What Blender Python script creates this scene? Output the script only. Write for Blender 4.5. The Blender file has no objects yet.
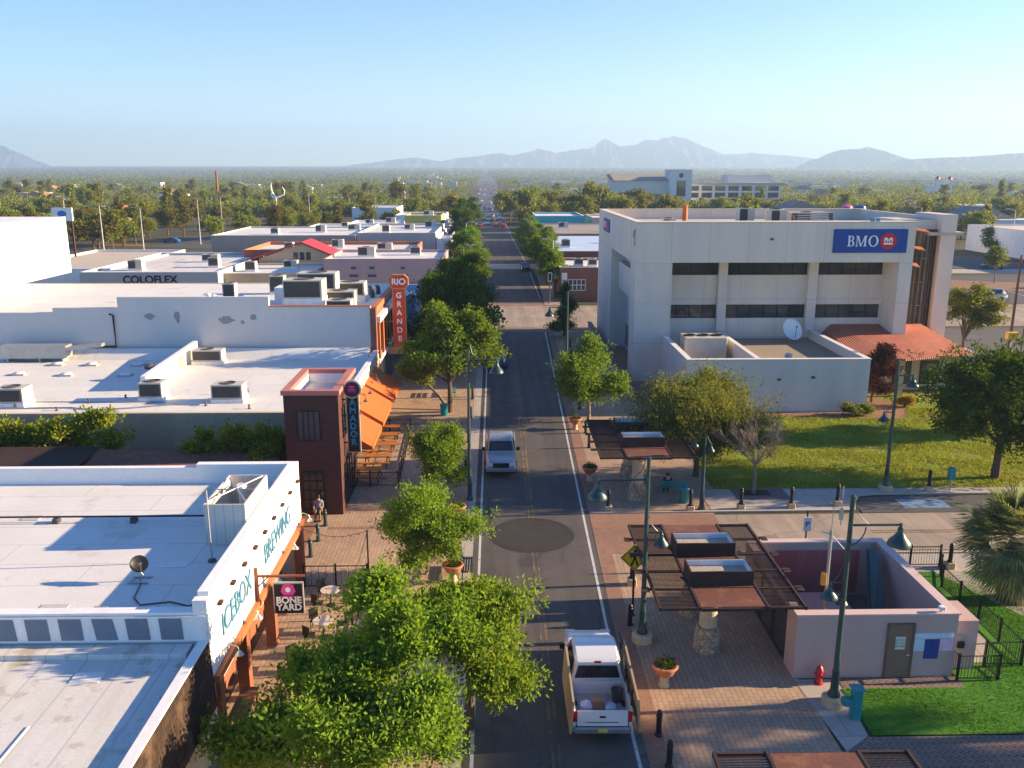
import bpy, math, random
import numpy as np
from mathutils import Vector, Matrix, Euler
R = math.radians
SC = bpy.context.scene
COL = SC.collection
rnd = random.Random(11)

# ------------------------------------------------------------------ camera, sky, sun, exposure
cam = bpy.data.cameras.new('camera'); CAM = bpy.data.objects.new('camera', cam); COL.objects.link(CAM)
cam.sensor_width = 36.0; cam.lens = 870.0/1024*36; cam.clip_start = .5; cam.clip_end = 60000
PITCH = math.atan(212/870); YAW = math.atan(18/(870/math.cos(PITCH)))
CAM.location = (0, 0, 18.6); CAM.rotation_euler = (math.pi/2-PITCH, 0, -YAW)
SC.camera = CAM
SUN_EL, SUN_AZ = R(15.5), R(3.5)          # azimuth: degrees from +X towards +Y
w = bpy.data.worlds.new('World'); SC.world = w; w.use_nodes = True
nt = w.node_tree; sky = nt.nodes.new('ShaderNodeTexSky'); sky.sky_type = 'NISHITA'; sky.sun_disc = False
sky.sun_elevation = SUN_EL; sky.sun_rotation = math.pi/2 - SUN_AZ
sky.air_density = 1.0; sky.dust_density = 0.0; sky.ozone_density = 2.5; sky.altitude = 2000
bg = nt.nodes['Background']; hs = nt.nodes.new('ShaderNodeHueSaturation'); hs.inputs['Saturation'].default_value = 1.3; hs.inputs['Hue'].default_value = .512; nt.links.new(sky.outputs[0], hs.inputs['Color']); nt.links.new(hs.outputs[0], bg.inputs[0]); bg.inputs[1].default_value = .06
sl = bpy.data.lights.new('sun', 'SUN'); sl.energy = 4.5; sl.angle = R(.5); sl.color = (1, .76, .47)
SUN = bpy.data.objects.new('sun', sl); COL.objects.link(SUN)
dv = Vector((math.cos(SUN_EL)*math.cos(SUN_AZ), math.cos(SUN_EL)*math.sin(SUN_AZ), math.sin(SUN_EL)))
SUN.rotation_euler = dv.to_track_quat('Z', 'Y').to_euler(); SUN.location = dv*60
SC.view_settings.view_transform = 'Standard'; SC.view_settings.look = 'None'
SC.view_settings.exposure = 2.27; SC.view_settings.gamma = 1
SC.cycles.max_bounces = 6; SC.cycles.diffuse_bounces = 3; SC.cycles.transparent_max_bounces = 6
SC.cycles.volume_bounces = 0; SC.cycles.use_denoising = True

# ------------------------------------------------------------------ materials
class NT:
    def __init__(s, name):
        s.m = bpy.data.materials.new(name); s.m.use_nodes = True; s.t = s.m.node_tree
        s.b = s.t.nodes['Principled BSDF']; s.out = s.t.nodes['Material Output']
    def n(s, typ, **kw):
        d = s.t.nodes.new('ShaderNode'+typ)
        for k, v in kw.items():
            if k in d.inputs.keys(): s.set(d.inputs[k], v)
            else: setattr(d, k, v)
        return d
    def set(s, i, v):
        if hasattr(v, 'is_output'): s.t.links.new(v, i)
        else: i.default_value = v
    def mix(s, f, a, b, blend='MIX'):
        d = s.t.nodes.new('ShaderNodeMix'); d.data_type = 'RGBA'; d.blend_type = blend
        s.set(d.inputs[0], f); s.set(d.inputs[6], a); s.set(d.inputs[7], b); return d.outputs[2]
    def coord(s, scale=(1, 1, 1), wall=False):
        tc = s.n('TexCoord').outputs['Object']
        if wall:
            sp = s.n('SeparateXYZ'); s.set(sp.inputs[0], tc)
            ad = s.n('Math', operation='ADD'); s.set(ad.inputs[0], sp.outputs[0]); s.set(ad.inputs[1], sp.outputs[1])
            cb = s.n('CombineXYZ'); s.set(cb.inputs[0], ad.outputs[0]); s.set(cb.inputs[1], sp.outputs[2]); tc = cb.outputs[0]
        mp = s.n('Mapping'); s.set(mp.inputs['Vector'], tc); mp.inputs['Scale'].default_value = scale
        return mp.outputs[0]
    def noise(s, vec, scale, detail=4, rough=.6):
        d = s.n('TexNoise'); s.set(d.inputs['Vector'], vec); d.inputs['Scale'].default_value = scale
        d.inputs['Detail'].default_value = detail; d.inputs['Roughness'].default_value = rough; return d.outputs[0]
    def ramp(s, f, stops):
        d = s.n('ValToRGB'); s.set(d.inputs[0], f); cr = d.color_ramp
        while len(cr.elements) < len(stops): cr.elements.new(.5)
        for e, (p, c) in zip(cr.elements, stops):
            e.position = p; e.color = (c, c, c, 1) if isinstance(c, (int, float)) else c4(c)
        return d.outputs[0]
    def bump(s, h, strength=.3, dist=.02):
        d = s.n('Bump'); s.set(d.inputs['Height'], h); d.inputs['Strength'].default_value = strength
        d.inputs['Distance'].default_value = dist; s.set(s.b.inputs['Normal'], d.outputs[0])
def c4(c): return (c[0], c[1], c[2], 1)
def lerp(a, b, t): return tuple(x*(1-t)+y*t for x, y in zip(a, b))
MATS = {}
def M(name, col, var=.14, sc=.6, fine=.08, rough=.85, metal=0, bump=0, stain=None, sheets=None, streak=None, spec=.3, coat=0):
    """plain weathered surface: broad tone change, fine grain, optional stains (colour, scale, threshold) and sheet seams"""
    if name in MATS: return MATS[name]
    t = NT(name); v = t.coord()
    big = t.ramp(t.noise(v, sc, 5), [(.3, 0), (.7, 1)])
    c = t.mix(big, c4([x*(1-var) for x in col]), c4([min(1, x*(1+var)) for x in col]))
    g = t.noise(v, 9, 6, .7)
    c = t.mix(fine*3, c, t.ramp(g, [(.3, [x*.6 for x in col]), (.7, [min(1, x*1.25) for x in col])]))
    if streak:
        k = t.ramp(t.noise(t.coord(streak[1]), 1, 4), [(.42, 0), (.62, 1)])
        mm = t.n('Math', operation='MULTIPLY'); t.set(mm.inputs[0], k); mm.inputs[1].default_value = streak[2]
        c = t.mix(mm.outputs[0], c, c4(streak[0]))
    if stain:
        k = t.ramp(t.noise(v, stain[1], 6, .65), [(stain[2], 0), (stain[2]+.09, 1)])
        mm = t.n('Math', operation='MULTIPLY'); t.set(mm.inputs[0], k); mm.inputs[1].default_value = stain[3] if len(stain) > 3 else .7
        c = t.mix(mm.outputs[0], c, c4(stain[0]))
    if sheets:
        b = t.n('TexBrick', offset=.5); t.set(b.inputs['Vector'], t.coord((1, 1, 1)))
        if sheets[3]:
            mp = t.coord((1, 1, 1), sheets[3] == 2); b.offset = 0 if sheets[3] == 2 else .5
            if sheets[3] == 1: mp.node.inputs['Rotation'].default_value = (0, 0, R(90))
            t.set(b.inputs['Vector'], mp)
        b.inputs['Scale'].default_value = 1; b.inputs['Brick Width'].default_value = sheets[0]; b.inputs['Row Height'].default_value = sheets[1]
        b.inputs['Mortar Size'].default_value = sheets[2]; b.inputs['Mortar Smooth'].default_value = .3
        c = t.mix(b.outputs['Fac'], c, c4([x*.72 for x in col]))
    t.set(t.b.inputs['Base Color'], c); t.b.inputs['Roughness'].default_value = rough
    t.b.inputs['Metallic'].default_value = metal; t.b.inputs['Specular IOR Level'].default_value = spec
    if coat: t.b.inputs['Coat Weight'].default_value = coat; t.b.inputs['Coat Roughness'].default_value = .08
    if bump: t.bump(g, bump)
    MATS[name] = t.m; return t.m
def brick_mat(name, c1, c2, mortar, w, h, ms, wall=True, stain=None, rough=.9, rot=0, var=.2):
    if name in MATS: return MATS[name]
    t = NT(name); v = t.coord((1, 1, 1), wall)
    if rot: v.node.inputs['Rotation'].default_value = (0, 0, rot)
    b = t.n('TexBrick', offset=.5); t.set(b.inputs['Vector'], v)
    b.inputs['Color1'].default_value = c4(c1); b.inputs['Color2'].default_value = c4(c2); b.inputs['Mortar'].default_value = c4(mortar)
    b.inputs['Scale'].default_value = 1; b.inputs['Brick Width'].default_value = w; b.inputs['Row Height'].default_value = h
    b.inputs['Mortar Size'].default_value = ms; b.inputs['Mortar Smooth'].default_value = .2
    c = b.outputs['Color']
    o = t.coord()
    k = t.ramp(t.noise(o, .25, 6, .65), [(.35, 0), (.65, 1)])
    c = t.mix(k, t.mix(1, c, c4([1-var]*3), 'MULTIPLY'), c)
    if stain:
        k = t.ramp(t.noise(o, stain[1], 6), [(stain[2], 0), (stain[2]+.1, 1)])
        mm = t.n('Math', operation='MULTIPLY'); t.set(mm.inputs[0], k); mm.inputs[1].default_value = .6
        c = t.mix(mm.outputs[0], c, c4(stain[0]))
    t.set(t.b.inputs['Base Color'], c); t.b.inputs['Roughness'].default_value = rough; t.b.inputs['Specular IOR Level'].default_value = .2
    t.bump(b.outputs['Fac'], .4, -.01)
    MATS[name] = t.m; return t.m
def glass_mat(name, col=(.02, .025, .03), rough=.06):
    if name in MATS: return MATS[name]
    t = NT(name); v = t.coord(); k = t.noise(v, .8, 3)
    t.set(t.b.inputs['Base Color'], t.mix(k, c4(col), c4([x*2.2 for x in col]))); t.b.inputs['Roughness'].default_value = rough
    t.b.inputs['Specular IOR Level'].default_value = .7
    MATS[name] = t.m; return t.m
def leaf_mat(name, dark, light, trans=.35, vary=.25):
    if name in MATS: return MATS[name]
    t = NT(name); t.t.nodes.remove(t.b)
    g = t.n('NewGeometry').outputs['Random Per Island']; oi = t.n('ObjectInfo').outputs['Random']
    v = t.coord(); n = t.noise(v, .55, 3)
    f = t.n('Math', operation='MULTIPLY_ADD'); t.set(f.inputs[0], g); f.inputs[1].default_value = .6
    m2 = t.n('Math', operation='MULTIPLY'); t.set(m2.inputs[0], n); m2.inputs[1].default_value = .5; t.set(f.inputs[2], m2.outputs[0])
    c = t.mix(f.outputs[0], c4(dark), c4(light))
    hs = t.n('HueSaturation'); t.set(hs.inputs['Color'], c)
    mr = t.n('MapRange'); t.set(mr.inputs[0], oi); mr.inputs[3].default_value = .5-.035*vary/.25; mr.inputs[4].default_value = .5+.02*vary/.25
    t.set(hs.inputs['Hue'], mr.outputs[0])
    mv = t.n('MapRange'); t.set(mv.inputs[0], oi); mv.inputs[3].default_value = 1-vary; mv.inputs[4].default_value = 1+vary
    t.set(hs.inputs['Value'], mv.outputs[0]); c = hs.outputs[0]
    d = t.n('BsdfDiffuse'); t.set(d.inputs[0], c)
    tr = t.n('BsdfTranslucent'); t.set(tr.inputs[0], t.mix(1, c, (1.25, 1.15, .55, 1), 'MULTIPLY'))
    mx = t.n('MixShader'); mx.inputs[0].default_value = trans
    t.set(mx.inputs[1], d.outputs[0]); t.set(mx.inputs[2], tr.outputs[0]); t.set(t.out.inputs[0], mx.outputs[0])
    MATS[name] = t.m; return t.m

# ------------------------------------------------------------------ mesh builder
def world_loc(o):
    v = Vector((0, 0, 0))
    while o is not None: v += o.location; o = o.parent
    return v
class MB:
    """collects shapes in world coordinates; build() links them as ONE object, local to its parent"""
    def __init__(s): s.v = []; s.f = []; s.mi = []; s.sm = []; s.cur = 0; s.xf = None
    def mat(s, i): s.cur = i; return s
    def add(s, vs, fs, smooth=False):
        o = len(s.v)
        if s.xf is not None: vs = [tuple(s.xf @ Vector(p)) for p in vs]
        s.v += [tuple(p) for p in vs]; s.f += [tuple(o+i for i in f) for f in fs]
        s.mi += [s.cur]*len(fs); s.sm += [smooth]*len(fs); return s
    def box(s, x0, x1, y0, y1, z0, z1, b=0):
        if x0 > x1: x0, x1 = x1, x0
        if y0 > y1: y0, y1 = y1, y0
        if z0 > z1: z0, z1 = z1, z0
        if b:
            P = [(x0+b, y0), (x1-b, y0), (x1, y0+b), (x1, y1-b), (x1-b, y1), (x0+b, y1), (x0, y1-b), (x0, y0+b)]
            Q = [(x0+2*b, y0+b), (x1-2*b, y0+b), (x1-b, y0+2*b), (x1-b, y1-2*b), (x1-2*b, y1-b), (x0+2*b, y1-b), (x0+b, y1-2*b), (x0+b, y0+2*b)]
            vs = [(x, y, z0) for x, y in P]+[(x, y, z1-b) for x, y in P]+[(x, y, z1) for x, y in Q]
            fs = [tuple(range(7, -1, -1)), tuple(range(16, 24))]
            for r in (0, 8):
                for i in range(8): fs.append((r+i, r+(i+1) % 8, r+8+(i+1) % 8, r+8+i))
            return s.add(vs, fs)
        vs = [(x0, y0, z0), (x1, y0, z0), (x1, y1, z0), (x0, y1, z0), (x0, y0, z1), (x1, y0, z1), (x1, y1, z1), (x0, y1, z1)]
        return s.add(vs, [(3, 2, 1, 0), (4, 5, 6, 7), (0, 1, 5, 4), (1, 2, 6, 5), (2, 3, 7, 6), (3, 0, 4, 7)])
    def quad(s, a, b, c, d): return s.add([a, b, c, d], [(0, 1, 2, 3)])
    def prism(s, pts, z0, z1):
        n = len(pts); vs = [(x, y, z0) for x, y in pts]+[(x, y, z1) for x, y in pts]
        return s.add(vs, [tuple(range(n-1, -1, -1)), tuple(range(n, 2*n))]+[(i, (i+1) % n, n+(i+1) % n, n+i) for i in range(n)])
    def face(s, pts, z): return s.add([(x, y, z) for x, y in pts], [tuple(range(len(pts)))])
    def extr(s, pts, vec):
        n = len(pts); vec = Vector(vec); vs = list(pts)+[tuple(Vector(p)+vec) for p in pts]
        return s.add(vs, [tuple(range(n-1, -1, -1)), tuple(range(n, 2*n))]+[(i, (i+1) % n, n+(i+1) % n, n+i) for i in range(n)])
    def tube(s, pts, rad, n=8, cap=True):
        if not hasattr(rad, '__len__'): rad = [rad]*len(pts)
        P = [Vector(p) for p in pts]; vs = []; fs = []; up = None
        for i, p in enumerate(P):
            d = (P[min(i+1, len(P)-1)]-P[max(i-1, 0)])
            d = d.normalized() if d.length > 1e-9 else Vector((0, 0, 1))
            if up is None: up = Vector((1, 0, 0)) if abs(d.x) < .9 else Vector((0, 1, 0))
            a = (up-d*up.dot(d)).normalized(); b = d.cross(a); up = a
            for k in range(n):
                t = 2*math.pi*k/n; vs.append(tuple(p+(a*math.cos(t)+b*math.sin(t))*rad[i]))
        for i in range(len(P)-1):
            for k in range(n): fs.append((i*n+k, i*n+(k+1) % n, (i+1)*n+(k+1) % n, (i+1)*n+k))
        if cap: fs.append(tuple(range(n-1, -1, -1))); fs.append(tuple((len(P)-1)*n+k for k in range(n)))
        return s.add(vs, fs, True)
    def lathe(s, prof, c=(0, 0, 0), n=16):
        vs = []; fs = []
        for r, z in prof:
            for k in range(n):
                t = 2*math.pi*k/n; vs.append((c[0]+r*math.cos(t), c[1]+r*math.sin(t), c[2]+z))
        m = len(prof)
        for i in range(m-1):
            for k in range(n): fs.append((i*n+k, i*n+(k+1) % n, (i+1)*n+(k+1) % n, (i+1)*n+k))
        if prof[0][0] > 1e-6: fs.append(tuple(range(n-1, -1, -1)))
        if prof[-1][0] > 1e-6: fs.append(tuple((m-1)*n+k for k in range(n)))
        return s.add(vs, fs, True)
    def build(s, name, mat=None, parent=None, smooth_angle=35):
        me = bpy.data.meshes.new(name); off = world_loc(parent) if parent is not None else Vector((0, 0, 0))
        me.from_pydata([(x-off.x, y-off.y, z-off.z) for x, y, z in s.v], [], s.f)
        for m in (mat if isinstance(mat, (list, tuple)) else [mat]): me.materials.append(m)
        me.polygons.foreach_set('material_index', s.mi); me.polygons.foreach_set('use_smooth', s.sm)
        if any(s.sm):
            try: me.set_sharp_from_angle(angle=R(smooth_angle))
            except Exception: pass
        me.update(); o = bpy.data.objects.new(name, me); COL.objects.link(o)
        if parent is not None: o.parent = parent
        return o
def box(name, mat, parent, *a, **k): return MB().box(*a, **k).build(name, mat, parent)
def tag(o, label=None, cat=None, group=None, kind=None):
    if label: o['label'] = label
    if cat: o['category'] = cat
    if group: o['group'] = group
    if kind: o['kind'] = kind
    return o
def thing(name, label, cat, loc=(0, 0, 0), group=None):
    o = bpy.data.objects.new(name, None); COL.objects.link(o); o.location = loc; o.empty_display_size = .3
    return tag(o, label, cat, group)
def struct(name, mb, mat): return tag(mb.build(name, mat), kind='structure')
KIDS = {}
def copy_tree(o, parent=None):
    c = o.copy(); COL.objects.link(c)
    if parent is not None: c.parent = parent
    for ch in [x for x in bpy.data.objects if x.parent == o] if o.name not in KIDS else KIDS[o.name]: copy_tree(ch, c)
    return c
def dup(o, loc, rz=0, label=None, scale=None, group=None):
    """a copy of a thing with copies of its parts and sub-parts"""
    if o.name not in KIDS:
        def walk(q):
            KIDS[q.name] = list(q.children)
            for ch in q.children: walk(ch)
        walk(o)
    c = copy_tree(o); c.location = loc; c.rotation_euler = (0, 0, rz)
    if scale is not None: c.scale = scale if hasattr(scale, '__len__') else (scale,)*3
    if label: c['label'] = label
    if group: c['group'] = group
    return c
def text(name, body, size, mat, parent, loc, rot=(0, 0, 0), ext=.01, align='CENTER', off=0, sx=1, spacing=1):
    cu = bpy.data.curves.new(name+'_font', 'FONT'); cu.body = body; cu.size = size; cu.extrude = ext; cu.align_x = align
    cu.align_y = 'CENTER'; cu.offset = off; cu.space_line = spacing
    t = bpy.data.objects.new(name+'_font', cu); COL.objects.link(t)
    me = bpy.data.meshes.new_from_object(t.evaluated_get(bpy.context.evaluated_depsgraph_get()))
    bpy.data.objects.remove(t); bpy.data.curves.remove(cu)
    me.materials.clear(); me.materials.append(mat); me.name = name
    o = bpy.data.objects.new(name, me); COL.objects.link(o)
    l = Vector(loc)
    if parent is not None: o.parent = parent; l = l-world_loc(parent)
    o.location = l; o.rotation_euler = rot; o.scale = (sx, 1, 1); return o
FACE_Y = (R(90), 0, 0); FACE_X = (R(90), 0, R(90))

# ------------------------------------------------------------------ shared materials
WHITE_ROOF = M('white_roof_membrane', (.68, .65, .595), .08, .25, .06, .7, stain=((.47, .42, .35), .45, .58, .55), sheets=(7, 1.7, .025, 0))
OLD_ROOF = M('aged_white_roof', (.66, .635, .585), .1, .2, .1, .75, stain=((.40, .32, .22), .9, .56, .75), sheets=(30, 1.25, .035, 1), streak=((.50, .43, .33), (.9, .12, 1), .45))
WHITE_PAINT = M('white_paint', (.78, .77, .74), .05, .5, .05, .6, streak=((.55, .53, .5), (1.5, 1.5, .15), .25))
GREY_STUCCO = M('grey_stucco', (.60, .58, .57), .08, .3, .08, .9, streak=((.46, .45, .46), (.6, .6, .12), .35), bump=.2)
TAN_STUCCO = M('tan_stucco', (.60, .45, .27), .1, .4, .08, .9, streak=((.33, .26, .19), (.8, .8, .1), .35), bump=.2)
PALE_STUCCO = M('pale_concrete', (.70, .60, .49), .06, .25, .06, .9, sheets=(3.4, 3.57, .03, 2), streak=((.5, .46, .43), (.7, .7, .08), .3), bump=.15)
GREYW_STUCCO = M('greyish_white_stucco', (.63, .575, .50), .06, .2, .07, .9, streak=((.47, .46, .46), (.6, .6, .1), .3))
PINK_STUCCO = M('pink_stucco', (.47, .335, .29), .06, .4, .07, .9, streak=((.42, .28, .25), (.7, .7, .1), .3), bump=.2)
ROSE_STUCCO = M('rose_stucco', (.46, .33, .31), .07, .3, .06, .9, streak=((.38, .26, .25), (.5, .5, .1), .3))
TERRACOTTA = M('terracotta', (.50, .19, .10), .12, 2, .1, .8)
RUST = M('rusted_steel', (.16, .060, .038), .35, 1.3, .2, .8, stain=((.26, .115, .055), 2.2, .55, .6), bump=.2)
DARK_RUST = M('dark_rusted_steel', (.045, .024, .02), .3, 1.5, .2, .8)
BLACK_METAL = M('black_painted_metal', (.014, .014, .016), .2, 2, .1, .45)
GREEN_METAL = M('dark_green_painted_metal', (.012, .045, .042), .2, 2, .1, .4, spec=.5)
TEAL_METAL = M('teal_painted_metal', (.01, .22, .23), .12, 3, .08, .4, spec=.5)
GALV = M('galvanised_metal', (.42, .42, .41), .15, 1.5, .12, .45, metal=.6)
DUCT = M('tan_unit_paint', (.52, .47, .39), .1, 1, .1, .6)
GRILLE = M('dark_grille', (.085, .08, .075), .3, 3, .2, .6)
SAND = M('sandstone', (.52, .40, .25), .15, 1.5, .15, .9, bump=.3)
BRICK_DARK = brick_mat('dark_brown_brick', (.105, .042, .033), (.075, .03, .025), (.10, .06, .05), .30, .10, .012)
BRICK_RED = brick_mat('red_brick', (.28, .085, .05), (.22, .065, .04), (.30, .2, .16), .32, .11, .015)
GLASS = glass_mat('dark_glass')
WOOD = M('wood_brown', (.24, .085, .04), .25, 1.5, .15, .75)
ORANGE_STEEL = M('orange_brown_paint', (.42, .13, .045), .15, 1, .1, .6)
def flat_roof_building(name, label, x0, x1, y0, y1, h, par, wall, roof, cop=None, th=.25, cat='building', group=None, roof_at=None, copw=.04):
    """walls with parapet, roof sheet below it, coping on top"""
    t = thing(name, label, cat, ((x0+x1)/2, (y0+y1)/2, 0), group); top = h+par
    m = MB(); m.box(x0, x1, y0, y0+th, 0, top); m.box(x0, x1, y1-th, y1, 0, top)
    m.box(x0, x0+th, y0+th, y1-th, 0, top); m.box(x1-th, x1, y0+th, y1-th, 0, top); m.build('wall', wall, t)
    MB().box(x0+th, x1-th, y0+th, y1-th, h-.2, h).build('roof', roof, t)
    if cop is not None:
        c = MB(); e = copw; z0, z1 = top+.002, top+.07
        c.box(x0-e, x1+e, y0-e, y0+th+e, z0, z1); c.box(x0-e, x1+e, y1-th-e, y1+e, z0, z1)
        c.box(x0-e, x0+th+e, y0+th+e, y1-th-e, z0, z1); c.box(x1-th-e, x1+e, y0+th+e, y1-th-e, z0, z1)
        c.build('coping', cop, t)
    return t
# ------------------------------------------------------------------ the setting: ground, roads, paving
def ground_mat():
    t = NT('ground_dirt'); v = t.coord()
    a = t.ramp(t.noise(v, .012, 6, .65), [(.35, (.17, .125, .08)), (.5, (.12, .105, .06)), (.62, (.07, .08, .035))])
    c = t.mix(t.noise(v, .4, 5), a, t.mix(1, a, (.6, .6, .6, 1), 'MULTIPLY'))
    t.set(t.b.inputs['Base Color'], c); t.b.inputs['Roughness'].default_value = .95; t.b.inputs['Specular IOR Level'].default_value = .1; return t.m
def asphalt(name, col, streak=True, crack=.5):
    t = NT(name); v = t.coord()
    big = t.ramp(t.noise(v, .22, 6, .65), [(.3, 0), (.7, 1)])
    c = t.mix(big, c4([x*.8 for x in col]), c4([x*1.25 for x in col]))
    if streak:
        k = t.ramp(t.noise(t.coord((1.1, .02, 1)), 1, 4, .6), [(.35, 0), (.7, 1)])
        c = t.mix(k, c, t.mix(1, c, (1.7, 1.65, 1.55, 1), 'MULTIPLY'))
    p = t.ramp(t.noise(v, .35, 3, .5), [(.63, 0), (.64, 1)])
    c = t.mix(p, c, t.mix(1, c, (.72, .72, .74, 1), 'MULTIPLY'))
    vo = t.n('TexVoronoi', feature='DISTANCE_TO_EDGE'); wv = t.n('Mapping')
    mixv = t.n('Mix'); mixv.data_type = 'VECTOR'; mixv.inputs[0].default_value = .25
    nn = t.n('TexNoise'); t.set(nn.inputs['Vector'], v); nn.inputs['Scale'].default_value = .9
    t.set(mixv.inputs[4], v); t.set(mixv.inputs[5], nn.outputs['Color']); t.set(vo.inputs['Vector'], mixv.outputs[1]); vo.inputs['Scale'].default_value = .28
    ck = t.ramp(vo.outputs['Distance'], [(.0, 1), (.010, 0)])
    mm = t.n('Math', operation='MULTIPLY'); t.set(mm.inputs[0], ck); mm.inputs[1].default_value = crack
    c = t.mix(mm.outputs[0], c, c4([x*.4 for x in col]))
    g = t.noise(v, 25, 3, .8); c = t.mix(.25, c, t.ramp(g, [(.3, [x*.5 for x in col]), (.7, [x*1.6 for x in col])]))
    t.set(t.b.inputs['Base Color'], c); t.b.inputs['Roughness'].default_value = .85; t.b.inputs['Specular IOR Level'].default_value = .25
    t.bump(g, .15); return t.m
def grass_mat(name, a, b, c3, thr=.62):
    t = NT(name); v = t.coord()
    c = t.mix(t.ramp(t.noise(v, .35, 6, .7), [(.3, 0), (.7, 1)]), c4(a), c4(b))
    c = t.mix(t.ramp(t.noise(v, .3, 5, .6), [(thr, 0), (thr+.1, 1)]), c, c4(c3))
    g = t.noise(v, 14, 5, .8); c = t.mix(g, t.mix(1, c, (.45, .45, .45, 1), 'MULTIPLY'), t.mix(1, c, (1.5, 1.5, 1.5, 1), 'MULTIPLY'))
    t.set(t.b.inputs['Base Color'], c); t.b.inputs['Roughness'].default_value = .9; t.b.inputs['Specular IOR Level'].default_value = .15
    t.bump(g, .9, .06); return t.m
ASPHALT = asphalt('road_asphalt', (.074, .066, .061)); LOT = asphalt('lot_asphalt', (.085, .08, .078), False, .4)
CONC_ROAD = asphalt('street_concrete', (.25, .20, .155), True, .7)
FAR_ROAD = asphalt('far_asphalt', (.10, .098, .10), False, 0)
LAWN = grass_mat('lawn_grass', (.15, .20, .018), (.25, .275, .032), (.27, .19, .09), .56)
TURF = grass_mat('turf_grass', (.055, .18, .016), (.075, .21, .02), (.07, .2, .02), .9)
BRICK_WALK = brick_mat('brick_paving', (.47, .32, .215), (.39, .265, .175), (.24, .175, .125), .42, .2, .014, False, ((.20, .13, .09), .35, .6), rot=R(90))
BRICK_RED_WALK = brick_mat('red_brick_paving', (.35, .20, .135), (.29, .16, .11), (.22, .14, .11), .3, .15, .012, False, ((.18, .10, .08), .4, .6))
PAVERS = brick_mat('herringbone_pavers', (.30, .205, .16), (.235, .155, .12), (.12, .09, .07), .34, .17, .02, False, rot=R(45))
CONC = M('sidewalk_concrete', (.40, .35, .30), .1, .3, .1, .9, stain=((.28, .24, .2), .8, .6, .5), sheets=(1.6, 1.6, .03, 0))
CURB = M('curb_concrete', (.45, .38, .30), .12, .5, .1, .9)
LINE = M('worn_white_line', (.55, .54, .5), .2, 1, .2, .7, stain=((.12, .12, .12), 3, .55, .6))
YLINE = M('worn_yellow_line', (.21, .14, .06), .3, 1, .2, .8, stain=((.07, .065, .06), 1.2, .45, .9))
def sheet(name, mat, pts, z, thick=0):
    m = MB(); m.face(pts, z) if not thick else m.prism(pts, z-thick, z); return struct(name, m, mat)
def rect(x0, x1, y0, y1): return [(x0, y0), (x1, y0), (x1, y1), (x0, y1)]

m = MB()
gx = [-9500, -2500, -900, -300, -60, 60, 300, 900, 2500, 9500]; gy = [-60, 30, 160, 400, 1000, 2600, 7000, 11500]
gz = lambda y: max(0, y-2600)*45/4400                       # the plain rises gently towards the mountains
vs = [(x, y, -.02+gz(y)) for y in gy for x in gx]
m.add(vs, [(j*10+i, j*10+i+1, j*10+i+11, j*10+i+10) for j in range(len(gy)-1) for i in range(9)])
struct('ground', m, ground_mat())
def xl(y): return -1.15 if y < 70 else (-1.15+.0*(y-70))
RE = [(4, 4.9), (32, 4.95), (53, 5.35), (70, 5.7), (104, 6.4), (130, 7.2), (180, 7.0), (260, 5.4), (330, 4.5)]
LE = [(4, -1.15), (104, -1.1), (130, -1.3), (180, -3.6), (260, -6.2), (330, -7)]
sheet('main_road', ASPHALT, [(x, y) for y, x in RE]+[(x, y) for y, x in LE[::-1]], .004)
sheet('far_road', FAR_ROAD, [(4.5, 330), (3.2, 470), (3.5, 900), (5, 1315), (6, 2600), (-60, 2600), (-25, 1315), (-15, 900), (-8.6, 470), (-7, 330)], .006)
m = MB()
for a, b, dx in ((LE, None, .32), (RE, None, -.32)):
    for (y0, x0), (y1, x1) in zip(a, a[1:]):
        if y0 >= 104 and y1 <= 130: continue
        m.quad((x0+dx-.06, y0, .008), (x0+dx+.06, y0, .008), (x1+dx+.06, y1, .008), (x1+dx-.06, y1, .008))
struct('road_edge_lines', m, LINE)
m = MB()
for dx in (-.16, .06):
    m.quad((1.93+dx, 4, .008), (2.03+dx, 4, .008), (2.1+dx, 103, .008), (2.0+dx, 103, .008))
    m.quad((2.4+dx, 131, .008), (2.5+dx, 131, .008), (.1+dx, 250, .008), (-.02+dx, 250, .008))
struct('road_centre_lines', m, YLINE)
# stamped round medallion in the asphalt
DISC = brick_mat('stamped_asphalt', (.066, .058, .054), (.058, .051, .047), (.042, .038, .036), .42, .21, .04, False)
m = MB(); m.face([(1.9+2.05*math.cos(a*math.pi/24), 42.7+2.05*math.sin(a*math.pi/24)) for a in range(48)], .012)
struct('stamped_road_medallion', m, DISC)
m = MB(); q = [(1.9+r_*math.cos(a*math.pi/24), 42.7+r_*math.sin(a*math.pi/24), .012) for r_ in (2.07, 2.25) for a in range(48)]
m.add(q, [(i, (i+1) % 48, 48+(i+1) % 48, 48+i) for i in range(48)]); struct('medallion_ring_paving', m, DISC)
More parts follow.
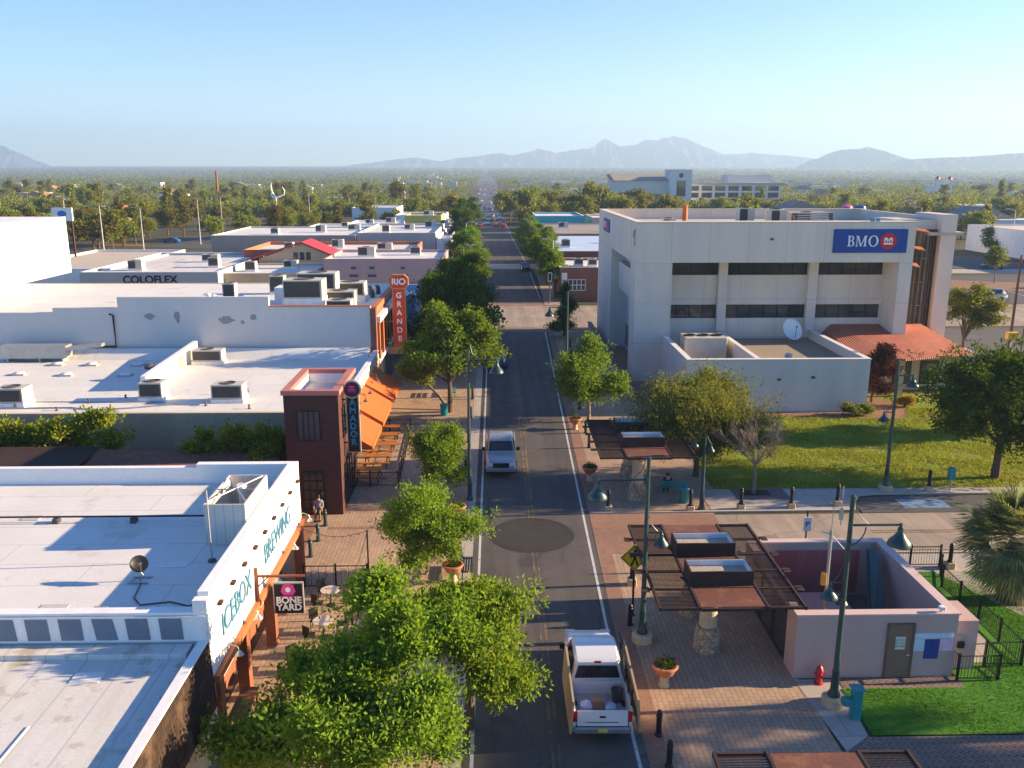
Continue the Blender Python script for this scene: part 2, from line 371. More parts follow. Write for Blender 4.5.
# the crossing streets
sheet('crossing_street_far', CONC_ROAD, rect(-400, 400, 105.5, 123.5), .012)
sheet('brick_crosswalk_near', BRICK_RED_WALK, [(-1.1, 102.6), (6.4, 102.6), (6.4, 105.3), (-1.1, 105.3)], .016)
sheet('brick_crosswalk_far', BRICK_RED_WALK, rect(-1.3, 7.1, 123.7, 126), .016)
sheet('painted_sunlit_strip', CONC, rect(-4, 9.5, 172, 182), .016)  # pale sheet painting in the sunlit gap between shadows across the road
sheet('crossing_street', CONC_ROAD, [(12.2, 40.4), (120, 40.4), (120, 45.3), (24, 45.3), (12.2, 45.2)], .010)
m = MB()
for y in (42.55, 42.8): m.quad((20, y, .016), (60, y, .016), (60, y+.1, .016), (20, y+.1, .016))
struct('crossing_street_centre_lines', m, YLINE)
sheet('parking_bay', LOT, [(20.6, 45.35), (40, 45.35), (40, 47.9), (22.6, 47.9), (21.2, 47.4), (20.7, 46.4)], .012)
BLUE_PAINT = M('faded_blue_paint', (.16, .26, .38), .3, 1.5, .3, .8, stain=((.07, .07, .075), 1.5, .5, .8))
sheet('accessible_bay_marking', BLUE_PAINT, rect(23.3, 26, 46, 47.4), .018)
# right hand paving
sheet('right_sidewalk', BRICK_WALK, [(x, y) for y, x in RE[:5]]+[(13.2, 104), (13.2, 49.5), (12.2, 45.2), (12.2, 40.4), (11.4, 38), (11.4, 4)], .007)
sheet('right_gutter_band', BRICK_RED_WALK, [(x, y) for y, x in RE[:5]]+[(x+.7, y) for y, x in RE[:5][::-1]], .011)
sheet('right_sidewalk_beyond', BRICK_WALK, [(7.2, 124), (9.6, 124), (11.5, 172), (8, 172)], .011)
sheet('corner_apron', BRICK_RED_WALK, [(5.1, 40.2), (12.2, 40.2), (12.2, 45.4), (5.25, 45.4)], .0145)
sheet('side_sidewalk', CONC, [(12.2, 45.6), (20.2, 45.75), (21, 47.8), (22.4, 48.25), (60, 48.25), (60, 49.2), (12.2, 49.2)], .02)
m = MB(); cp = [(5.3, 45.45), (12, 45.5), (20.3, 45.6), (20.9, 47), (21.4, 47.85), (22.5, 48.1), (60, 48.1)]
for (a, b), (c, d) in zip(cp, cp[1:]): m.extr([(a, b, 0), (c, d, 0), (c, d+.18, 0), (a, b+.18, 0)], (0, 0, .10))
struct('far_kerb', m, CURB)
m = MB(); cp = [(12.3, 40.25), (23.5, 40.1), (60, 39.9)]
for (a, b), (c, d) in zip(cp, cp[1:]): m.extr([(a, b-.18, 0), (c, d-.18, 0), (c, d, 0), (a, b, 0)], (0, 0, .10))
struct('near_kerb', m, CURB)
sheet('near_side_sidewalk', CONC, [(11.4, 37.9), (60, 37.9), (60, 40.0), (11.4, 40.15)], .02)
sheet('concrete_path', CONC, [(11.2, 29.0), (11.55, 24.8), (12.6, 25.6), (12.85, 28.3), (12.85, 29.0)], .016)
sheet('paver_walk', PAVERS, rect(11.55, 60, 4, 25.55), .012)
sheet('turf_patch', TURF, rect(12.75, 40, 25.6, 28.35), .035)
sheet('paver_strip', PAVERS, rect(12.85, 17.4, 28.36, 29.05), .03)
sheet('inner_lawn', TURF, [(17.4, 28.36), (40, 28.36), (40, 37.9), (17.4, 37.9)], .031)
sheet('inner_lawn_path', CONC, [(17.6, 30), (18.9, 30), (20, 31.6), (19.8, 37.8), (18.6, 37.8)], .038)
sheet('palm_path', CONC, [(20.9, 37.9), (22.3, 37.9), (23.6, 33.6), (40, 32.6), (40, 31.8), (22.9, 33)], .037)
sheet('lawn', LAWN, [(13.2, 49.2), (60, 49.2), (60, 72), (30, 72), (30, 66), (15, 66), (13.2, 64)], .03)
EARTH = M('bare_reddish_earth', (.26, .135, .075), .2, .8, .25, .95, bump=.5)
sheet('planting_bed', EARTH, [(20, 64.8), (31.8, 64.3), (33.5, 67.5), (32, 72), (29.8, 72), (29.8, 66.3), (20, 66.3)], .036)
m = MB(); m.box(14.1, 17.3, 47.4, 49.3, .0, .026); struct('tree_pit_paving', m, M('dark_tree_pit', (.16, .13, .12), .2, 1, .2, .9))
sheet('tree_pit_soil', M('dark_soil', (.05, .035, .025), .3, 2, .3, 1), rect(14.7, 16.3, 48.1, 49), .030)
# left paving
sheet('left_sidewalk', BRICK_WALK, rect(-9.7, -1.15, 4, 104.5), .007)
sheet('left_gutter_band', CONC, rect(-1.75, -1.15, 4, 104.5), .012)
sheet('left_sidewalk_beyond', BRICK_WALK, [(-9, 124.5), (-1.4, 124.5), (-4, 172), (-12, 172)], .011)
m = MB()
for y in (31.2, 43.6, 46.2, 63.4): m.quad((-9, y, .014), (-1.8, y, .014), (-1.8, y+.35, .014), (-9, y+.35, .014))
struct('sidewalk_bands', m, BRICK_RED_WALK)
# parking lots and side streets behind the first blocks
sheet('right_parking_lot', LOT, [(44.5, 74), (140, 60), (140, 104), (44.5, 104)], .010)
sheet('right_parking_lot_beyond', LOT, [(44.5, 124), (120, 124), (120, 158), (44.5, 158)], .010)
sheet('lot_island', EARTH, [(66, 146), (105, 128), (110, 140), (70, 157)], .03)
sheet('right_back_street', LOT, rect(48, 400, 172, 196), .011)
sheet('right_back_sidewalk', CONC, [(48, 163), (200, 163), (200, 170), (48, 170)], .014)
m = MB()
for i in range(11): m.quad((50+i*4.5, 84, .016), (50.15+i*4.5, 84, .016), (51.15+i*4.5, 92, .016), (51+i*4.5, 92, .016))
for i in range(11): m.quad((50+i*4.5, 130, .016), (50.15+i*4.5, 130, .016), (51.15+i*4.5, 138, .016), (51+i*4.5, 138, .016))
struct('parking_stall_lines', m, LINE)
sheet('left_back_street', LOT, [(-140, 214), (-46, 196), (-46, 208), (-140, 236)], .010)
sheet('left_back_lot', LOT, [(-90, 226), (-47, 212), (-47, 262), (-90, 262)], .012)
sheet('left_back_verge', EARTH, [(-140, 237), (-91, 228), (-91, 234), (-140, 246)], .016)
sheet('courtyard_floor', EARTH, rect(-40, -9.7, 37.9, 52), .004)

# ------------------------------------------------------------------ mountains
def ridge(name, prof, y0, depth, mat, base=0, seed=0, jag=6):
    """a range standing at y0..y0+depth whose skyline follows prof (columns and rows turned into metres)"""
    K = 895.0; nx, ny = 420, 22; rg = np.random.default_rng(seed); xs = [p[0] for p in prof]
    px = np.linspace(min(xs), max(xs), nx+1); row = np.interp(px, xs, [p[1] for p in prof]); yc = y0+depth*.5
    def fr(u, v, o):
        r = 0
        for k in range(o): a = rg.random(4)*6.28; q = 1.9**k; r = r+(np.sin(u*q+a[0]+1.7*np.sin(v*q*.8+a[1]))*np.sin(v*q*1.1+a[2]+1.3*np.sin(u*q*.7+a[3])))/q**.85
        return r
    t = np.linspace(0, 1, ny+1)[:, None]; u = (px-min(xs))[None, :]*.09
    n1 = fr(u+t*0, t*5, 6); h = (172-row)/K*yc; f = np.maximum(0, 1-np.abs(t-.5)*2)
    rid = 1-np.abs(n1)*.55
    z = h[None, :]*(f**(.75+.5*np.abs(fr(u*1.6, t*0+1, 4))))*np.where(f > .93, 1+.06*n1*jag/6, rid)+18.6*f
    x = (px-494)[None, :]/K*yc+0*t; y = y0+depth*t+n1*depth*.03
    V = np.stack([x+0*z, y+0*z, np.maximum(z, -2)+base], -1).reshape(-1, 3)
    m = MB(); m.add(V.tolist(), [(j*(nx+1)+i, j*(nx+1)+i+1, (j+1)*(nx+1)+i+1, (j+1)*(nx+1)+i) for j in range(ny) for i in range(nx)], True)
    return struct(name, m, mat)
ROCK = M('mountain_rock', (.10, .09, .09), .2, .004, .1, .95)
SCRUB = M('scrub_hillside', (.11, .10, .07), .35, .006, .2, .95)
ridge('far_mountain_range', [(310, 172), (335, 168), (360, 164), (400, 160), (415, 158), (440, 161), (470, 158), (500, 153), (515, 155), (540, 151), (556, 153), (575, 150), (592, 148), (605, 142), (618, 147), (632, 146), (645, 140), (655, 141), (668, 138), (685, 140), (698, 144), (708, 148), (722, 155), (742, 155), (770, 154), (790, 156), (815, 159), (840, 163), (870, 172)], 8600, 1600, ROCK, 0, 3)
ridge('conical_hill', [(790, 172), (812, 160), (828, 155), (842, 151), (852, 150), (862, 149), (870, 148), (884, 151), (896, 155), (915, 160), (950, 166), (980, 172)], 5600, 1000, SCRUB, 0, 5, 2)
ridge('right_mesa', [(870, 172), (905, 160), (940, 158), (975, 157), (1010, 154), (1060, 152), (1130, 152), (1200, 160), (1300, 172)], 4800, 1000, SCRUB, 0, 6, 1)
ridge('left_mountain', [(-160, 160), (-110, 150), (-70, 147), (-30, 147), (0, 146), (15, 147), (27, 153), (40, 160), (60, 168), (75, 172)], 8200, 1300, ROCK, 0, 8, 3)

# ------------------------------------------------------------------ left: the near building with the shingled parapet
SHINGLE = brick_mat('dark_shingle', (.06, .035, .024), (.035, .022, .016), (.015, .01, .008), .16, .30, .01, True, ((.13, .085, .05), .8, .55))
t = thing('storefront_building', 'low storefront nearest the camera with stained white roof and dark shingled parapet', 'building', (-25, 14, 0))
m = MB(); m.box(-45, -9.2, 4, 24.75, 0, 2.0); m.build('wall', TAN_STUCCO, t)
m = MB(); m.extr([(-9.2, 4, 2.0), (-8.9, 4, 2.05), (-9.0, 4, 4.28), (-9.3, 4, 4.28)], (0, 20.74, 0)); m.build('parapet', SHINGLE, t)
m = MB(); m.box(-45, -9.3, 4, 24.72, 2.0, 4.1); m.build('roof', OLD_ROOF, t)
MB().box(-9.32, -9.02, 4, 24.74, 4.285, 4.36).build('coping', WHITE_PAINT, t)
m = MB(); m.box(-45, -9.5, 24.1, 24.70, 4.1, 4.28); m.build('roof_curb', OLD_ROOF, t)
m = MB()
for y in (6.5, 10.5, 14.2, 17.8): m.box(-12.6, -12.56, y, y+3, 4.1, 4.13); m.box(-20.6, -20.56, y, y+3, 4.1, 4.13)
m.build('roof_seam', WHITE_PAINT, t)
for y in (9, 15, 21):
    f = box('window', WOOD, t, -9.21, -9.12, y-1.3, y+1.3, .7, 1.9); box('pane', GLASS, f, -9.2, -9.09, y-1.15, y+1.15, .85, 1.8)

# ------------------------------------------------------------------ left: the white parapet building with painted lettering
WALLW = M('white_lime_render', (.80, .78, .74), .05, .6, .06, .9, stain=((.62, .55, .47), 1.3, .66, .5), bump=.25)
SLATE = M('slate_blue_paint', (.16, .19, .235), .1, 1, .08, .8)
LETTER = M('faded_blue_lettering', (.055, .20, .32), .15, 3, .1, .85, stain=((.5, .55, .58), 4, .58, .5))
t = thing('brewery_building', 'white walled building with tall white street parapet and faded blue lettering', 'building', (-25, 31, 0))
m = MB(); m.box(-45, -9.0, 24.8, 25.1, 0, 5.25); m.box(-45, -9.0, 37.6, 37.9, 0, 5.62); m.box(-13.5, -9.0, 37.55, 37.93, 5.62, 5.78); m.build('wall', WALLW, t)
m = MB(); m.box(-9.35, -9.0, 25.1, 37.6, 3.0, 5.85); m.box(-9.42, -8.98, 24.78, 25.098, 4.9, 5.7); m.build('street_parapet', WALLW, t)
MB().box(-45, -9.35, 25.1, 37.6, 4.6, 4.85).build('roof', WHITE_ROOF, t)
m = MB(); m.box(-45, -9.05, 24.72, 24.798, 4.36, 5.2)
m.build('striped_band', WHITE_PAINT, t)
m = MB()
for i in range(24):
    x = -9.75-i*1.03; j = rnd.uniform(-.06, .06)
    m.extr([(x-.68+j, 24.715, 4.42), (x+j*.5, 24.715, 4.42), (x-.04-j, 24.715, 5.14), (x-.73, 24.715, 5.14)], (0, -.02, 0))
m.build('painted_panel', SLATE, t)
m = MB(); m.box(-45, -9.0, 24.76, 25.14, 5.252, 5.31); m.build('coping', WHITE_PAINT, t)
m = MB(); m.box(-9.02, -8.82, 24.9, 37.85, 2.75, 3.0); m.build('trim_beam', ORANGE_STEEL, t)
for i in range(9):
    y = 25.9+i*1.42; box('scupper', DARK_RUST, t, -9.0, -8.86, y-.13, y+.13, 5.0, 5.10)
m = MB(); m.box(-10.2, -10.0, 25.1, 37.6, 0, 2.9); m.build('shop_wall', WOOD, t)
for i in range(5):
    y = 26.4+i*2.35
    f = MB()
    for z0, z1 in ((.75, .85), (2.05, 2.15), (2.55, 2.63)): f.box(-10.0, -9.92, y-.95, y+.95, z0, z1)
    for yy in (y-.95, y-.05, y+.85): f.box(-10.0, -9.92, yy, yy+.1, .851, 2.549)
    f = f.build('window', WHITE_PAINT, t); box('pane', GLASS, f, -9.999, -9.96, y-.85, y+.85, .85, 2.55)
for y in (25.2, 28.2, 32.0, 37.3):
    box('column', WOOD, t, -9.25, -8.85, y-.2, y+.2, 0, 2.75)
text('lettering', 'ICEBOX', 1.15, LETTER, t, (-8.965, 27.75, 4.1), FACE_X, .012, sx=.86)
text('lettering', 'BREWING', 1.15, LETTER, t, (-8.965, 33.6, 4.1), FACE_X, .012, sx=.86)
for y in (25.9, 28.3, 31.2, 34.2, 37.2):
    l = MB(); l.tube([(-9.0, y, 3.3), (-8.75, y, 3.55), (-8.5, y, 3.45), (-8.45, y, 3.3)], .02, 6)
    l = l.build('sign_light', GALV, t); s = MB(); s.lathe([(.03, .09), (.06, .06), (.15, -.06)], (-8.45, y, 3.22), 12); s.build('lamp_shade', GALV, l)
PROTRUDE = GALV
def roof_unit(name, label, x, y, z, sx, sy, h, group='air conditioning units on the flat roofs', curb=.25, dark=True):
    t = thing(name, label, 'roof unit', (x, y, z), group)
    MB().box(x-sx/2-.05, x+sx/2+.05, y-sy/2-.05, y+sy/2+.05, z, z+curb).build('base', WHITE_PAINT, t)
    MB().box(x-sx/2, x+sx/2, y-sy/2, y+sy/2, z+curb, z+curb+h).build('cabinet', DUCT, t)
    m = MB(); nn = max(3, int(sx/.09))
    m.box(x-sx/2+.08, x+sx/2*(.1 if not dark else .9), y-sy/2-.012, y-sy/2-.002, z+curb+.12, z+curb+h-.1)
    for i in range(nn):
        xx = x-sx/2+.1+i*(sx-.2)*(1 if dark else .55)/nn; m.box(xx, xx+.02, y-sy/2-.03, y-sy/2-.012, z+curb+.12, z+curb+h-.1)
    m.build('grille', GRILLE, t)
    m = MB(); r = min(sx, sy)*.38; m.lathe([(r, 0), (r, .06), (r*.9, .06), (r*.85, .01), (.05, .01)], (x, y, z+curb+h+.001), 20); m.build('fan_guard', GRILLE, t)
    return t
for lo, hi, zz, par, cnt in (((-40, 25.6), (-11.5, 37), 4.853, 'brewery_building', 9), ((-34, 9), (-10.5, 23.4), 4.103, 'storefront_building', 9)):
    pr_ = random.Random(cnt+int(zz*10)); m = MB()
    for k in range(cnt):
        x, y, a, b = pr_.uniform(lo[0], hi[0]), pr_.uniform(lo[1], hi[1]), pr_.uniform(.3, 1.1), pr_.uniform(.2, .6)
        box('roof_patch', M('roof_patch_%d' % (k % 2), ((.50, .48, .44), (.74, .71, .66))[k % 2], .1, 1, .1, .7), bpy.data.objects[par], x, x+a, y, y+b, zz, zz+.012+.002*k)
# things standing on the white roofs
t = thing('roof_screen_box', 'pale open topped box of cladding standing against the lettered white parapet', 'roof box', (-10.2, 32.2, 4.85))
m = MB()
m.box(-10.95, -9.40, 30.8, 30.86, 4.85, 6.5); m.box(-9.46, -9.40, 30.86, 34.1, 4.85, 6.5); m.box(-10.95, -10.89, 30.86, 34.1, 4.85, 6.5); m.box(-10.89, -9.46, 34.04, 34.1, 4.85, 6.5)
m.build('panel', M('cream_cladding', (.62, .57, .50), .06, .5, .05, .7, sheets=(.35, 8, .02, 0)), t)
m = MB()
for a, b in (((-10.9, 31, 6.52), (-9.5, 33.8, 6.55)), ((-9.5, 31.2, 6.52), (-10.8, 33.6, 6.55)), ((-10.9, 32.4, 6.5), (-9.45, 32.4, 6.5))): m.tube([a, b], .03, 6)
m.build('brace', GALV, t)
m = MB(); m.lathe([(.14, 0), (.14, 1.5), (.2, 1.52), (.2, 1.62)], (-10.1, 32.9, 4.9), 12); m.build('vent_pipe', WHITE_PAINT, t)
t = thing('roof_vent_mast', 'thin steel mast fixed on the white roof in front of the pale screen box', 'mast', (-10.3, 29.4, 4.85))
m = MB(); m.tube([(-10.3, 29.4, 4.85), (-10.3, 29.4, 7.6)], .03, 6); m.build('pole', GALV, t)
MB().lathe([(.16, 0), (.14, .08), (.05, .1)], (-10.3, 29.4, 4.85), 10).build('base', GRILLE, t)
t = thing('roof_pipe_run', 'long dark pipe raised on small blocks across the white roof', 'pipe', (-20, 33.1, 4.85))
m = MB(); m.tube([(-45, 33.1, 5.12), (-10.96, 33.1, 5.12)], .035, 6); m.tube([(-45, 33.25, 5.08), (-10.96, 33.25, 5.08)], .022, 6); m.build('pipe', DARK_RUST, t)
for i in range(11):
    x = -11.5-i*3.1; box('support_block', GRILLE, t, x-.1, x+.1, 32.98, 33.32, 4.85, 5.06)
def dish(name, label, x, y, z, r, az, cat='satellite dish', h=.9, col=None, tilt=35):
    t = thing(name, label, cat, (x, y, z))
    m = MB(); m.tube([(x, y, z), (x, y, z+h)], .03, 6); m.box(x-.35, x+.35, y-.25, y-.19, z, z+.05); m.box(x-.35, x+.35, y+.19, y+.25, z, z+.05); m.box(x-.3, x-.24, y-.19, y+.19, z, z+.05); m.tube([(x+.25, y, z+.05), (x, y, z+h*.6)], .018, 6)
    m.build('mount', GALV, t)
    m = MB(); m.xf = Matrix.Translation((x, y, z+h)) @ Matrix.Rotation(az, 4, 'Z') @ Matrix.Rotation(R(90-tilt), 4, 'X')
    m.lathe([(.0, 0), (r*.4, .03*r), (r*.75, .12*r), (r, .24*r), (r*1.02, .24*r), (r*.75, .1*r), (r*.4, .0), (0, -.03*r)], (0, 0, 0), 24)
    m.build('reflector', col or GALV, t)
    m = MB(); m.xf = Matrix.Translation((x, y, z+h)) @ Matrix.Rotation(az, 4, 'Z') @ Matrix.Rotation(R(90-tilt), 4, 'X')
    m.tube([(0, -r*.95, .2*r), (0, -r*.2, r*.9)], .02, 6); m.box(-.05, .05, -r*.25, -r*.05, r*.82, r*.98); m.build('feed_arm', GRILLE, t)
    return t
dish('satellite_dish', 'small dark satellite dish on a mount in the middle of the nearer white roof', -12.3, 27.9, 4.85, .30, R(35), h=.62, col=BLACK_METAL)
t = thing('roof_cable', 'loose dark cable curling over the white roof below the small dish', 'cable', (-11, 26.5, 4.86))
m = MB(); m.tube([(-12.2, 27.7, 4.88), (-12, 26.6, 4.88), (-11.6, 26.1, 4.88), (-10.7, 26.3, 4.88), (-10, 26.0, 4.88), (-9.6, 26.4, 4.9)], .025, 5); m.build('cord', GRILLE, t)
t = thing('junction_box', 'small pale grey junction box on the white roof edge above the painted stripes', 'box', (-12.6, 25.4, 4.85))
m = MB(); m.box(-12.8, -12.4, 25.3, 25.55, 4.85, 5.1, .02); m.build('box', GALV, t); box('lid', GALV, t, -12.82, -12.38, 25.28, 25.57, 5.1, 5.13)

# hanging sign with writing
Y0 = 30.0
t = thing('hanging_sign', 'black square sign with pink and white emblem hung from a brown bracket', 'sign', (-8.2, Y0, 3.2))
m = MB(); m.box(-8.98, -8.88, Y0-.05, Y0+.05, 2.6, 4.3); m.box(-8.88, -7.15, Y0-.04, Y0+.04, 3.92, 4.0); m.tube([(-8.88, Y0, 3.55), (-8.5, Y0, 3.92)], .03, 6); m.build('bracket', WOOD, t)
b = box('board', M('black_sign_face', (.012, .011, .013), .2, 2, .1, .5), t, -8.3, -7.25, Y0-.04, Y0+.04, 2.45, 3.66)
m = MB()
for a in ((-8.34, -8.3, 2.45, 3.66), (-7.25, -7.21, 2.45, 3.66)): m.box(a[0], a[1], Y0-.06, Y0+.06, a[2], a[3])
m.box(-8.34, -7.21, Y0-.06, Y0+.06, 3.661, 3.71); m.build('frame', GALV, t)
PINK = M('pink_sign_paint', (.62, .06, .32), .05, 2, .05, .5); WSIGN = M('white_sign_paint', (.8, .8, .8), .03, 2, .03, .5)
m = MB(); m.extr([(-7.95, Y0-.04, 3.2), (-7.6, Y0-.04, 3.2), (-7.5, Y0-.04, 3.35), (-7.58, Y0-.04, 3.62), (-7.78, Y0-.04, 3.66), (-7.97, Y0-.04, 3.62), (-8.05, Y0-.04, 3.35)], (0, -.012, 0)); m.box(-8.12, -7.42, Y0-.054, Y0-.042, 3.11, 3.16); m.build('emblem', PINK, b)
m = MB(); m.xf = Matrix.Translation((-7.78, Y0-.05, 3.42)) @ Matrix.Rotation(R(90), 4, 'X'); m.lathe([(.10, 0), (.10, .012)], n=14); m.build('emblem_face', WSIGN, b)
text('lettering', 'BONE\nYARD', .36, WSIGN, b, (-7.77, Y0-.055, 2.84), FACE_Y, .008, off=.012, spacing=.8)

# ------------------------------------------------------------------ courtyard with vines
t = thing('courtyard_shed', 'low rust red roofed sheds in the yard behind the white building', 'shed', (-20, 43, 0))
m = MB(); m.box(-36, -12.2, 40.2, 47.5, 0, 2.8); m.build('wall', WOOD, t)
m = MB(); m.extr([(-36.3, 39.6, 2.82), (-22.5, 39.6, 2.82), (-22.5, 47.8, 3.3), (-36.3, 47.8, 3.3)], (0, 0, .1)); m.build('roof', DARK_RUST, t)
m = MB(); m.extr([(-22.2, 39.4, 2.9), (-12, 39.4, 2.9), (-12, 47.4, 3.25), (-22.2, 47.4, 3.25)], (0, 0, .08)); m.build('roof', RUST, t)
m = MB()
for x in (-20.3, -17.5, -14.2): m.box(x-.12, x+.12, 41, 41.24, 3, 4.0)
m.build('roof_post', ORANGE_STEEL, t)
t = thing('red_awning_strip', 'strip of faded red canvas stretched behind the white building parapet', 'awning', (-15, 38.5, 0))
m = MB(); m.extr([(-18.5, 38.1, 5.35), (-11.8, 38.1, 5.5), (-11.9, 39.4, 5.2), (-18.5, 39.4, 5.0)], (0, 0, .03)); m.build('canvas', M('faded_red_canvas', (.42, .10, .09), .1, 1, .08, .9), t)
m = MB()
for x in (-18.4, -15, -11.9): m.tube([(x, 38.8, 0), (x, 38.8, 5.2)], .05, 6)
m.build('post', WOOD, t)

# ------------------------------------------------------------------ brick tower and the long white roof with orange awnings
t = thing('brick_tower', 'dark brown brick corner tower with pink coping and tall dark windows', 'tower', (-10, 48.4, 0))
m = MB()
m.box(-11.45, -8.5, 45.7, 45.95, 0, 6.9); m.box(-11.45, -8.5, 51, 51.25, 0, 6.9); m.box(-11.45, -11.2, 45.95, 51, 0, 6.9); m.box(-8.75, -8.5, 45.95, 51, 0, 6.9); m.build('wall', BRICK_DARK, t)
MB().box(-11.2, -8.75, 45.95, 51, 6.15, 6.3).build('roof', WHITE_ROOF, t)
m = MB(); m.box(-11.198, -11.15, 45.96, 50.99, 6.301, 6.89); m.box(-8.80, -8.752, 45.96, 50.99, 6.301, 6.89); m.box(-11.149, -8.801, 50.94, 50.998, 6.301, 6.89); m.build('parapet_lining', WHITE_PAINT, t)
m = MB(); P = M('rose_coping', (.45, .17, .14), .08, 1, .06, .8)
m.box(-11.55, -8.4, 45.6, 46.02, 6.9, 7.15); m.box(-11.55, -8.4, 50.93, 51.35, 6.9, 7.15); m.box(-11.55, -11.13, 46.02, 50.93, 6.9, 7.15); m.box(-8.82, -8.4, 46.02, 50.93, 6.9, 7.15); m.build('coping', P, t)
def mull_window(t, x0, x1, y, z0, z1, nx, nz, frame=None, fw=.05, ax='y'):
    f = MB()
    def bx(a0, a1, d0, d1, c0, c1): f.box(a0, a1, y-d1, y-d0, c0, c1) if ax == 'y' else f.box(y+d0, y+d1, a0, a1, c0, c1)
    for i in range(nx+1):
        xx = x0+(x1-x0)*i/nx; bx(xx-fw/2, xx+fw/2, .006, .07, z0, z1)
    for i in range(nz+1):
        zz = z0+(z1-z0)*i/nz
        for j in range(nx):
            a = x0+(x1-x0)*j/nx+fw/2; b = x0+(x1-x0)*(j+1)/nx-fw/2; bx(a, b, .006, .06, zz-fw/2, zz+fw/2)
    f = f.build('window', frame or BLACK_METAL, t); p = MB()
    p.box(x0+fw/2, x1-fw/2, y-.03, y-.003, z0+fw/2, z1-fw/2) if ax == 'y' else p.box(y+.003, y+.03, x0+fw/2, x1-fw/2, z0+fw/2, z1-fw/2)
    p.build('pane', GLASS, f); return f
mull_window(t, -10.75, -9.55, 45.7, 4.35, 6.0, 4, 1)
mull_window(t, -10.65, -9.5, 45.7, .35, 2.55, 3, 4)
mull_window(t, 46.6, 49.8, -8.5, .3, 2.6, 4, 2, ax='x')
mull_window(t, 46.6, 49.8, -8.5, 4.2, 5.9, 4, 2, ax='x')
# blade sign on the tower
t = thing('blade_sign', 'tall narrow black sign with round purple top on the brick tower', 'sign', (-7.95, 47, 5))
m = MB(); m.box(-8.25, -7.62, 46.9, 47.1, 3.3, 6.75); b = m.build('board', M('sign_black', (.01, .012, .016), .2, 2, .1, .5), t)
m = MB(); m.box(-8.29, -8.25, 46.88, 47.12, 3.26, 6.72); m.box(-7.62, -7.56, 46.88, 47.12, 3.26, 6.72); m.box(-8.25, -7.62, 46.88, 47.12, 3.26, 3.3); m.build('edge_trim', GALV, t)
m = MB(); m.xf = Matrix.Translation((-7.93, 47.1, 6.9)) @ Matrix.Rotation(R(90), 4, 'X'); m.lathe([(.52, 0), (.52, .2)], n=28); r = m.build('round_head', GALV, t)
m = MB(); m.xf = Matrix.Translation((-7.93, 46.9, 6.9)) @ Matrix.Rotation(R(90), 4, 'X'); m.lathe([(.44, 0.001), (.44, .02)], n=28); m.build('head_disc', M('deep_purple', (.05, .008, .035), .2, 3, .1, .5), r)
m = MB(); m.xf = Matrix.Translation((-7.93, 46.88, 6.9)) @ Matrix.Rotation(R(90), 4, 'X'); m.box(-.22, .22, -.14, -.11, .001, .013); m.box(-.2, .2, -.04, .04, .001, .013); m.box(-.14, .14, .1, .2, .001, .013); m.build('head_emblem', PINK, r)
text('lettering', 'A\nM\nA\nD\nO\nR', .50, M('blue_sign_paint', (.03, .22, .40), .1, 2, .05, .5), b, (-7.93, 46.885, 5.0), FACE_Y, .01, off=.015, spacing=.92)
m = MB()
for z in (3.8, 4.6, 5.4, 6.3): m.box(-8.5, -8.25, 46.96, 47.04, z-.04, z+.04)
m.build('bracket', BLACK_METAL, t)

t = thing('awning_building', 'long low building with white flat roof and three orange awnings', 'building', (-25, 60, 0))
m = MB(); m.box(-50, -11.5, 52.3, 52.6, 0, 4.1); m.box(-50, -9.5, 69.6, 69.95, 0, 4.15); m.build('wall', TAN_STUCCO, t)
m = MB(); m.box(-9.8, -9.5, 51.3, 69.6, 0, 4.45); m.build('street_wall', M('cream_wall', (.58, .49, .36), .08, .4, .08, .9), t)
MB().box(-50, -9.8, 52.6, 69.6, 3.7, 4.0).build('roof', WHITE_ROOF, t)
m = MB(); m.box(-9.85, -9.45, 51.3, 69.6, 4.453, 4.52); m.build('coping', WHITE_PAINT, t)
m = MB(); m.extr([(-50, 69.58, 4.0), (-50, 68.6, 4.0), (-50, 69.58, 4.75)], (39.8, 0, 0)); m.build('roof_upstand', WHITE_ROOF, t)
for y in (52.5, 55.6, 58.7, 61.8, 64.9): mull_window(t, y, y+2.4, -9.5, .3, 2.1, 3, 2, ax='x')
CANVAS = M('orange_canvas', (.55, .115, .025), .07, .8, .05, .85)
for lab, y0, y1 in (('nearest orange canvas awning beside the tall black blade sign', 50.6, 55.2), ('middle orange canvas awning between two others on the cream facade', 55.9, 61.2), ('farthest orange canvas awning shaded by the street trees', 61.9, 67.4)):
    t = thing('canvas_awning', lab, 'awning', (-9.45, (y0+y1)/2, 3.4), 'orange awnings along the low facade')
    m = MB(); m.extr([(-9.46, y0, 3.55), (-7.5, y0, 2.35), (-7.5, y0, 2.40), (-9.46, y0, 3.60)], (0, y1-y0, 0)); m.build('canopy', CANVAS, t)
    m = MB(); m.box(-7.5, -7.46, y0, y1, 2.08, 2.39); m.build('valance', CANVAS, t)
    for yy in (y0, y1-.02):
        m = MB(); m.extr([(-9.46, yy, 2.2), (-7.5, yy, 2.2), (-7.5, yy, 2.36), (-9.46, yy, 3.56)], (0, .02, 0)); m.build('side_flap', CANVAS, t)
    m = MB()
    for k in range(2): yy = y0+1.2+k*2.2; m.tube([(-9.4, yy, 4.1), (-8.8, yy, 4.0), (-8.75, yy, 3.7)], .03, 6); m.lathe([(.04, .2), (.2, 0)], (-8.75, yy, 3.5), 10)
    m.build('gooseneck_lamp', GRILLE, t)
t = thing('roof_divider', 'white parapet wall running across the long white roof', 'wall', (-20.5, 62, 4))
m = MB(); m.extr([(-24.3, 58.5, 4.0), (-24.3, 69.5, 4.0), (-24.3, 69.5, 5.4), (-24.3, 58.5, 5.0)], (.35, 0, 0)); m.build('wall', WHITE_PAINT, t)
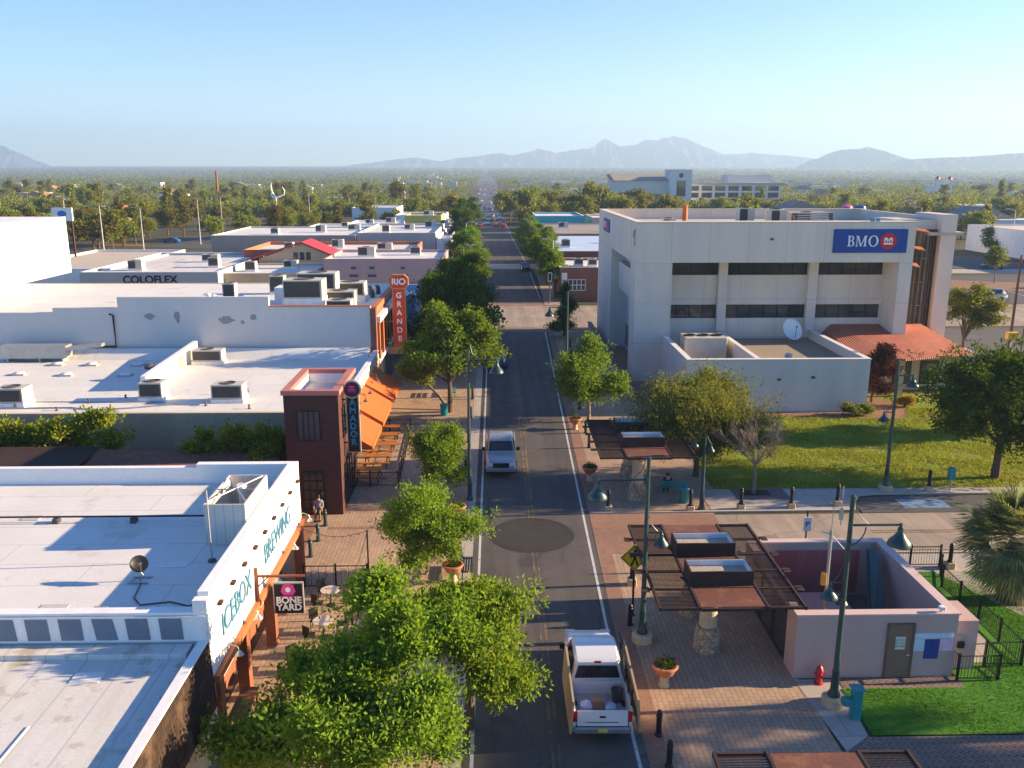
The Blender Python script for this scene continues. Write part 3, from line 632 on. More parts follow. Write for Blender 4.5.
MB().box(-23.95, -23.88, 65, 66, 4.0, 5.0).build('panel', TAN_STUCCO, t)
roof_unit('rooftop_unit', 'small boxy roof unit nearest the left edge of the long white roof', -31.0, 54.9, 4.0, 1.8, 1.3, .95)
roof_unit('rooftop_unit', 'roof unit with dark grille beside the near end of the white divider wall', -22.5, 56.1, 4.0, 1.5, 1.3, 1.0)
roof_unit('rooftop_unit', 'wide blue grey roof unit standing alone near the brick tower', -17.4, 55.6, 4.0, 2.0, 1.2, .95)
roof_unit('rooftop_unit', 'tan roof unit against the grey wall at the far end of the white divider', -22.4, 67.2, 4.0, 2.3, 1.1, .9)
t = thing('roof_ducts', 'pale sheet metal ducts along the left end of the long white roof', 'duct', (-35, 68, 4))
m = MB(); m.box(-39, -33.8, 67.9, 69.0, 4.3, 5.3); m.build('duct', GALV, t)
m = MB(); m.extr([(-33.8, 67.9, 4.9), (-31, 67.95, 5.2), (-31, 68.6, 5.2), (-33.8, 69.0, 4.9)], (0, 0, .25)); m.build('elbow', GALV, t)
for x in (-38.5, -36, -34.2): box('stand', DUCT, t, x-.06, x+.06, 68, 68.9, 4, 4.3)
t = thing('roof_flue', 'round dark roof ventilator on a post beside the white divider wall', 'ventilator', (-24.9, 61.8, 4))
MB().lathe([(.06, 0), (.06, .75), (.35, .8), (.38, 1.0), (.2, 1.15), (0, 1.2)], (-24.9, 61.8, 4.0), 14).build('cowl', GRILLE, t)
for i, (x, y) in enumerate([(-35.2, 63.5), (-31.6, 63.2), (-27.2, 63), (-34, 66.8), (-31.3, 66.7), (-27.7, 66.5)]):
    t = thing('skylight', 'low white skylight dome set in the long white roof', 'skylight', (x, y, 4), 'skylights on the long white roof')
    MB().box(x-.45, x+.45, y-.35, y+.35, 4.0, 4.14).build('curb', GALV, t)
    MB().lathe([(.42, 0), (.36, .06), (.2, .09), (0, .1)], (x, y, 4.14), 14).build('dome', WHITE_PAINT, t)
for i, (x, y, h) in enumerate([(-26.4, 55.2, .35), (-24.6, 56.6, .2), (-22.9, 56.9, .3), (-18.8, 57.3, .35), (-18.2, 59.7, .3), (-17.2, 58.6, .3), (-16.9, 58, .25), (-18.2, 56.4, .25), (-12.4, 56.8, .3), (-15.6, 53.6, .3), (-30.6, 54.2, .25), (-27.6, 53.4, .25), (-18.6, 54.4, .3), (-14.0, 60.8, .25)]):
    t = thing('pipe_vent', 'short dark plumbing vent poking from the long white roof', 'vent', (x, y, 4), 'plumbing vents on the long white roof')
    MB().lathe([(.13, 0), (.06, .05), (.055, h*.7), (.08, h*.7), (.08, h*.7+.06), (0, h*.7+.08)], (x, y, 4.0), 10).build('pipe', GRILLE, t)
t = thing('roof_conduit', 'thin grey conduit snaking over the long white roof near its front edge', 'conduit', (-23, 54, 4))
m = MB(); m.tube([(-36, 54, 4.06), (-31, 53.8, 4.06), (-27, 53.9, 4.06), (-25, 53.3, 4.06), (-23, 53.8, 4.06), (-20.8, 54.6, 4.06), (-19, 54.5, 4.06)], .045, 6); m.tube([(-33, 55.5, 4.06), (-26, 55.3, 4.06), (-21.5, 55.2, 4.06)], .035, 6); m.build('tube', GALV, t)

# ------------------------------------------------------------------ theatre with the stepped grey wall, plant and blade sign
t = thing('theatre_building', 'brick fronted theatre with tall patched grey side wall and stepped parapet', 'theatre', (-25, 82, 0))
m = MB(); ys = (70, 70.35)
for x0, x1, z in ((-64, -35.5, 7.62), (-35.5, -30.3, 8.0), (-30.3, -18.2, 8.85), (-18.2, -10.05, 8.05)):
    m.box(x0, x1, 70, 70.35, 0, z)
m.build('side_wall', M('patched_grey_wall', (.58, .555, .53), .05, .25, .07, .9, streak=((.48, .46, .46), (.5, .5, .1), .3)), t)
m = MB()
for x, z, w_, h in ((-27.8, 7.3, .8, .5), (-25.6, 7.3, .45, .9), (-21.7, 7.0, 1.1, .6), (-20.4, 6.8, .35, .3), (-19.5, 7.2, .5, .45)):
    r_ = random.Random(int(x*10)); n = 19
    m.extr([(x+w_*.62*math.cos(k*6.283/n)*r_.uniform(.55, 1.1), 69.999, z+h*.62*math.sin(k*6.283/n)*r_.uniform(.55, 1.1)) for k in range(n)], (0, -.012, 0))
m.build('render_patch', M('bare_grey_patch', (.27, .27, .275), .25, 2, .2, .95), t)
m = MB(); m.tube([(-38, 69.9, 4.85), (-30.7, 69.9, 4.85), (-30.7, 69.9, 7.4), (-31.0, 69.9, 7.5)], .07, 6); m.build('drain_pipe', DARK_RUST, t)
MB().box(-64, -10.05, 70.35, 93.5, 6.7, 7.0).build('roof', WHITE_ROOF, t)
m = MB(); m.box(-10.05, -9.7, 70, 94, 0, 7.5); m.box(-10.1, -9.62, 69.94, 70.4, 0, 7.9); m.build('front_wall', BRICK_RED, t)
m = MB(); m.box(-10.1, -9.6, 70.42, 94, 7.5, 7.95); m.build('parapet', M('orange_terracotta', (.40, .15, .07), .12, 1, .1, .8), t)
m = MB(); m.box(-9.7, -9.35, 70.6, 93.8, 6.6, 7.1); m.box(-9.7, -9.5, 70.6, 93.8, 3.2, 3.5)
m.build('cornice', WHITE_PAINT, t)
for i in range(9):
    y = 71.2+i*2.5; m = MB(); m.box(-9.7, -9.52, y, y+.5, 3.5, 6.6); m.build('pilaster', ORANGE_STEEL, t)
    mull_window(t, y+.7, y+2.2, -9.7, 3.9, 6.2, 2, 2, ax='x')
    box('shop_window', GLASS, t, -9.7, -9.62, y+.1, y+2.2, .4, 2.9)
m = MB(); m.box(-18.2, -10.05, 69.95, 70.4, 8.052, 8.12); m.build('coping', ORANGE_STEEL, t)
m = MB(); m.box(-64, -10.05, 93.5, 93.8, 0, 7.05); m.build('rear_wall', TAN_STUCCO, t)
m = MB(); m.box(-64, -50.4, 70.4, 105, 7.0, 13.5); m.build('fly_tower', WHITE_PAINT, t)
m = MB(); m.box(-57, -56.5, 98, 98.5, 13.5, 14.2); m.build('tower_roof_box', WHITE_ROOF, t)
m = MB(); m.box(-19.0, -17.4, 75.2, 79.5, 7.0, 8.9); m.build('stair_box', WHITE_PAINT, t)
for i, (lab, x, y, sx, sy, h, c) in enumerate([
    ('large tan plant unit in front on the theatre roof beside the stair box', -15.9, 73.2, 3.2, 2.2, 1.5, 1.4), ('tan plant unit behind the largest one on the theatre roof', -15.8, 78.4, 3.4, 2.2, 1.6, 1.3),
    ('dark plant unit in the middle of the theatre roof cluster', -13.3, 75.2, 2.6, 1.8, 1.2, .5), ('low grey plant unit at the front right of the theatre roof cluster', -12.9, 72.4, 2.0, 1.6, 1.0, .3),
    ('rearmost dark plant unit of the theatre roof cluster', -13.2, 80.4, 2.6, 2, 1.2, .6),
    ('small dark upright unit alone on the left part of the theatre roof', -24.3, 80.2, 1.1, 1.0, 1.5, .2), ('dark square unit at the back of the theatre roof', -21.2, 85.5, 1.4, 1.2, 1.6, .2)]):
    roof_unit('rooftop_unit', lab, x, y, 7.0, sx, sy, h, curb=c)
for i, (x, y) in enumerate([(-25.9, 79), (-25.2, 78.3), (-22.9, 78.6), (-12, 84.5), (-11.4, 85.2), (-11.6, 82.6)]):
    t = thing('pipe_vent', 'short vent on the theatre roof', 'vent', (x, y, 7), 'vents on the theatre roof'); MB().lathe([(.25, 0), (.22, .1), (.2, .7), (.28, .72), (.28, .85), (0, .95)], (x, y, 7.0), 10).build('pipe', WHITE_PAINT if i < 3 else GRILLE, t)
# theatre blade sign
t = thing('theatre_sign', 'tall orange red vertical theatre sign with white stacked letters and framed head', 'sign', (-8.4, 76, 6))
RED = M('orange_red_enamel', (.50, .055, .02), .06, 1, .05, .4, spec=.4); RIM = M('orange_rim', (.62, .26, .07), .06, 1, .05, .5)
def octo(x0, x1, z0, z1, c): return [(x0+c, z0), (x1-c, z0), (x1, z0+c), (x1, z1-c), (x1-c, z1), (x0+c, z1), (x0, z1-c), (x0, z0+c)]
m = MB(); m.box(-8.95, -7.78, 75.85, 76.15, 3.6, 8.68); m.extr([(x, 75.85, z) for x, z in octo(-9.2, -7.52, 8.68, 9.95, .32)], (0, .3, 0)); m.build('body', RIM, t)
m = MB(); m.box(-8.88, -7.85, 75.82, 75.849, 3.7, 8.68); m.extr([(x, 75.82, z) for x, z in octo(-9.12, -7.60, 8.76, 9.87, .29)], (0, .029, 0)); b = m.build('face', RED, t)
text('lettering', 'RIO', .74, WSIGN, b, (-8.36, 75.81, 9.31), FACE_Y, .01, off=.02)
text('lettering', 'G\nR\nA\nN\nD\nE', .66, WSIGN, b, (-8.36, 75.81, 6.2), FACE_Y, .01, off=.02, spacing=1.16)
m = MB()
for z in (4.2, 5.8, 7.2): m.box(-9.7, -8.95, 75.96, 76.04, z-.05, z+.05)
m.build('bracket', RIM, t)
m = MB(); m.box(-9.5, -7.3, 75.9, 77, 2.9, 3.55); m.build('pedestal', M('tan_orange', (.5, .3, .14), .1, 1, .1, .8), t)
# buildings beyond on the left
LBLUE = M('light_blue_paint', (.28, .45, .62), .06, .5, .06, .8)
t = flat_roof_building('blue_shop_building', 'light blue painted shop right behind the orange theatre sign', -24, -8.6, 94.2, 103.9, 5.0, .5, LBLUE, WHITE_ROOF, LBLUE)
box('shop_window', GLASS, t, -8.6, -8.5, 95, 103, .4, 2.6)
t = flat_roof_building('pink_building', 'dull pink building with blank side wall and small dark vents', -24.2, -7.3, 124.2, 139, 6.3, .3, ROSE_STUCCO, WHITE_ROOF, M('rose_cap', (.50, .33, .30), .06, 1, .05, .9))
for x, z, w_ in ((-20, 5.2, .7), (-20, 4.1, 1.2), (-17.4, 5.2, .7), (-17.4, 4.1, 1.2), (-13, 5.2, .6), (-13, 4.1, 1.2), (-9.4, 4.1, .9)): box('vent', GRILLE, t, x-w_/2, x+w_/2, 124.14, 124.2, z, z+.35)
t = flat_roof_building('cream_gable_annex', 'low cream building with white roof in front of the red gable', -40, -26, 124.6, 139, 4.3, .25, TAN_STUCCO, WHITE_ROOF, M('cream_cap', (.62, .52, .38), .06, 1, .05, .9))
t = thing('red_gable_building', 'cream building with bright red metal gable roof', 'building', (-32.5, 144, 0))
CREAM = M('cream_stucco', (.58, .44, .27), .07, .4, .07, .9)
m = MB(); m.extr([(-37.5, 140, 0), (-25.5, 140, 0), (-25.5, 140, 5.4), (-30.5, 140, 7.6), (-37.5, 140, 5.2)], (0, 6.5, 0)); m.build('wall', CREAM, t)
REDR = M('red_metal_roof', (.40, .028, .02), .06, .6, .05, .45, sheets=(.5, 30, .04, 0))
m = MB(); m.extr([(-30.5, 139.4, 7.62), (-24.6, 139.4, 5.1), (-24.6, 139.4, 5.35), (-30.5, 139.4, 7.87)], (0, 8, 0)); m.extr([(-30.5, 139.4, 7.62), (-30.5, 139.4, 7.87), (-43, 139.4, 3.9), (-43, 139.4, 3.65)], (0, 8, 0)); m.build('roof', REDR, t)
for x in (-31.6, -30.6, -29.6): box('window', GLASS, t, x-.35, x+.35, 139.94, 140, 5.0, 6.2)
t = flat_roof_building('orange_building', 'long orange red stuccoed building with stepped parapet', -42, -13.5, 147.5, 165, 5.4, .5, M('orange_stucco', (.47, .13, .06), .07, .4, .07, .9), WHITE_ROOF, M('orange_cap', (.5, .2, .1), .06, 1, .05, .9))
m = MB(); m.box(-20, -19, 147.35, 147.5, 2.6, 5.4); m.build('door', M('pale_orange', (.55, .27, .16), .05, 1, .05, .8), t)
t = flat_roof_building('orange_wing', 'low orange wing with white roof at the street end of the orange building', -13.4, -9.4, 140, 165, 3.4, .5, M('orange_stucco', (0, 0, 0)), WHITE_ROOF, WHITE_PAINT)
t = flat_roof_building('beige_building', 'long beige building with blank walls and broad white roof', -55, -27, 172, 200, 6.4, .2, M('brownish_stucco', (.40, .31, .24), .06, .3, .06, .9), WHITE_ROOF, WHITE_PAINT)
t = flat_roof_building('grey_building', 'pale grey building with two dark doors in its blank wall', -26.8, -11.5, 172.4, 205, 6.6, .4, M('warm_grey_stucco', (.47, .42, .38), .06, .3, .06, .9), WHITE_ROOF, PALE_STUCCO)
for x in (-19.5, -15): box('door', GLASS, t, x-.6*1.3, x+.6*1.3, 172.3, 172.4, 3.2, 5.2)
t = flat_roof_building('white_street_shop', 'narrow white shop with parapet facing the tree lined street', -11.3, -8.6, 172.3, 206, 5.2, .7, WHITE_PAINT, WHITE_ROOF, WHITE_PAINT)
t = flat_roof_building('olive_building', 'olive green painted building with flat top', -22.4, -13.3, 222, 236, 7.6, .4, M('olive_paint', (.38, .35, .10), .06, .5, .06, .9), WHITE_ROOF, M('olive_cap', (.46, .44, .2), .05, 1, .05, .9))
t = flat_roof_building('red_low_building', 'low brick red building beside the olive green one', -16, -8.6, 207, 221, 5.8, .4, M('brick_red_stucco', (.42, .10, .06), .06, .5, .06, .9), WHITE_ROOF, WHITE_PAINT)
t = flat_roof_building('red_pylon_shop', 'narrow red fronted shop with tall fin toward the trees', -8.5, -7.0, 205, 216, 7.0, .3, M('brick_red_stucco', (0, 0, 0)), WHITE_ROOF, WHITE_PAINT)
for i, (lab, x0, x1, y0, y1, h) in enumerate([
    ('white roofed building left of the olive green one', -38, -24, 226, 246, 5.2), ('broad white block behind the beige building', -44, -28, 208, 222, 5.6), ('white building at the street beyond the olive block', -13, -8.2, 238, 262, 6),
    ('low white building past the olive block', -30, -15, 268, 290, 5.5), ('pale block with white roof far up the left side', -48, -33, 300, 322, 6.5), ('pinkish shop beyond the trees at the left kerb', -16, -9.5, 320, 345, 6.5)]):
    flat_roof_building('white_building', lab, x0, x1, y0, y1, h, .4, WHITE_PAINT if i != 5 else ROSE_STUCCO, WHITE_ROOF, WHITE_PAINT)
t = flat_roof_building('grey_sign_building', 'long blue grey building with dark lettering on its wall', -57.5, -38.5, 122, 152, 4.7, .35, M('blue_grey_paint', (.34, .38, .40), .05, .4, .06, .9), OLD_ROOF, WHITE_PAINT)
text('lettering', 'COLOFLEX', 1.5, M('black_lettering', (.015, .015, .02), .1, 1, .05, .6), t, (-47.9, 121.97, 4.0), FACE_Y, .02, off=.05)
t = flat_roof_building('dark_low_building', 'low dark walled building with white roof and tan end', -66, -52, 147, 158, 3.7, .3, M('dark_grey_brown', (.12, .10, .095), .1, .4, .08, .9), WHITE_ROOF, WHITE_PAINT)
MB().box(-51.99, -48.6, 147, 156, 0, 3.4).build('end_room', TAN_STUCCO, t)
t = flat_roof_building('white_side_wall_building', 'white windowless building beside the fly tower with tan roof', -72, -56, 128, 160, 4.6, .3, WHITE_PAINT, M('tan_gravel', (.5, .42, .32), .1, .5, .1, .9), WHITE_PAINT)
t = flat_roof_building('blue_roofed_shed', 'small pale blue roofed shed beside the cream annex', -50, -41, 150, 166, 3.6, .2, GREY_STUCCO, M('pale_blue_roof', (.45, .55, .66), .05, .5, .05, .7), None)
t = thing('rooftop_sign', 'small white sign with blue oval on the roof behind the white fly tower', 'sign', (-73, 150, 12))
m = MB(); m.box(-74.2, -70.8, 150, 150.3, 10.6, 12.8); m.build('board', WHITE_PAINT, t)
m = MB(); m.xf = Matrix.Translation((-72.5, 149.99, 11.8)) @ Matrix.Rotation(R(90), 4, 'X') @ Matrix.Diagonal((1.5, 1, 1, 1)); m.lathe([(.5, 0.001), (.5, .03)], n=20); m.build('oval', M('oval_blue', (.04, .16, .45), .1, 1, .05, .5), t)
m = MB(); m.box(-71.4, -71.1, 150.31, 150.6, 0, 12.6); m.box(-74, -73.7, 150.31, 150.6, 0, 12); m.build('post', BRICK_DARK, t)
# ------------------------------------------------------------------ bank building
t = thing('bank_building', 'large pale three storey office block with blue sign and deep set dark window strips', 'building', (25, 88, 0))
GREYP = PALE_STUCCO
m = MB()
m.box(12.5, 37.2, 77, 80, 10.8, 14.3)                     # front band
m.box(12.5, 15.75, 77, 80, 0, 10.8)                        # left pier
m.box(36.0, 37.2, 77, 80.4, 0, 10.8)                       # right pier
m.box(12.5, 13.1, 80, 105, 10.7, 14.3); m.box(12.5, 13.1, 93.2, 105, 0, 10.7)
m.box(37.2, 37.25, 77.4, 81.5, 0, 14.2)
m.box(13.1, 44, 104.4, 105, 0, 14.3)
m.box(43.4, 44, 86, 104.4, 0, 14.3)
m.build('wall', GREYP, t)
m = MB()
m.box(15.75, 36, 80, 80.5, 6.62, 9.36); m.box(15.75, 36, 80, 80.5, 0, 5.34)
for a, b in ((20.6, 21.4), (28.9, 29.75)): m.box(a, b, 79.5, 79.998, 0, 10.799)
m.build('spandrel', GREYP, t)
m = MB(); m.box(14.2, 15.6, 80.4, 93.2, 0, 10.7); m.box(13.1, 15.6, 93.2, 93.6, 0, 10.7); m.box(13.1, 15.75, 80.0, 80.4, 0, 10.7); m.build('recess_wall', GREYW_STUCCO, t)
m = MB(); m.box(13.3, 14.2, 82, 93.1, 6.6, 9.4); m.build('recess_balcony', GREYP, t)
f = MB(); f.box(14.15, 14.198, 81.5, 92.8, 9.7, 10.5); f.box(14.15, 14.198, 88, 92.8, .4, 2.7); f.build('window', GLASS, t)
for z0, z1 in ((9.36, 10.8), (5.34, 6.62)):
    zz1 = 10.7 if z0 > 8 else z1
    for a, b in ((15.75, 20.6), (21.4, 28.9), (29.75, 36)):
        f = MB(); f.box(a, b, 80.30, 80.36, z0, min(z1, 10.78))
        f = f.build('window', GLASS, t)
        fr = MB(); n = max(3, int((b-a)/1.1))
        for k in range(1, n): xx = a+(b-a)*k/n; fr.box(xx-.03, xx+.03, 80.22, 80.299, z0, min(z1, 10.78))
        fr.box(a, b, 80.2, 80.299, z0, z0+.05)
        fr.build('mullion', BLACK_METAL, f)
        bl = MB()
        for k in range(n):
            if rnd.random() < .45: xx = a+(b-a)*k/n; bl.box(xx+.04, xx+(b-a)/n-.04, 80.285, 80.298, z0+.02+(min(z1, 10.78)-z0)*rnd.uniform(.35, .7), min(z1, 10.78)-.01)
        if bl.v: bl.build('blind', M('window_blind', (.075, .07, .062), .2, 1, .1, .7), f)
MB().box(13.1, 43.4, 80.5, 104.4, 12.9, 13.2).build('roof', M('tan_gravel', (.5, .42, .32)), t)
m = MB(); m.box(12.46, 37.25, 76.96, 77.5, 14.302, 14.36); m.box(12.46, 13.14, 77.5, 105, 14.302, 14.36); m.box(13.14, 44.05, 104.3, 105.05, 14.302, 14.36); m.build('coping', PALE_STUCCO, t)
# stair tower at the right end: dark curved glass and a pale fin
m = MB(); n = 9
for i in range(n):
    a0 = i/n; a1 = (i+1)/n
    def P(a): return (37.4+(41.3-37.4)*a, 81.4-1.0*math.sin(a*math.pi))
    (x0, y0), (x1, y1) = P(a0), P(a1); m.quad((x0, y0, 0), (x1, y1, 0), (x1, y1, 13.4), (x0, y0, 13.4))
gl = m.build('stair_glass', GLASS, t)
m = MB()
for i in range(n+1):
    x, y = P(i/n); m.tube([(x, y-.05, 0), (x, y-.05, 13.4)], .05, 6)
BRONZE = M('bronze_mullion', (.13, .075, .04), .2, 1, .1, .5)
for z in (2, 4.2, 6.4, 8.6, 10.8, 13.2):
    m.tube([(P(i/n)[0], P(i/n)[1]-.05, z) for i in range(n+1)], .035, 6)
m.build('stair_mullion', BRONZE, gl)
m = MB(); m.box(41.3, 42.7, 80.6, 86, 0, 14.8); m.build('stair_fin', M('fin_concrete', (.64, .56, .48), .06, .3, .06, .9), t)
m = MB(); m.box(37.3, 41.3, 81.6, 86, 13.4, 14.3); m.build('stair_roof', PALE_STUCCO, t)
TILE = brick_mat('red_clay_tile', (.42, .13, .07), (.36, .10, .055), (.12, .035, .025), .30, .42, .035, False, var=.1)
for z, yo in ((13.5, 0), (11.9, .2), (10.4, .5)):
    m = MB(); m.extr([(37.26, 77.6, z+.1), (37.26, 80.2, z+.25), (39.6-yo, 80.2, z-.1), (38.9-yo, 78.0, z-.2)], (0, 0, .09)); m.build('shade_ledge', TILE, t)
# blue sign with writing and emblem
SBLUE = M('sign_blue', (.004, .05, .26), .05, .5, .03, .45); SRED = M('sign_red', (.60, .015, .025), .05, 1, .03, .45)
b = box('sign_panel', SBLUE, t, 29.9, 36.45, 76.88, 76.998, 11.65, 13.72)
def serif_bmo(parent, x, y, z, h, mt, face=1):
    """the three serif capitals, cut as flat raised shapes; x is the left edge, z the foot"""
    def put(name, polys):
        m = MB()
        for i, q in enumerate(polys): m.extr([(x+px*h*face, y-face*.0007*i, z+pz*h) for px, pz in (q if face > 0 else q[::-1])], (0, -.012*face, 0))
        return m.build(name, mt, parent)
    def arc(cx, cz, ro, ri, a0, a1, n=12, sx=1.0):
        o = [(cx+ro[0]*math.cos(a0+(a1-a0)*k/n), cz+ro[1]*math.sin(a0+(a1-a0)*k/n)) for k in range(n+1)]; q = [(cx+ri[0]*math.cos(a0+(a1-a0)*k/n), cz+ri[1]*math.sin(a0+(a1-a0)*k/n)) for k in range(n+1)]
        return [[o[k], o[k+1], q[k+1], q[k]][::-1] for k in range(n)]
    H = math.pi/2
    R_ = lambda a, b, c, d: [(a, c), (b, c), (b, d), (a, d)]
    put('letter', [R_(.09, .25, .0, 1.0), R_(0, .36, 0, .06), R_(0, .36, .94, 1.0), R_(.30, .42, .47, .54)]+arc(.36, .75, (.24, .25), (.10, .19), -H, H)+arc(.38, .26, (.29, .26), (.13, .20), -H, H))
    o = .80
    put('letter', [R_(o+.08, o+.14, .0, 1.0), R_(o, o+.24, 0, .06), R_(o, o+.2, .94, 1.0), R_(o+.82, o+.98, 0, 1.0), R_(o+.74, o+1.08, 0, .06), R_(o+.86, o+1.08, .94, 1.0), [(o+.08, 1.0), (o+.44, .0), (o+.54, .0), (o+.26, 1.0)], [(o+.46, .0), (o+.54, .0), (o+.92, 1.0), (o+.82, 1.0)]])
    o = 2.02
    put('letter', arc(o+.46, .5, (.48, .53), (.30, .46), 0, 4*H, 28))
serif_bmo(b, 31.12, 76.87, 12.22, .93, WSIGN)
m = MB(); m.xf = Matrix.Translation((34.75, 76.88, 12.68)) @ Matrix.Rotation(R(90), 4, 'X'); m.lathe([(.72, .001), (.72, .03)], n=36); em = m.build('emblem', SRED, b)
m = MB(); y0 = 76.845
for s in (-1, 1):
    pts = [(.03, -.08), (.40, -.08), (.40, .12), (.33, .24), (.215, .29), (.10, .24), (.03, .12)]
    m.extr([(34.75+s*x, y0, 12.72+z) for x, z in (pts if s > 0 else pts[::-1])], (0, -.01, 0))
m.extr([(34.35, y0, 12.38), (35.15, y0, 12.38), (35.15, y0, 12.54), (34.35, y0, 12.54)], (0, -.01, 0)); m.build('emblem_mark', WSIGN, em)
m = MB()
for s in (-1, 1): m.extr([(34.75+s*.215-.06, y0-.011, 12.66), (34.75+s*.215+.06, y0-.011, 12.66), (34.75+s*.215+.06, y0-.011, 12.80), (34.75+s*.215-.06, y0-.011, 12.80)], (0, -.006, 0))
m.build('emblem_notch', SRED, em)
b = box('side_sign', SBLUE, t, 12.40, 12.498, 95, 100, 12.2, 13.6)
m = MB(); m.xf = Matrix.Translation((12.40, 96.6, 12.9)) @ Matrix.Rotation(R(-90), 4, 'Y'); m.lathe([(.55, .001), (.55, .03)], n=24); m.build('side_emblem', SRED, b)
text('lettering', 'BMO', .9, WSIGN, b, (12.39, 98.6, 12.9), (R(90), 0, R(-90)), .008, off=.012)
m = MB()
for (x, z, w_, h, ) in ((14.1, 12.2, .5, 1.3), (14.7, 12.9, .7, .6), (13.9, 13.4, .5, .35)): m.box(12.47+0, 12.499, 77.3+x-13.7, 77.3+x-13.7+w_, z, z+h)
m.build('bare_patch', M('worn_patch', (.36, .27, .2), .25, 3, .2, .95), t)
box('wall_vent', GRILLE, t, 24.3, 24.6, 76.95, 77, 12.75, 12.95)
# low annex in front
t = thing('annex_building', 'low pale walled annex with gravel roof in front of the office block', 'building', (22.5, 73, 0))
m = MB(); H = 4.27
m.box(15.1, 29.6, 66.4, 66.75, 0, H); m.box(15.1, 15.45, 66.75, 79.5, 0, H); m.box(29.25, 29.6, 66.75, 79.5, 0, H); m.box(20.6, 20.9, 66.75, 79.5, 2.0, H); m.build('wall', GREYW_STUCCO, t)
MB().box(20.9, 29.25, 66.75, 79.5, 3.2, 3.5).build('roof', M('brown_roof_gravel', (.30, .235, .17), .25, .6, .3, .95, bump=.6), t)
MB().box(15.45, 20.6, 66.75, 79.5, 1.6, 1.9).build('pit_floor', M('dark_pit_floor', (.16, .11, .09), .2, .6, .2, .95), t)
m = MB(); m.box(15.05, 29.65, 66.35, 66.8, H+.002, H+.06); m.box(15.05, 15.5, 66.8, 79.5, H+.002, H+.06); m.box(29.2, 29.65, 66.8, 79.5, H+.002, H+.06); m.box(20.55, 20.95, 66.8, 79.5, H+.002, H+.06); m.build('coping', M('pale_cap', (.66, .62, .58), .05, 1, .05, .9), t)
for x, z in ((22.3, 2.6), (25, 2.75), (17.2, .5)): box('wall_bracket', GRILLE, t, x, x+.25, 66.3, 66.4, z, z+.18)
t = thing('cooling_unit', 'big tan cooling unit on legs inside the walled pit of the annex', 'roof unit', (18.2, 74.4, 1.9))
MB().box(16.4, 20.0, 73.2, 75.6, 2.9, 4.75, .04).build('cabinet', DUCT, t)
m = MB()
for k in range(3): m.lathe([(.5, 0), (.5, .1), (.42, .1), (.4, .02), (.06, .02)], (17.0+k*1.2, 74.4, 4.751), 18)
m.build('fan_guard', DARK_RUST, t)
for xx in (16.5, 18.2, 19.8):
    for yy in (73.3, 75.4): box('leg', GALV, t, xx-.05, xx+.05, yy-.05, yy+.05, 1.9, 2.9)
m = MB(); m.box(17.2, 19.4, 73.9, 75.2, 1.9, 2.8); m.build('coil', GRILLE, t)
t = thing('white_dish', 'white satellite dish on the brown gravel roof', 'satellite dish', (27.1, 78.2, 3.5))
m = MB(); m.tube([(27.1, 78.2, 3.5), (27.1, 78.2, 4.3)], .05, 8); m.build('mount', GALV, t)
m = MB(); m.xf = Matrix.Translation((27.1, 78.05, 4.5)) @ Matrix.Rotation(R(20), 4, 'Z') @ Matrix.Rotation(R(60), 4, 'X'); m.lathe([(0, 0), (.4, .04), (.75, .16), (1.0, .3), (1.02, .3), (.76, .13), (.4, .01), (0, -.03)], n=28); m.build('reflector', WHITE_PAINT, t)
m = MB(); m.xf = Matrix.Translation((27.1, 78.05, 4.5)) @ Matrix.Rotation(R(20), 4, 'Z') @ Matrix.Rotation(R(60), 4, 'X'); m.tube([(0, -.9, .28), (0, 0, .9)], .025, 6); m.lathe([(.07, .85), (.07, 1.0)], n=8); m.build('feed_arm', GRILLE, t)
dish('small_roof_dish', 'small blue grey dish near the front edge of the gravel roof', 23.6, 68, 3.5, .3, R(-30), h=.7, col=GALV)
# clay tile porch roof
t = thing('tile_roof_porch', 'red clay tiled porch roof beside the annex with tan walls', 'porch', (36, 75, 0))
m = MB(); e = [(30.2, 73.6), (34.4, 70.6), (41.4, 73.2), (41.2, 80.4), (30.2, 80.4)]
top = [(31.5, 79.9, 4.75), (40.0, 79.9, 4.75)]
V = [(x, y, 3.35) for x, y in e]+top+[(x, y, 3.2) for x, y in e]
m.add(V, [(0, 1, 5), (1, 2, 6, 5), (2, 3, 6), (0, 5, 6, 3, 4), (11, 10, 9, 8, 7), (0, 7, 8, 1), (1, 8, 9, 2), (2, 9, 10, 3), (3, 10, 11, 4), (4, 11, 7, 0)])
TT = NT('clay_tile_roof'); v = TT.coord(); wv = TT.n('TexWave', wave_type='BANDS', bands_direction='X'); TT.set(wv.inputs['Vector'], v); wv.inputs['Scale'].default_value = 1.5; wv.inputs['Distortion'].default_value = .2
sp = TT.n('TexBrick', offset=0); TT.set(sp.inputs['Vector'], v); sp.inputs['Scale'].default_value = 1; sp.inputs['Brick Width'].default_value = .21; sp.inputs['Row Height'].default_value = .45; sp.inputs['Mortar Size'].default_value = .02
sp.inputs['Color1'].default_value = (.42, .115, .06, 1); sp.inputs['Color2'].default_value = (.35, .09, .05, 1); sp.inputs['Mortar'].default_value = (.13, .035, .025, 1)
TT.set(TT.b.inputs['Base Color'], TT.mix(TT.ramp(TT.noise(v, .6), [(.35, 0), (.7, .6)]), sp.outputs['Color'], (.45, .17, .10, 1))); TT.b.inputs['Roughness'].default_value = .8
TT.bump(wv.outputs['Fac'], .9, .06)
m.build('roof', TT.m, t)
m = MB(); m.box(33.2, 40.8, 73.6, 80, 0, 3.2); m.build('wall', TAN_STUCCO, t)
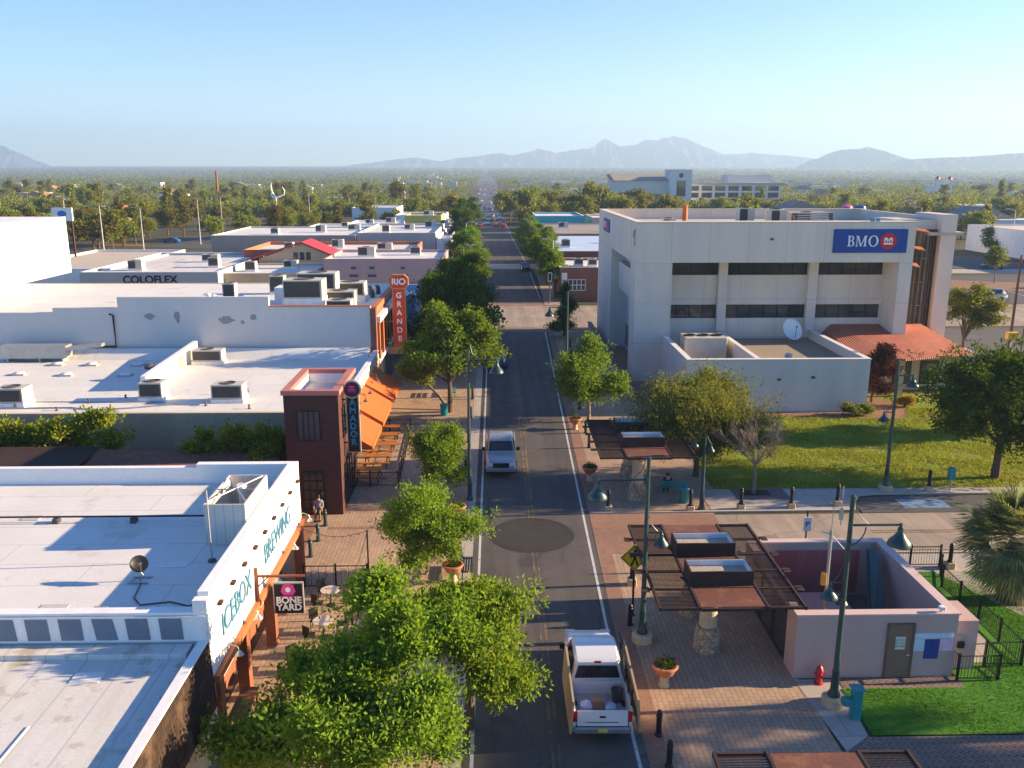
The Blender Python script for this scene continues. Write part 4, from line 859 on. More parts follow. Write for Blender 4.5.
for x in (34.8, 37.2): f = box('window', BLACK_METAL, t, x, x+1.6, 73.5, 73.6, .5, 2.6); box('pane', GLASS, f, x+.1, x+1.5, 73.47, 73.499, .6, 2.5)
m = MB()
for x, y in ((34.4, 71.2), (40.8, 73.3)): m.box(x-.2, x+.2, y-.2, y+.2, 0, 3.2)
m.build('column', TAN_STUCCO, t)
# low planter wall and dark ramp along the office block
t = thing('entry_ramp_wall', 'dark topped low wall running beside the office block entrance', 'wall', (11.6, 80, 0))
m = MB(); m.box(11.3, 11.6, 70, 104, 0, .9); m.build('wall', ROSE_STUCCO, t)
MB().box(11.2, 11.7, 70, 104, .9, 1.0).build('cap', GRILLE, t)
sheet('entry_terrace', BRICK_RED_WALK, rect(11.7, 15.6, 68, 104), .02)
# rooftop things on the office block
t = roof_unit('rooftop_unit', 'white roof box standing near the middle of the office block roof', 28.8, 90, 13.2, 1.6, 2, 1.5, curb=.2, dark=False)
t = thing('roof_flue', 'orange brown flue pipe rising from the office block roof', 'flue', (18.6, 86, 13.2))
MB().lathe([(.28, 0), (.25, 2.1), (.3, 2.12), (.3, 2.25), (0, 2.3)], (18.6, 86, 13.2), 14).build('pipe', ORANGE_STEEL, t)
for i, (lab, x, y, sx, sy, h) in enumerate([('blue grey roof housing behind the white roof box on the office block', 26.2, 92, 1.6, 1.4, 1.9), ('grey roof unit at the left of the orange flue', 17.2, 87, 1.2, 1.2, .9), ('long blue grey cooler at the right of the office block roof', 33, 93, 3.8, 1.6, 1.3)]):
    roof_unit('rooftop_unit', lab, x, y, 13.2, sx, sy, h*.8, dark=False)
t = thing('pipe_rack', 'rack of dark horizontal pipes on the office block roof', 'pipe rack', (32, 88, 13.2))
m = MB()
for k in range(4): m.tube([(30, 88+k*.2, 13.9+k*.22), (34.2, 88+k*.2, 13.9+k*.22)], .07, 6)
m.build('pipe', GALV, t)
m = MB(); m.box(30.2, 30.3, 87.9, 88.8, 13.2, 14.6); m.box(33.8, 33.9, 87.9, 88.8, 13.2, 14.6); m.build('frame', GRILLE, t)
t = thing('roof_lamp', 'two small blue floodlights on the office block roof corner', 'floodlight', (33.5, 77.3, 14.36))
for x in (33.2, 33.7): MB().box(x, x+.35, 77.2, 77.45, 14.37, 14.65, .03).build('lamp_head', M('blue_lamp', (.08, .25, .42), .1, 2, .05, .5), t)

# ------------------------------------------------------------------ pump enclosure with pink walls
t = thing('pump_enclosure', 'roofless pink walled enclosure with brown door and posters', 'enclosure', (14.3, 33, 0))
m = MB()
m.box(11.2, 17.25, 29.1, 29.4, 0, 2.6); m.box(16.95, 17.25, 29.4, 35.9, 0, 2.6); m.box(11.2, 16.95, 35.6, 35.9, 0, 2.6); m.build('wall', PINK_STUCCO, t)
for ya, yb in ((29.4, 30.2), (34.8, 35.6)): box('side_wall', PINK_STUCCO, t, 11.2, 11.5, ya, yb, 0, 2.6)
m = MB(); m.box(11.25, 11.45, 30.2, 34.8, 0, 2.3)
m.build('gate', DARK_RUST, t)
for y in (30.3, 31.9, 33.5): box('gate_panel', GLASS, t, 11.2, 11.24, y, y+1.2, .3, 2.1)
m = MB(); m.box(11.15, 17.3, 29.05, 29.45, 2.602, 2.66); m.box(16.9, 17.3, 29.45, 35.95, 2.602, 2.66); m.box(11.15, 16.9, 35.55, 35.95, 2.602, 2.66); m.build('coping', M('pink_cap', (.58, .42, .37), .05, 1, .05, .9), t)
box('red_panel', M('red_painted_wall', (.42, .10, .085), .1, .6, .08, .85, streak=((.5, .2, .18), (.6, .6, .1), .4)), t, 12.4, 16.2, 35.55, 35.598, .2, 2.25)
MB().box(11.5, 16.95, 29.4, 35.6, .02, .05).build('yard_floor', M('yard_floor', (.15, .12, .10), .2, .6, .2, .95), t)
d = box('door', M('brown_door', (.20, .125, .085), .06, .8, .06, .6), t, 14.68, 15.56, 29.06, 29.099, .06, 2.2)
m = MB(); m.box(14.60, 14.68, 29.03, 29.099, .06, 2.27); m.box(15.56, 15.64, 29.03, 29.099, .06, 2.27); m.box(14.68, 15.56, 29.03, 29.099, 2.2, 2.27); m.build('door_frame', M('brown_frame', (.15, .09, .06), .06, .8, .06, .6), d)
m = MB(); m.tube([(15.48, 29.06, 1.0), (15.48, 28.98, 1.0), (15.36, 28.98, 1.0)], .02, 6); m.build('handle', GALV, d)
NOTE = M('notice_white', (.62, .62, .56), .05, 3, .05, .7)
n_ = box('notice', NOTE, d, 14.94, 15.32, 29.05, 29.059, 1.2, 1.72)
text('lettering', 'NOTICE\nDO NOT\nENTER', .13, M('notice_ink', (.1, .16, .1), .1, 2, .05, .8), n_, (15.13, 29.045, 1.46), FACE_Y, .002)
def poster(name, x0, x1, z0, z1, mt): return box(name, mt, t, x0, x1, 29.08, 29.099, z0, z1)
BANNER = M('banner_blue_white', (.50, .58, .72), .1, 2, .06, .7)
pb = poster('banner', 15.62, 17.12, 1.62, 1.84, BANNER)
text('lettering', 'DOWNTOWN LAS CRUCES', .125, WSIGN, pb, (16.37, 29.07, 1.73), FACE_Y, .002)
poster('poster', 15.62, 16.06, 1.10, 1.60, M('poster_pale_blue', (.50, .60, .68), .12, 5, .1, .7))
poster('poster', 16.08, 16.62, .78, 1.58, M('poster_blue', (.015, .045, .22), .15, 3, .1, .6))
poster('poster', 16.64, 17.12, 1.12, 1.60, M('poster_pink', (.60, .42, .55), .2, 6, .15, .7))
t = thing('utility_cabinet', 'small pink utility block with a payphone at the enclosure corner', 'utility box', (17.8, 30.2, 0))
m = MB(); m.box(17.27, 18.35, 29.6, 31.2, 0, 2.05); m.build('body', PINK_STUCCO, t)
box('panel', GALV, t, 17.55, 17.95, 29.56, 29.6, 1.25, 1.5); box('telephone', BLACK_METAL, t, 17.6, 17.85, 29.5, 29.6, .95, 1.2)
t = thing('pump_unit', 'rose painted pump housing standing inside the pink enclosure', 'pump', (13.4, 32.6, .05))
m = MB(); m.box(12.5, 14.5, 31.8, 33.4, .05, 1.35, .04); m.build('housing', M('rose_metal', (.42, .17, .14), .12, 1, .1, .6), t)
m = MB()
for k in range(9): m.box(13.2+k*.13, 13.24+k*.13, 31.76, 31.798, .3, 1.2)
m.build('louvre', GRILLE, t)
m = MB(); m.tube([(14.5, 32.4, .8), (15.1, 32.4, .8), (15.1, 32.4, .05)], .09, 8); m.build('pipe', GALV, t)
MB().lathe([(.32, 0), (.36, .5), (.30, .9), (0, 1.05)], (12.1, 33.6, .05), 14).build('pressure_tank', M('pale_pink_tank', (.55, .36, .33), .06, 1, .05, .5), t)
t = thing('leaning_boat_frame', 'long dark blue green frame leaning against the enclosure wall', 'frame', (15.9, 33.2, .05))
m = MB(); m.extr([(15.5, 32.4, .1), (16.1, 32.4, .1), (16.55, 34.6, 2.3), (16.3, 35.1, 2.35)], (.06, -.12, .18)); m.build('panel', M('dark_blue_green', (.05, .10, .10), .3, 2, .2, .6), t)
m = MB(); m.tube([(15.5, 32.4, .2), (16.3, 35.1, 2.5)], .05, 6); m.tube([(16.1, 32.4, .2), (16.6, 34.6, 2.45)], .05, 6); m.build('rail', GREEN_METAL, t)
t = thing('yard_barrel', 'dark barrel in the back corner of the pink enclosure', 'barrel', (16.3, 31.6, .05)); MB().lathe([(.3, 0), (.33, .3), (.33, .6), (.3, .9), (0, .92)], (16.3, 31.6, .05), 16).build('drum', GRILLE, t)
t = thing('camera_pole', 'thin grey pole with antennas and a yellow box inside the enclosure', 'pole', (13.0, 31.2, 0))
m = MB(); m.tube([(12.95, 31, .05), (12.95, 31, 5.2)], .07, 8); m.build('pole', GALV, t)
m = MB(); m.tube([(12.95, 31, 5.2), (12.95, 31, 6.1)], .02, 6); m.tube([(12.55, 31, 5.15), (12.95, 31, 5.0), (13.5, 31, 4.4)], .025, 6); m.build('antenna', GALV, t)
MB().box(12.72, 12.9, 30.9, 31.1, 2.9, 3.4, .02).build('signal_box', M('yellow_box', (.65, .30, .03), .1, 2, .08, .6), t)
m = MB(); m.tube([(12.95, 31, 2.5), (13.5, 30.9, 2.6)], .03, 6); m.lathe([(.05, .45), (.07, .3), (.24, .02), (.26, 0)], (13.55, 30.9, 2.15), 14); m.build('lamp', GREEN_METAL, t)
t = thing('wall_camera', 'small white camera on top of the enclosure front wall', 'camera', (16.5, 29.2, 2.66)); MB().box(16.5, 16.72, 29.1, 29.28, 2.75, 2.9, .02).build('housing', WHITE_PAINT, t); m = MB(); m.tube([(16.6, 29.2, 2.66), (16.6, 29.2, 2.76)], .03, 6); m.build('mount', GALV, t)
# white wall building far right and others beyond
t = flat_roof_building('long_white_building', 'long low white building on the right beyond the parking lot', 116, 160, 164, 214, 5.8, .3, WHITE_PAINT, M('pale_orange_roof', (.62, .5, .4), .06, .3, .05, .9), M('tan_cap', (.6, .45, .3), .05, 1, .05, .9))
t = flat_roof_building('corner_brick_shop', 'low red brick corner shop with white framed window', 9.6, 30, 128, 142.5, 4.6, .35, BRICK_RED, WHITE_ROOF, M('cream_cap', (0, 0, 0)))
mull_window(t, 10.9, 13.4, 128, 1.6, 3.2, 4, 2, WHITE_PAINT, .1)
roof_unit('rooftop_unit', 'dark cooling unit on the brick corner shop, left of its twin', 12.9, 134, 4.6, 1.3, 1.2, .9); roof_unit('rooftop_unit', 'dark cooling unit on the brick corner shop, nearest the office block', 14.9, 133, 4.6, 1.3, 1.2, .9)
t = flat_roof_building('long_brick_building', 'long red brick building with pale blue roof behind the corner shop', 8.9, 34, 147, 190, 5.2, .4, BRICK_RED, M('pale_blue_roof', (0, 0, 0)), BRICK_RED)
t = thing('shop_sign', 'small white sign on the corner shop wall facing the street', 'sign', (9.4, 129, 3)); box('board', WHITE_PAINT, t, 8.2, 9.5, 128.6, 128.75, 3.3, 4.0)
t = flat_roof_building('low_flat_building', 'low grey roofed block between the brick and turquoise buildings', 9.5, 36, 200, 246, 4.4, .3, TAN_STUCCO, M('grey_brown_roof', (.30, .26, .22), .15, .2, .1, .9), GALV)
t = flat_roof_building('turquoise_building', 'bright turquoise walled building with white roof beyond the trees', 11.8, 25.6, 252, 275, 6.0, .4, M('turquoise_paint', (.015, .36, .42), .06, .5, .06, .8), WHITE_ROOF, WHITE_PAINT)
t = flat_roof_building('pink_white_building', 'pale pink shop with white roof beside the turquoise building', 28, 42, 250, 270, 5.6, .4, M('pale_pink', (.55, .38, .35), .06, .5, .06, .8), WHITE_ROOF, WHITE_PAINT)
# courthouse
CW = M('courthouse_stone', (.60, .59, .55), .06, .05, .05, .9)
t = thing('courthouse', 'broad pale courthouse with square clock tower and rows of windows', 'courthouse', (85, 440, 0))
m = MB(); m.box(60, 88, 440, 470, 0, 14.5); m.box(96, 146, 450, 480, 0, 12.5); m.box(124, 146, 470, 485, 12.5, 17.2); m.box(96, 108, 465, 480, 12.5, 15.5); m.build('wall', CW, t)
m = MB(); m.extr([(59, 439, 14.5), (88, 439, 14.5), (88, 455, 17.5), (59, 455, 17.5)], (0, 16, 0)); m.box(97.1, 146.4, 449.6, 464.9, 12.5, 13.1); m.build('roof', M('grey_brown_roof', (0, 0, 0)), t)
tw = box('tower', M('tower_stone', (.62, .62, .6), .05, .2, .05, .9), t, 86, 97, 436, 449, 0, 19.8)
box('tower_window', GLASS, tw, 89.6, 94, 435.85, 436, 7, 14.5)
m = MB(); m.xf = Matrix.Translation((91.6, 435.99, 17)) @ Matrix.Rotation(R(90), 4, 'X'); m.lathe([(1.1, .001), (1.1, .15)], n=20); m.build('clock_face', GRILLE, tw)
for fl, z in ((0, 2), (1, 6), (2, 9.4)):
    for k in range(7):
        x = 98.5+k*6.8; f = box('window', GLASS, t, x, x+5.2, 449.85, 450, z, z+2.4)
box('window', M('tan_brown_panel', (.33, .22, .10), .1, .3, .1, .9), t, 66, 86, 439.8, 440, 2, 8)
t = flat_roof_building('teal_roof_block', 'long low block with turquoise canopy roof behind the office block', 62, 100, 196, 215, 8.0, .4, WHITE_PAINT, M('pale_teal_roof', (.28, .52, .55), .06, .3, .05, .8), M('teal_trim', (.03, .42, .45), .05, 1, .05, .7))
for lab, mt, x in (('round pink water tank beyond the office block', PINK, 70.5), ('round blue water tank beyond the office block', SBLUE, 73.2)):
    t = thing('water_tank', lab, 'tank', (x, 176, 0)); m = MB(); m.lathe([(1.1, 9.6), (1.15, 9.7), (1.15, 11.6), (1.0, 12.0), (0, 12.2)], (x, 176, 0), 20); m.build('tank', mt, t)
    m = MB()
    for a in (0, 1.57, 3.14, 4.71): m.tube([(x+.9*math.cos(a), 176+.9*math.sin(a), 0), (x+.9*math.cos(a), 176+.9*math.sin(a), 9.65)], .1, 6)
    m.build('stand', GALV, t)
t = thing('church_building', 'small white mission style church with twin towers among distant trees', 'church', (325, 640, 0))
m = MB(); m.box(320, 330, 640, 655, 0, 9); m.box(319, 322, 638, 641, 0, 13.5); m.box(328, 331, 638, 641, 0, 13.5); m.build('wall', WHITE_PAINT, t)
m = MB(); m.lathe([(1.7, 0), (1.3, 1.4), (0, 2.6)], (320.5, 639.5, 13.5), 8); m.lathe([(1.7, 0), (1.3, 1.4), (0, 2.6)], (329.5, 639.5, 13.5), 8); m.build('tower_roof', REDR, t)

# plant on the roofs further up the left side, each its own unit
for i, (x, y, z) in enumerate([(-44, 178, 6.4), (-36, 184, 6.4), (-30, 190, 6.4), (-22, 180, 6.6), (-18, 188, 6.6), (-14, 196, 6.6), (-36, 155, 5.4), (-28, 158, 5.4), (-19, 153, 5.4), (-36, 130, 4.3), (-31, 134, 4.3), (-19, 131, 6.3), (-12, 134, 6.3), (-52, 128, 4.7), (-45, 140, 4.7), (-42, 132, 4.7), (-33, 235, 5.2), (-28, 240, 5.2), (-36, 214, 5.6), (-12, 214, 5.8), (-17, 230, 7.6), (13, 160, 5.2), (24, 170, 5.2), (18, 230, 4.4), (28, 215, 4.4)]):
    roof_unit('rooftop_unit', 'small boxy unit on a flat white roof further up the street', x, y, z, 1.5+.5*(i % 3), 1.4, 1.0+.25*(i % 2), dark=i % 3 == 0, group='small units on the roofs further up the street')
# ------------------------------------------------------------------ rust coloured shade canopies on stone columns
def make_canopy(name, label, cx, y0, y1, cols, boxes):
    t = thing(name, label, 'canopy', (cx, (y0+y1)/2, 0), 'shade canopies on the right sidewalk')
    x0, x1, a, b, z = cx-2.7, cx+2.7, cx-1.25, cx+1.25, 3.25
    m = MB()
    for xx in (x0, a, b, x1-.09): m.box(xx, xx+.09, y0, y1, z-.09, z+.05)
    n = 5
    for i in range(n+1):
        yy = y0+(y1-y0-.09)*i/n
        for p, q in ((x0+.09, a), (b+.09, x1-.09)): m.box(p, q, yy, yy+.08, z-.07, z+.03)
        m.box(a+.09, b, yy, yy+.08, z-.12, z-.004)
    m.build('frame', DARK_RUST, t)
    for p, q in ((x0+.09, a), (b+.09, x1-.09)):
        m = MB(); k = 0; yy = y0+.14
        while yy < y1-.12: m.box(p, q, yy, yy+.03, z-.008, z+.014); yy += .105
        m.build('slat_panel', DARK_RUST, t)
    for i in range(n):
        ya = y0+(y1-y0-.09)*i/n+.085; yb = y0+(y1-y0-.09)*(i+1)/n-.005
        MB().box(a+.09, b, ya, yb, z, z+.03).build('roof_sheet', RUST, t)
    for (xx, sg) in ((x0, -1), (x1, 1)):
        for i in range(1, n):
            m = MB(); yy = y0+(y1-y0)*i/n; m.extr([(xx, yy, z-.06), (xx+sg*.38, yy, z-.02), (xx+sg*.38, yy, z+.02), (xx, yy, z+.04)], (0, .06, 0)); m.extr([(xx+sg*.1, yy-.2, z-.02), (xx+sg*.38, yy-.2, z-.02), (xx+sg*.38, yy+.2, z-.02), (xx+sg*.1, yy+.2, z-.02)], (0, 0, .025)); m.build('fin', DARK_RUST, t)
    for yb in boxes:
        m = MB(); p, q, r, s = cx-1.22, cx+1.2, yb, yb+1.15; h0, h1 = z+.032, z+.62
        m.box(p, q, r, r+.06, h0, h1); m.box(p, q, s-.06, s, h0, h1); m.box(p, p+.06, r+.06, s-.06, h0, h1); m.box(q-.06, q, r+.06, s-.06, h0, h1)
        bx_ = m.build('roof_box', DARK_RUST, t)
        m = MB(); m.box(p+.06, q-.06, r+.06, s-.06, h0, h1-.25); m.build('gravel_bed', M('pale_gravel', (.42, .36, .28), .3, 2, .3, .95, bump=.8), bx_)
        m = MB(); m.box(p+.06, q-.06, s-.085, s-.0605, h1-.249, h1-.01); m.box(q-.085, q-.0605, r+.06, s-.086, h1-.249, h1-.01); m.build('liner', WHITE_PAINT, bx_)
    for (px, py) in cols:
        m = MB(); m.lathe([(.56, 0), (.54, .4), (.48, .85), (.44, 1.05)], (px, py, 0), 14); c = m.build('stone_base', STONE, t)
        m = MB(); m.lathe([(.36, 1.05), (.34, 2.4), (.5, 2.6), (.5, 3.12)], (px, py, 0), 14); m.build('column', SAND, t)
        m = MB()
        for dx, dy in ((-1, 0), (1, 0), (0, 1), (0, -1)): m.tube([(px+dx*.3, py+dy*.3, 2.5), (px+dx*1.2, py+dy*1.2, 3.13)], .05, 6)
        m.build('strut', DARK_RUST, t)
    return t
st = NT('field_stone'); v = st.coord(); vo = st.n('TexVoronoi'); st.set(vo.inputs['Vector'], v); vo.inputs['Scale'].default_value = 5
ve = st.n('TexVoronoi', feature='DISTANCE_TO_EDGE'); st.set(ve.inputs['Vector'], v); ve.inputs['Scale'].default_value = 5
sr = st.n('SeparateColor'); st.set(sr.inputs[0], vo.outputs['Color']); cc = st.mix(sr.outputs[0], (.34, .24, .14, 1), (.55, .43, .28, 1))
st.set(st.b.inputs['Base Color'], st.mix(st.ramp(ve.outputs['Distance'], [(0, 1), (.06, 0)]), cc, (.14, .10, .07, 1))); st.b.inputs['Roughness'].default_value = .9
st.bump(st.ramp(ve.outputs['Distance'], [(0, 0), (.12, 1)]), .8, .05); STONE = st.m
make_canopy('shade_canopy', 'rust brown steel canopy nearest the pink enclosure with two planter boxes on top', 8.6, 28.5, 36.2, [(8.45, 31.3), (8.45, 34.2)], [30.2, 32.8])
make_canopy('shade_canopy', 'rust brown steel canopy shaded by the broad mesquite tree', 8.5, 45.6, 53.2, [(8.25, 47.6), (8.25, 51)], [47.4, 50.4])
make_canopy('shade_canopy', 'rust brown canopy just entering at the bottom edge of the photo', 8.55, 12.8, 20.5, [(8.4, 15)], [16])

# ------------------------------------------------------------------ street lamps
def street_lamp(label, x, y, H, arms, base=True):
    t = thing('street_lamp', label, 'street lamp', (x, y, 0), 'dark green street lamps')
    if base: MB().lathe([(.42, 0), (.42, .28), (.36, .36), (0, .37)], (x, y, 0), 18).build('footing', SAND, t)
    z0 = .36 if base else 0
    MB().lathe([(.22, z0), (.22, z0+.1), (.15, z0+.22), (.125, z0+.9), (.14, z0+.95), (.105, z0+1.05), (.075, H-.1), (.095, H-.08), (.095, H), (0, H+.06)], (x, y, 0), 12).build('pole', GREEN_METAL, t)
    for (az, L, z, s) in arms:
        dx, dy = math.cos(az), math.sin(az); m = MB()
        m.tube([(x, y, z), (x+dx*L, y+dy*L, z)], .032*s+.01, 6)
        m.tube([(x+dx*.08, y+dy*.08, z-.75*s)]+[(x+dx*.55*s*math.sin(q), y+dy*.55*s*math.sin(q), z-.75*s+.72*s*(1-math.cos(q))) for q in (.5, .9, 1.2, 1.5)], .022*s, 6)
        m.tube([(x+dx*.1, y+dy*.1, z+.9*s), (x+dx*.22, y+dy*.22, z+.4*s), (x+dx*.6*s, y+dy*.6*s, z+.03)], .018, 5)
        a = m.build('arm', GREEN_METAL, t)
        m = MB(); r = .40*s; c = (x+dx*L, y+dy*L, z); m.lathe([(.03, .06), (.05, -.08*s), (.10*s, -.12*s), (.11*s, -.28*s), (.2*s, -.42*s), (.36*s, -.60*s), (r, -.72*s), (r, -.75*s), (.35*s, -.62*s), (.18*s, -.44*s), (0, -.36*s)], c, 20); m.build('lamp_shade', GREEN_METAL, a)
        m = MB(); m.lathe([(.10*s, -.42*s), (.13*s, -.52*s), (.1*s, -.62*s), (0, -.65*s)], c, 10); m.build('bulb', WSIGN, a)
    return t
PI = math.pi
street_lamp('tall dark green lamp post standing beside the yellow crossing sign', 5.95, 31.95, 7.85, [(PI, 1.95, 6.95, 1.0), (0, .62, 4.75, .75)])
t = street_lamp('tall dark green lamp post in front of the pink enclosure near the turf', 12.1, 27.45, 7.95, [(0, 1.75, 6.9, 1.0), (PI, .5, 4.75, .75)])
m = MB(); m.tube([(11.75, 27.45, 6.9), (11.75, 27.45, 8.3)], .02, 6); m.box(11.69, 11.81, 27.41, 27.49, 7.1, 7.5); m.build('antenna_box', GALV, t)
street_lamp('tall dark green lamp post at the edge of the big lawn', 23.4, 48.8, 7.95, [(0, .95, 7.1, .9), (PI, .55, 4.9, .75)])
street_lamp('tall dark green lamp post on the left sidewalk beside the small round tree', -1.5, 47.8, 8.9, [(0, 1.6, 8.35, 1.0)], False)
street_lamp('dark green lamp post rising behind the round street tree on the right', 6.1, 72.2, 8.9, [(PI, 1.5, 7.6, 1.0)], False)
street_lamp('short green lamp post with two small heads beside the bare tree lawn', 11.65, 45.95, 4.3, [(PI, .55, 4.2, .55), (0, .35, 3.9, .55)], False)
street_lamp('dark green lamp post half hidden by the big trees on the left', -1.6, 86, 8.6, [(0, 1.5, 7.8, 1.0)], False)

# ------------------------------------------------------------------ bollards, planters and small street furniture
def make_bollard(loc, label, base=False, mt=None, group='black bollards'):
    t = thing('bollard', label, 'bollard', (loc[0], loc[1], 0), group); x, y = loc; z = 0
    if base: MB().box(x-.2, x+.2, y-.2, y+.2, 0, .34, .03).build('stone_base', SAND, t); z = .34
    MB().lathe([(.14, z), (.14, z+.06), (.10, z+.1), (.095, z+.72), (.115, z+.74), (.115, z+.78), (.09, z+.82), (.10, z+.9), (.05, z+.97), (0, z+.98)], (x, y, 0), 14).build('post', mt or BLACK_METAL, t); return t
for loc, lab, b in [((5.5, 25.8), 'black bollard standing just right of the white pickup tailgate', 0), ((5.65, 33.2), 'black bollard tucked against the lamp post by the crossing sign', 0), ((5.55, 24.2), 'black bollard closest to the bottom edge beside the road', 0),
    ((6.5, 57.5), 'black bollard nearest the road side of the far shade canopy', 0), ((6.62, 61.0), 'black bollard behind the one beside the far shade canopy', 0), ((6.8, 67.6), 'black bollard below the round street tree on the right', 0),
    ((6.35, 45.9), 'black bollard on sandstone block at the street corner', 1), ((10.98, 45.8), 'black bollard on sandstone block beside the short double lamp post', 1), ((13.9, 46.0), 'black bollard on sandstone block in front of the bare tree', 1),
    ((16.8, 46.1), 'black bollard on sandstone block just right of the bare tree', 1), ((19.6, 46.5), 'black bollard on sandstone block where the kerb starts to curve', 1), ((25.97, 48.7), 'black bollard on sandstone block behind the parking bay', 1),
    ((17.2, 38.3), 'black bollard on sandstone block behind the pink enclosure', 1), ((21.9, 38.3), 'black bollard on sandstone block near the palm tree', 1), ((6.3, 36.9), 'black bollard on sandstone block behind the yellow crossing sign', 1)]:
    make_bollard(loc, lab, b)
for y, lab in ((40.2, 'green bollard nearest the porch fence'), (42.1, 'middle green bollard of three beside the white building'), (44.1, 'green bollard closest to the brick tower')): make_bollard((-9.2, y), lab, False, GREEN_METAL, 'green bollards by the brick tower')
for i, y in enumerate((73, 77, 81, 85, 89, 93)): make_bollard((7.1+i*.22, y), 'dark bollard in the shaded row along the far right kerb', False, BLACK_METAL, 'row of bollards in the office block shade')
for i, y in enumerate((53, 59, 65, 71)): make_bollard((-1.9, y), 'dark bollard along the left kerb beside the street trees', False, BLACK_METAL, 'bollards on the left kerb')
LEAF_POT = leaf_mat('planter_leaf', (.03, .075, .012), (.10, .17, .03), .25)
def leaf_cloud(cs, rad, n, size, seed, up=.3):
    """n small leaf faces in spheres round the given centres"""
    rg = np.random.default_rng(seed); cs = np.asarray(cs, float); idx = rg.integers(0, len(cs), n)
    d = rg.normal(size=(n, 3)); d /= np.linalg.norm(d, axis=1)[:, None]
    r = rad*rg.random(n)**.5; p = cs[idx]+d*r[:, None]
    ax = d+rg.normal(size=(n, 3))*.5+np.array([0, 0, up]); ax /= np.linalg.norm(ax, axis=1)[:, None]
    si = np.cross(ax, rg.normal(size=(n, 3))); si /= np.linalg.norm(si, axis=1)[:, None]
    L = size*(.7+.6*rg.random(n))[:, None]; W = L*.42
    return p, ax*L, si*W
def leaf_mesh(name, p, ax, si, mat, fold=.25):
    n = len(p); nrm = np.cross(ax, si); nrm /= (np.linalg.norm(nrm, axis=1)[:, None]+1e-9)
    f = np.linalg.norm(si, axis=1)[:, None]*fold
    V = np.stack([p, p+ax*.45+si*.5+nrm*f, p+ax, p+ax*.45-si*.5+nrm*f], 1).reshape(-1, 3).astype(np.float32)
    me = bpy.data.meshes.new(name); me.vertices.add(4*n); me.vertices.foreach_set('co', V.ravel())
    me.loops.add(4*n); me.loops.foreach_set('vertex_index', np.arange(4*n, dtype=np.int32))
    me.polygons.add(n); me.polygons.foreach_set('loop_start', np.arange(0, 4*n, 4, dtype=np.int32))
    me.materials.append(mat); me.update(calc_edges=True); me.validate(); return me
def place_mesh(name, me, parent):
    o = bpy.data.objects.new(name, me); COL.objects.link(o); o.parent = parent; return o
def planter(x, y, label, pedestal=True):
    t = thing('planter', label, 'planter', (x, y, 0), 'terracotta bowl planters'); z = .42
    MB().lathe([(.22, 0), (.22, .05), (.17, .1), (.17, .38), (.2, .42)], (x, y, 0), 14).build('pedestal', SAND, t)
    MB().lathe([(.2, z), (.34, z+.12), (.45, z+.36), (.50, z+.40), (.50, z+.47), (.42, z+.47), (.38, z+.36), (0, z+.34)], (x, y, 0), 20).build('bowl', TERRACOTTA, t)
    p, a, s = leaf_cloud([(0, 0, z+.5), (.15, .1, z+.45), (-.15, -.05, z+.45), (.05, -.15, z+.42)], .26, 420, .11, int(x*10+y))
    place_mesh('foliage', leaf_mesh('planter_foliage', p, a, s, LEAF_POT), t); return t
planter(6.25, 28.75, 'terracotta bowl with a green plant right of the white pickup'); planter(5.85, 51.0, 'terracotta bowl planter at the corner below the far shade canopy'); planter(5.95, 62.0, 'terracotta bowl planter near the round street tree on the right')
planter(-2.0, 37.4, 'terracotta bowl planter with round shrub behind the foreground tree'); planter(-2.1, 44.7, 'terracotta bowl planter half hidden by the middle small tree')
# fire hydrant
t = thing('fire_hydrant', 'red fire hydrant in front of the pink enclosure', 'hydrant', (12.05, 28.75, 0)); x, y = 12.05, 28.75; RP = M('hydrant_red', (.42, .012, .03), .08, 2, .08, .4, spec=.5)
MB().lathe([(.17, 0), (.17, .05), (.12, .07), (.12, .5), (.15, .52), (.15, .56), (.13, .6), (.09, .70), (.04, .74), (.04, .8), (0, .8)], (x, y, 0), 16).build('barrel', RP, t)
m = MB(); m.tube([(x-.2, y, .42), (x+.2, y, .42)], .055, 10); m.tube([(x, y-.2, .38), (x, y, .38)], .075, 10); m.build('nozzle', RP, t)
t = thing('drinking_fountain', 'teal post shaped drinking fountain beside the enclosure lamp post', 'fountain', (12.55, 26.6, 0)); m = MB(); m.box(12.38, 12.72, 26.45, 26.8, 0, 1.15, .05); m.build('post', TEAL_METAL, t)
m = MB(); m.box(12.05, 12.40, 26.45, 26.8, .55, .80, .05); m.build('basin', TEAL_METAL, t); MB().box(12.33, 12.77, 26.4, 26.85, 1.152, 1.2).build('cap', TEAL_METAL, t)
# crossing sign
t = thing('crossing_sign', 'yellow diamond pedestrian crossing sign on a dark post', 'sign', (5.88, 34, 0)); Y = 33.9
MB().lathe([(.10, 0), (.07, .05), (.05, .1), (.05, 3.3)], (5.88, 34, 0), 10).build('post', BLACK_METAL, t)
z, r = 2.75, .62; b = MB().extr([(5.88-r, Y, z), (5.88, Y, z-r), (5.88+r, Y, z), (5.88, Y, z+r)], (0, .03, 0)).build('plate', M('sign_yellow', (.62, .42, .01), .06, 2, .08, .5), t)
m = MB(); q = .56; w_ = .035
pts = [(5.88-q, z), (5.88, z-q), (5.88+q, z), (5.88, z+q)]
for (a0, c0), (a1, c1) in zip(pts, pts[1:]+pts[:1]):
    ia, ic, ja, jc = 5.88+(a0-5.88)*.93, z+(c0-z)*.93, 5.88+(a1-5.88)*.93, z+(c1-z)*.93; m.extr([(a0, Y-.001, c0), (a1, Y-.001, c1), (ja, Y-.001, jc), (ia, Y-.001, ic)], (0, -.004, 0))
m.build('border', BLACK_METAL, b)
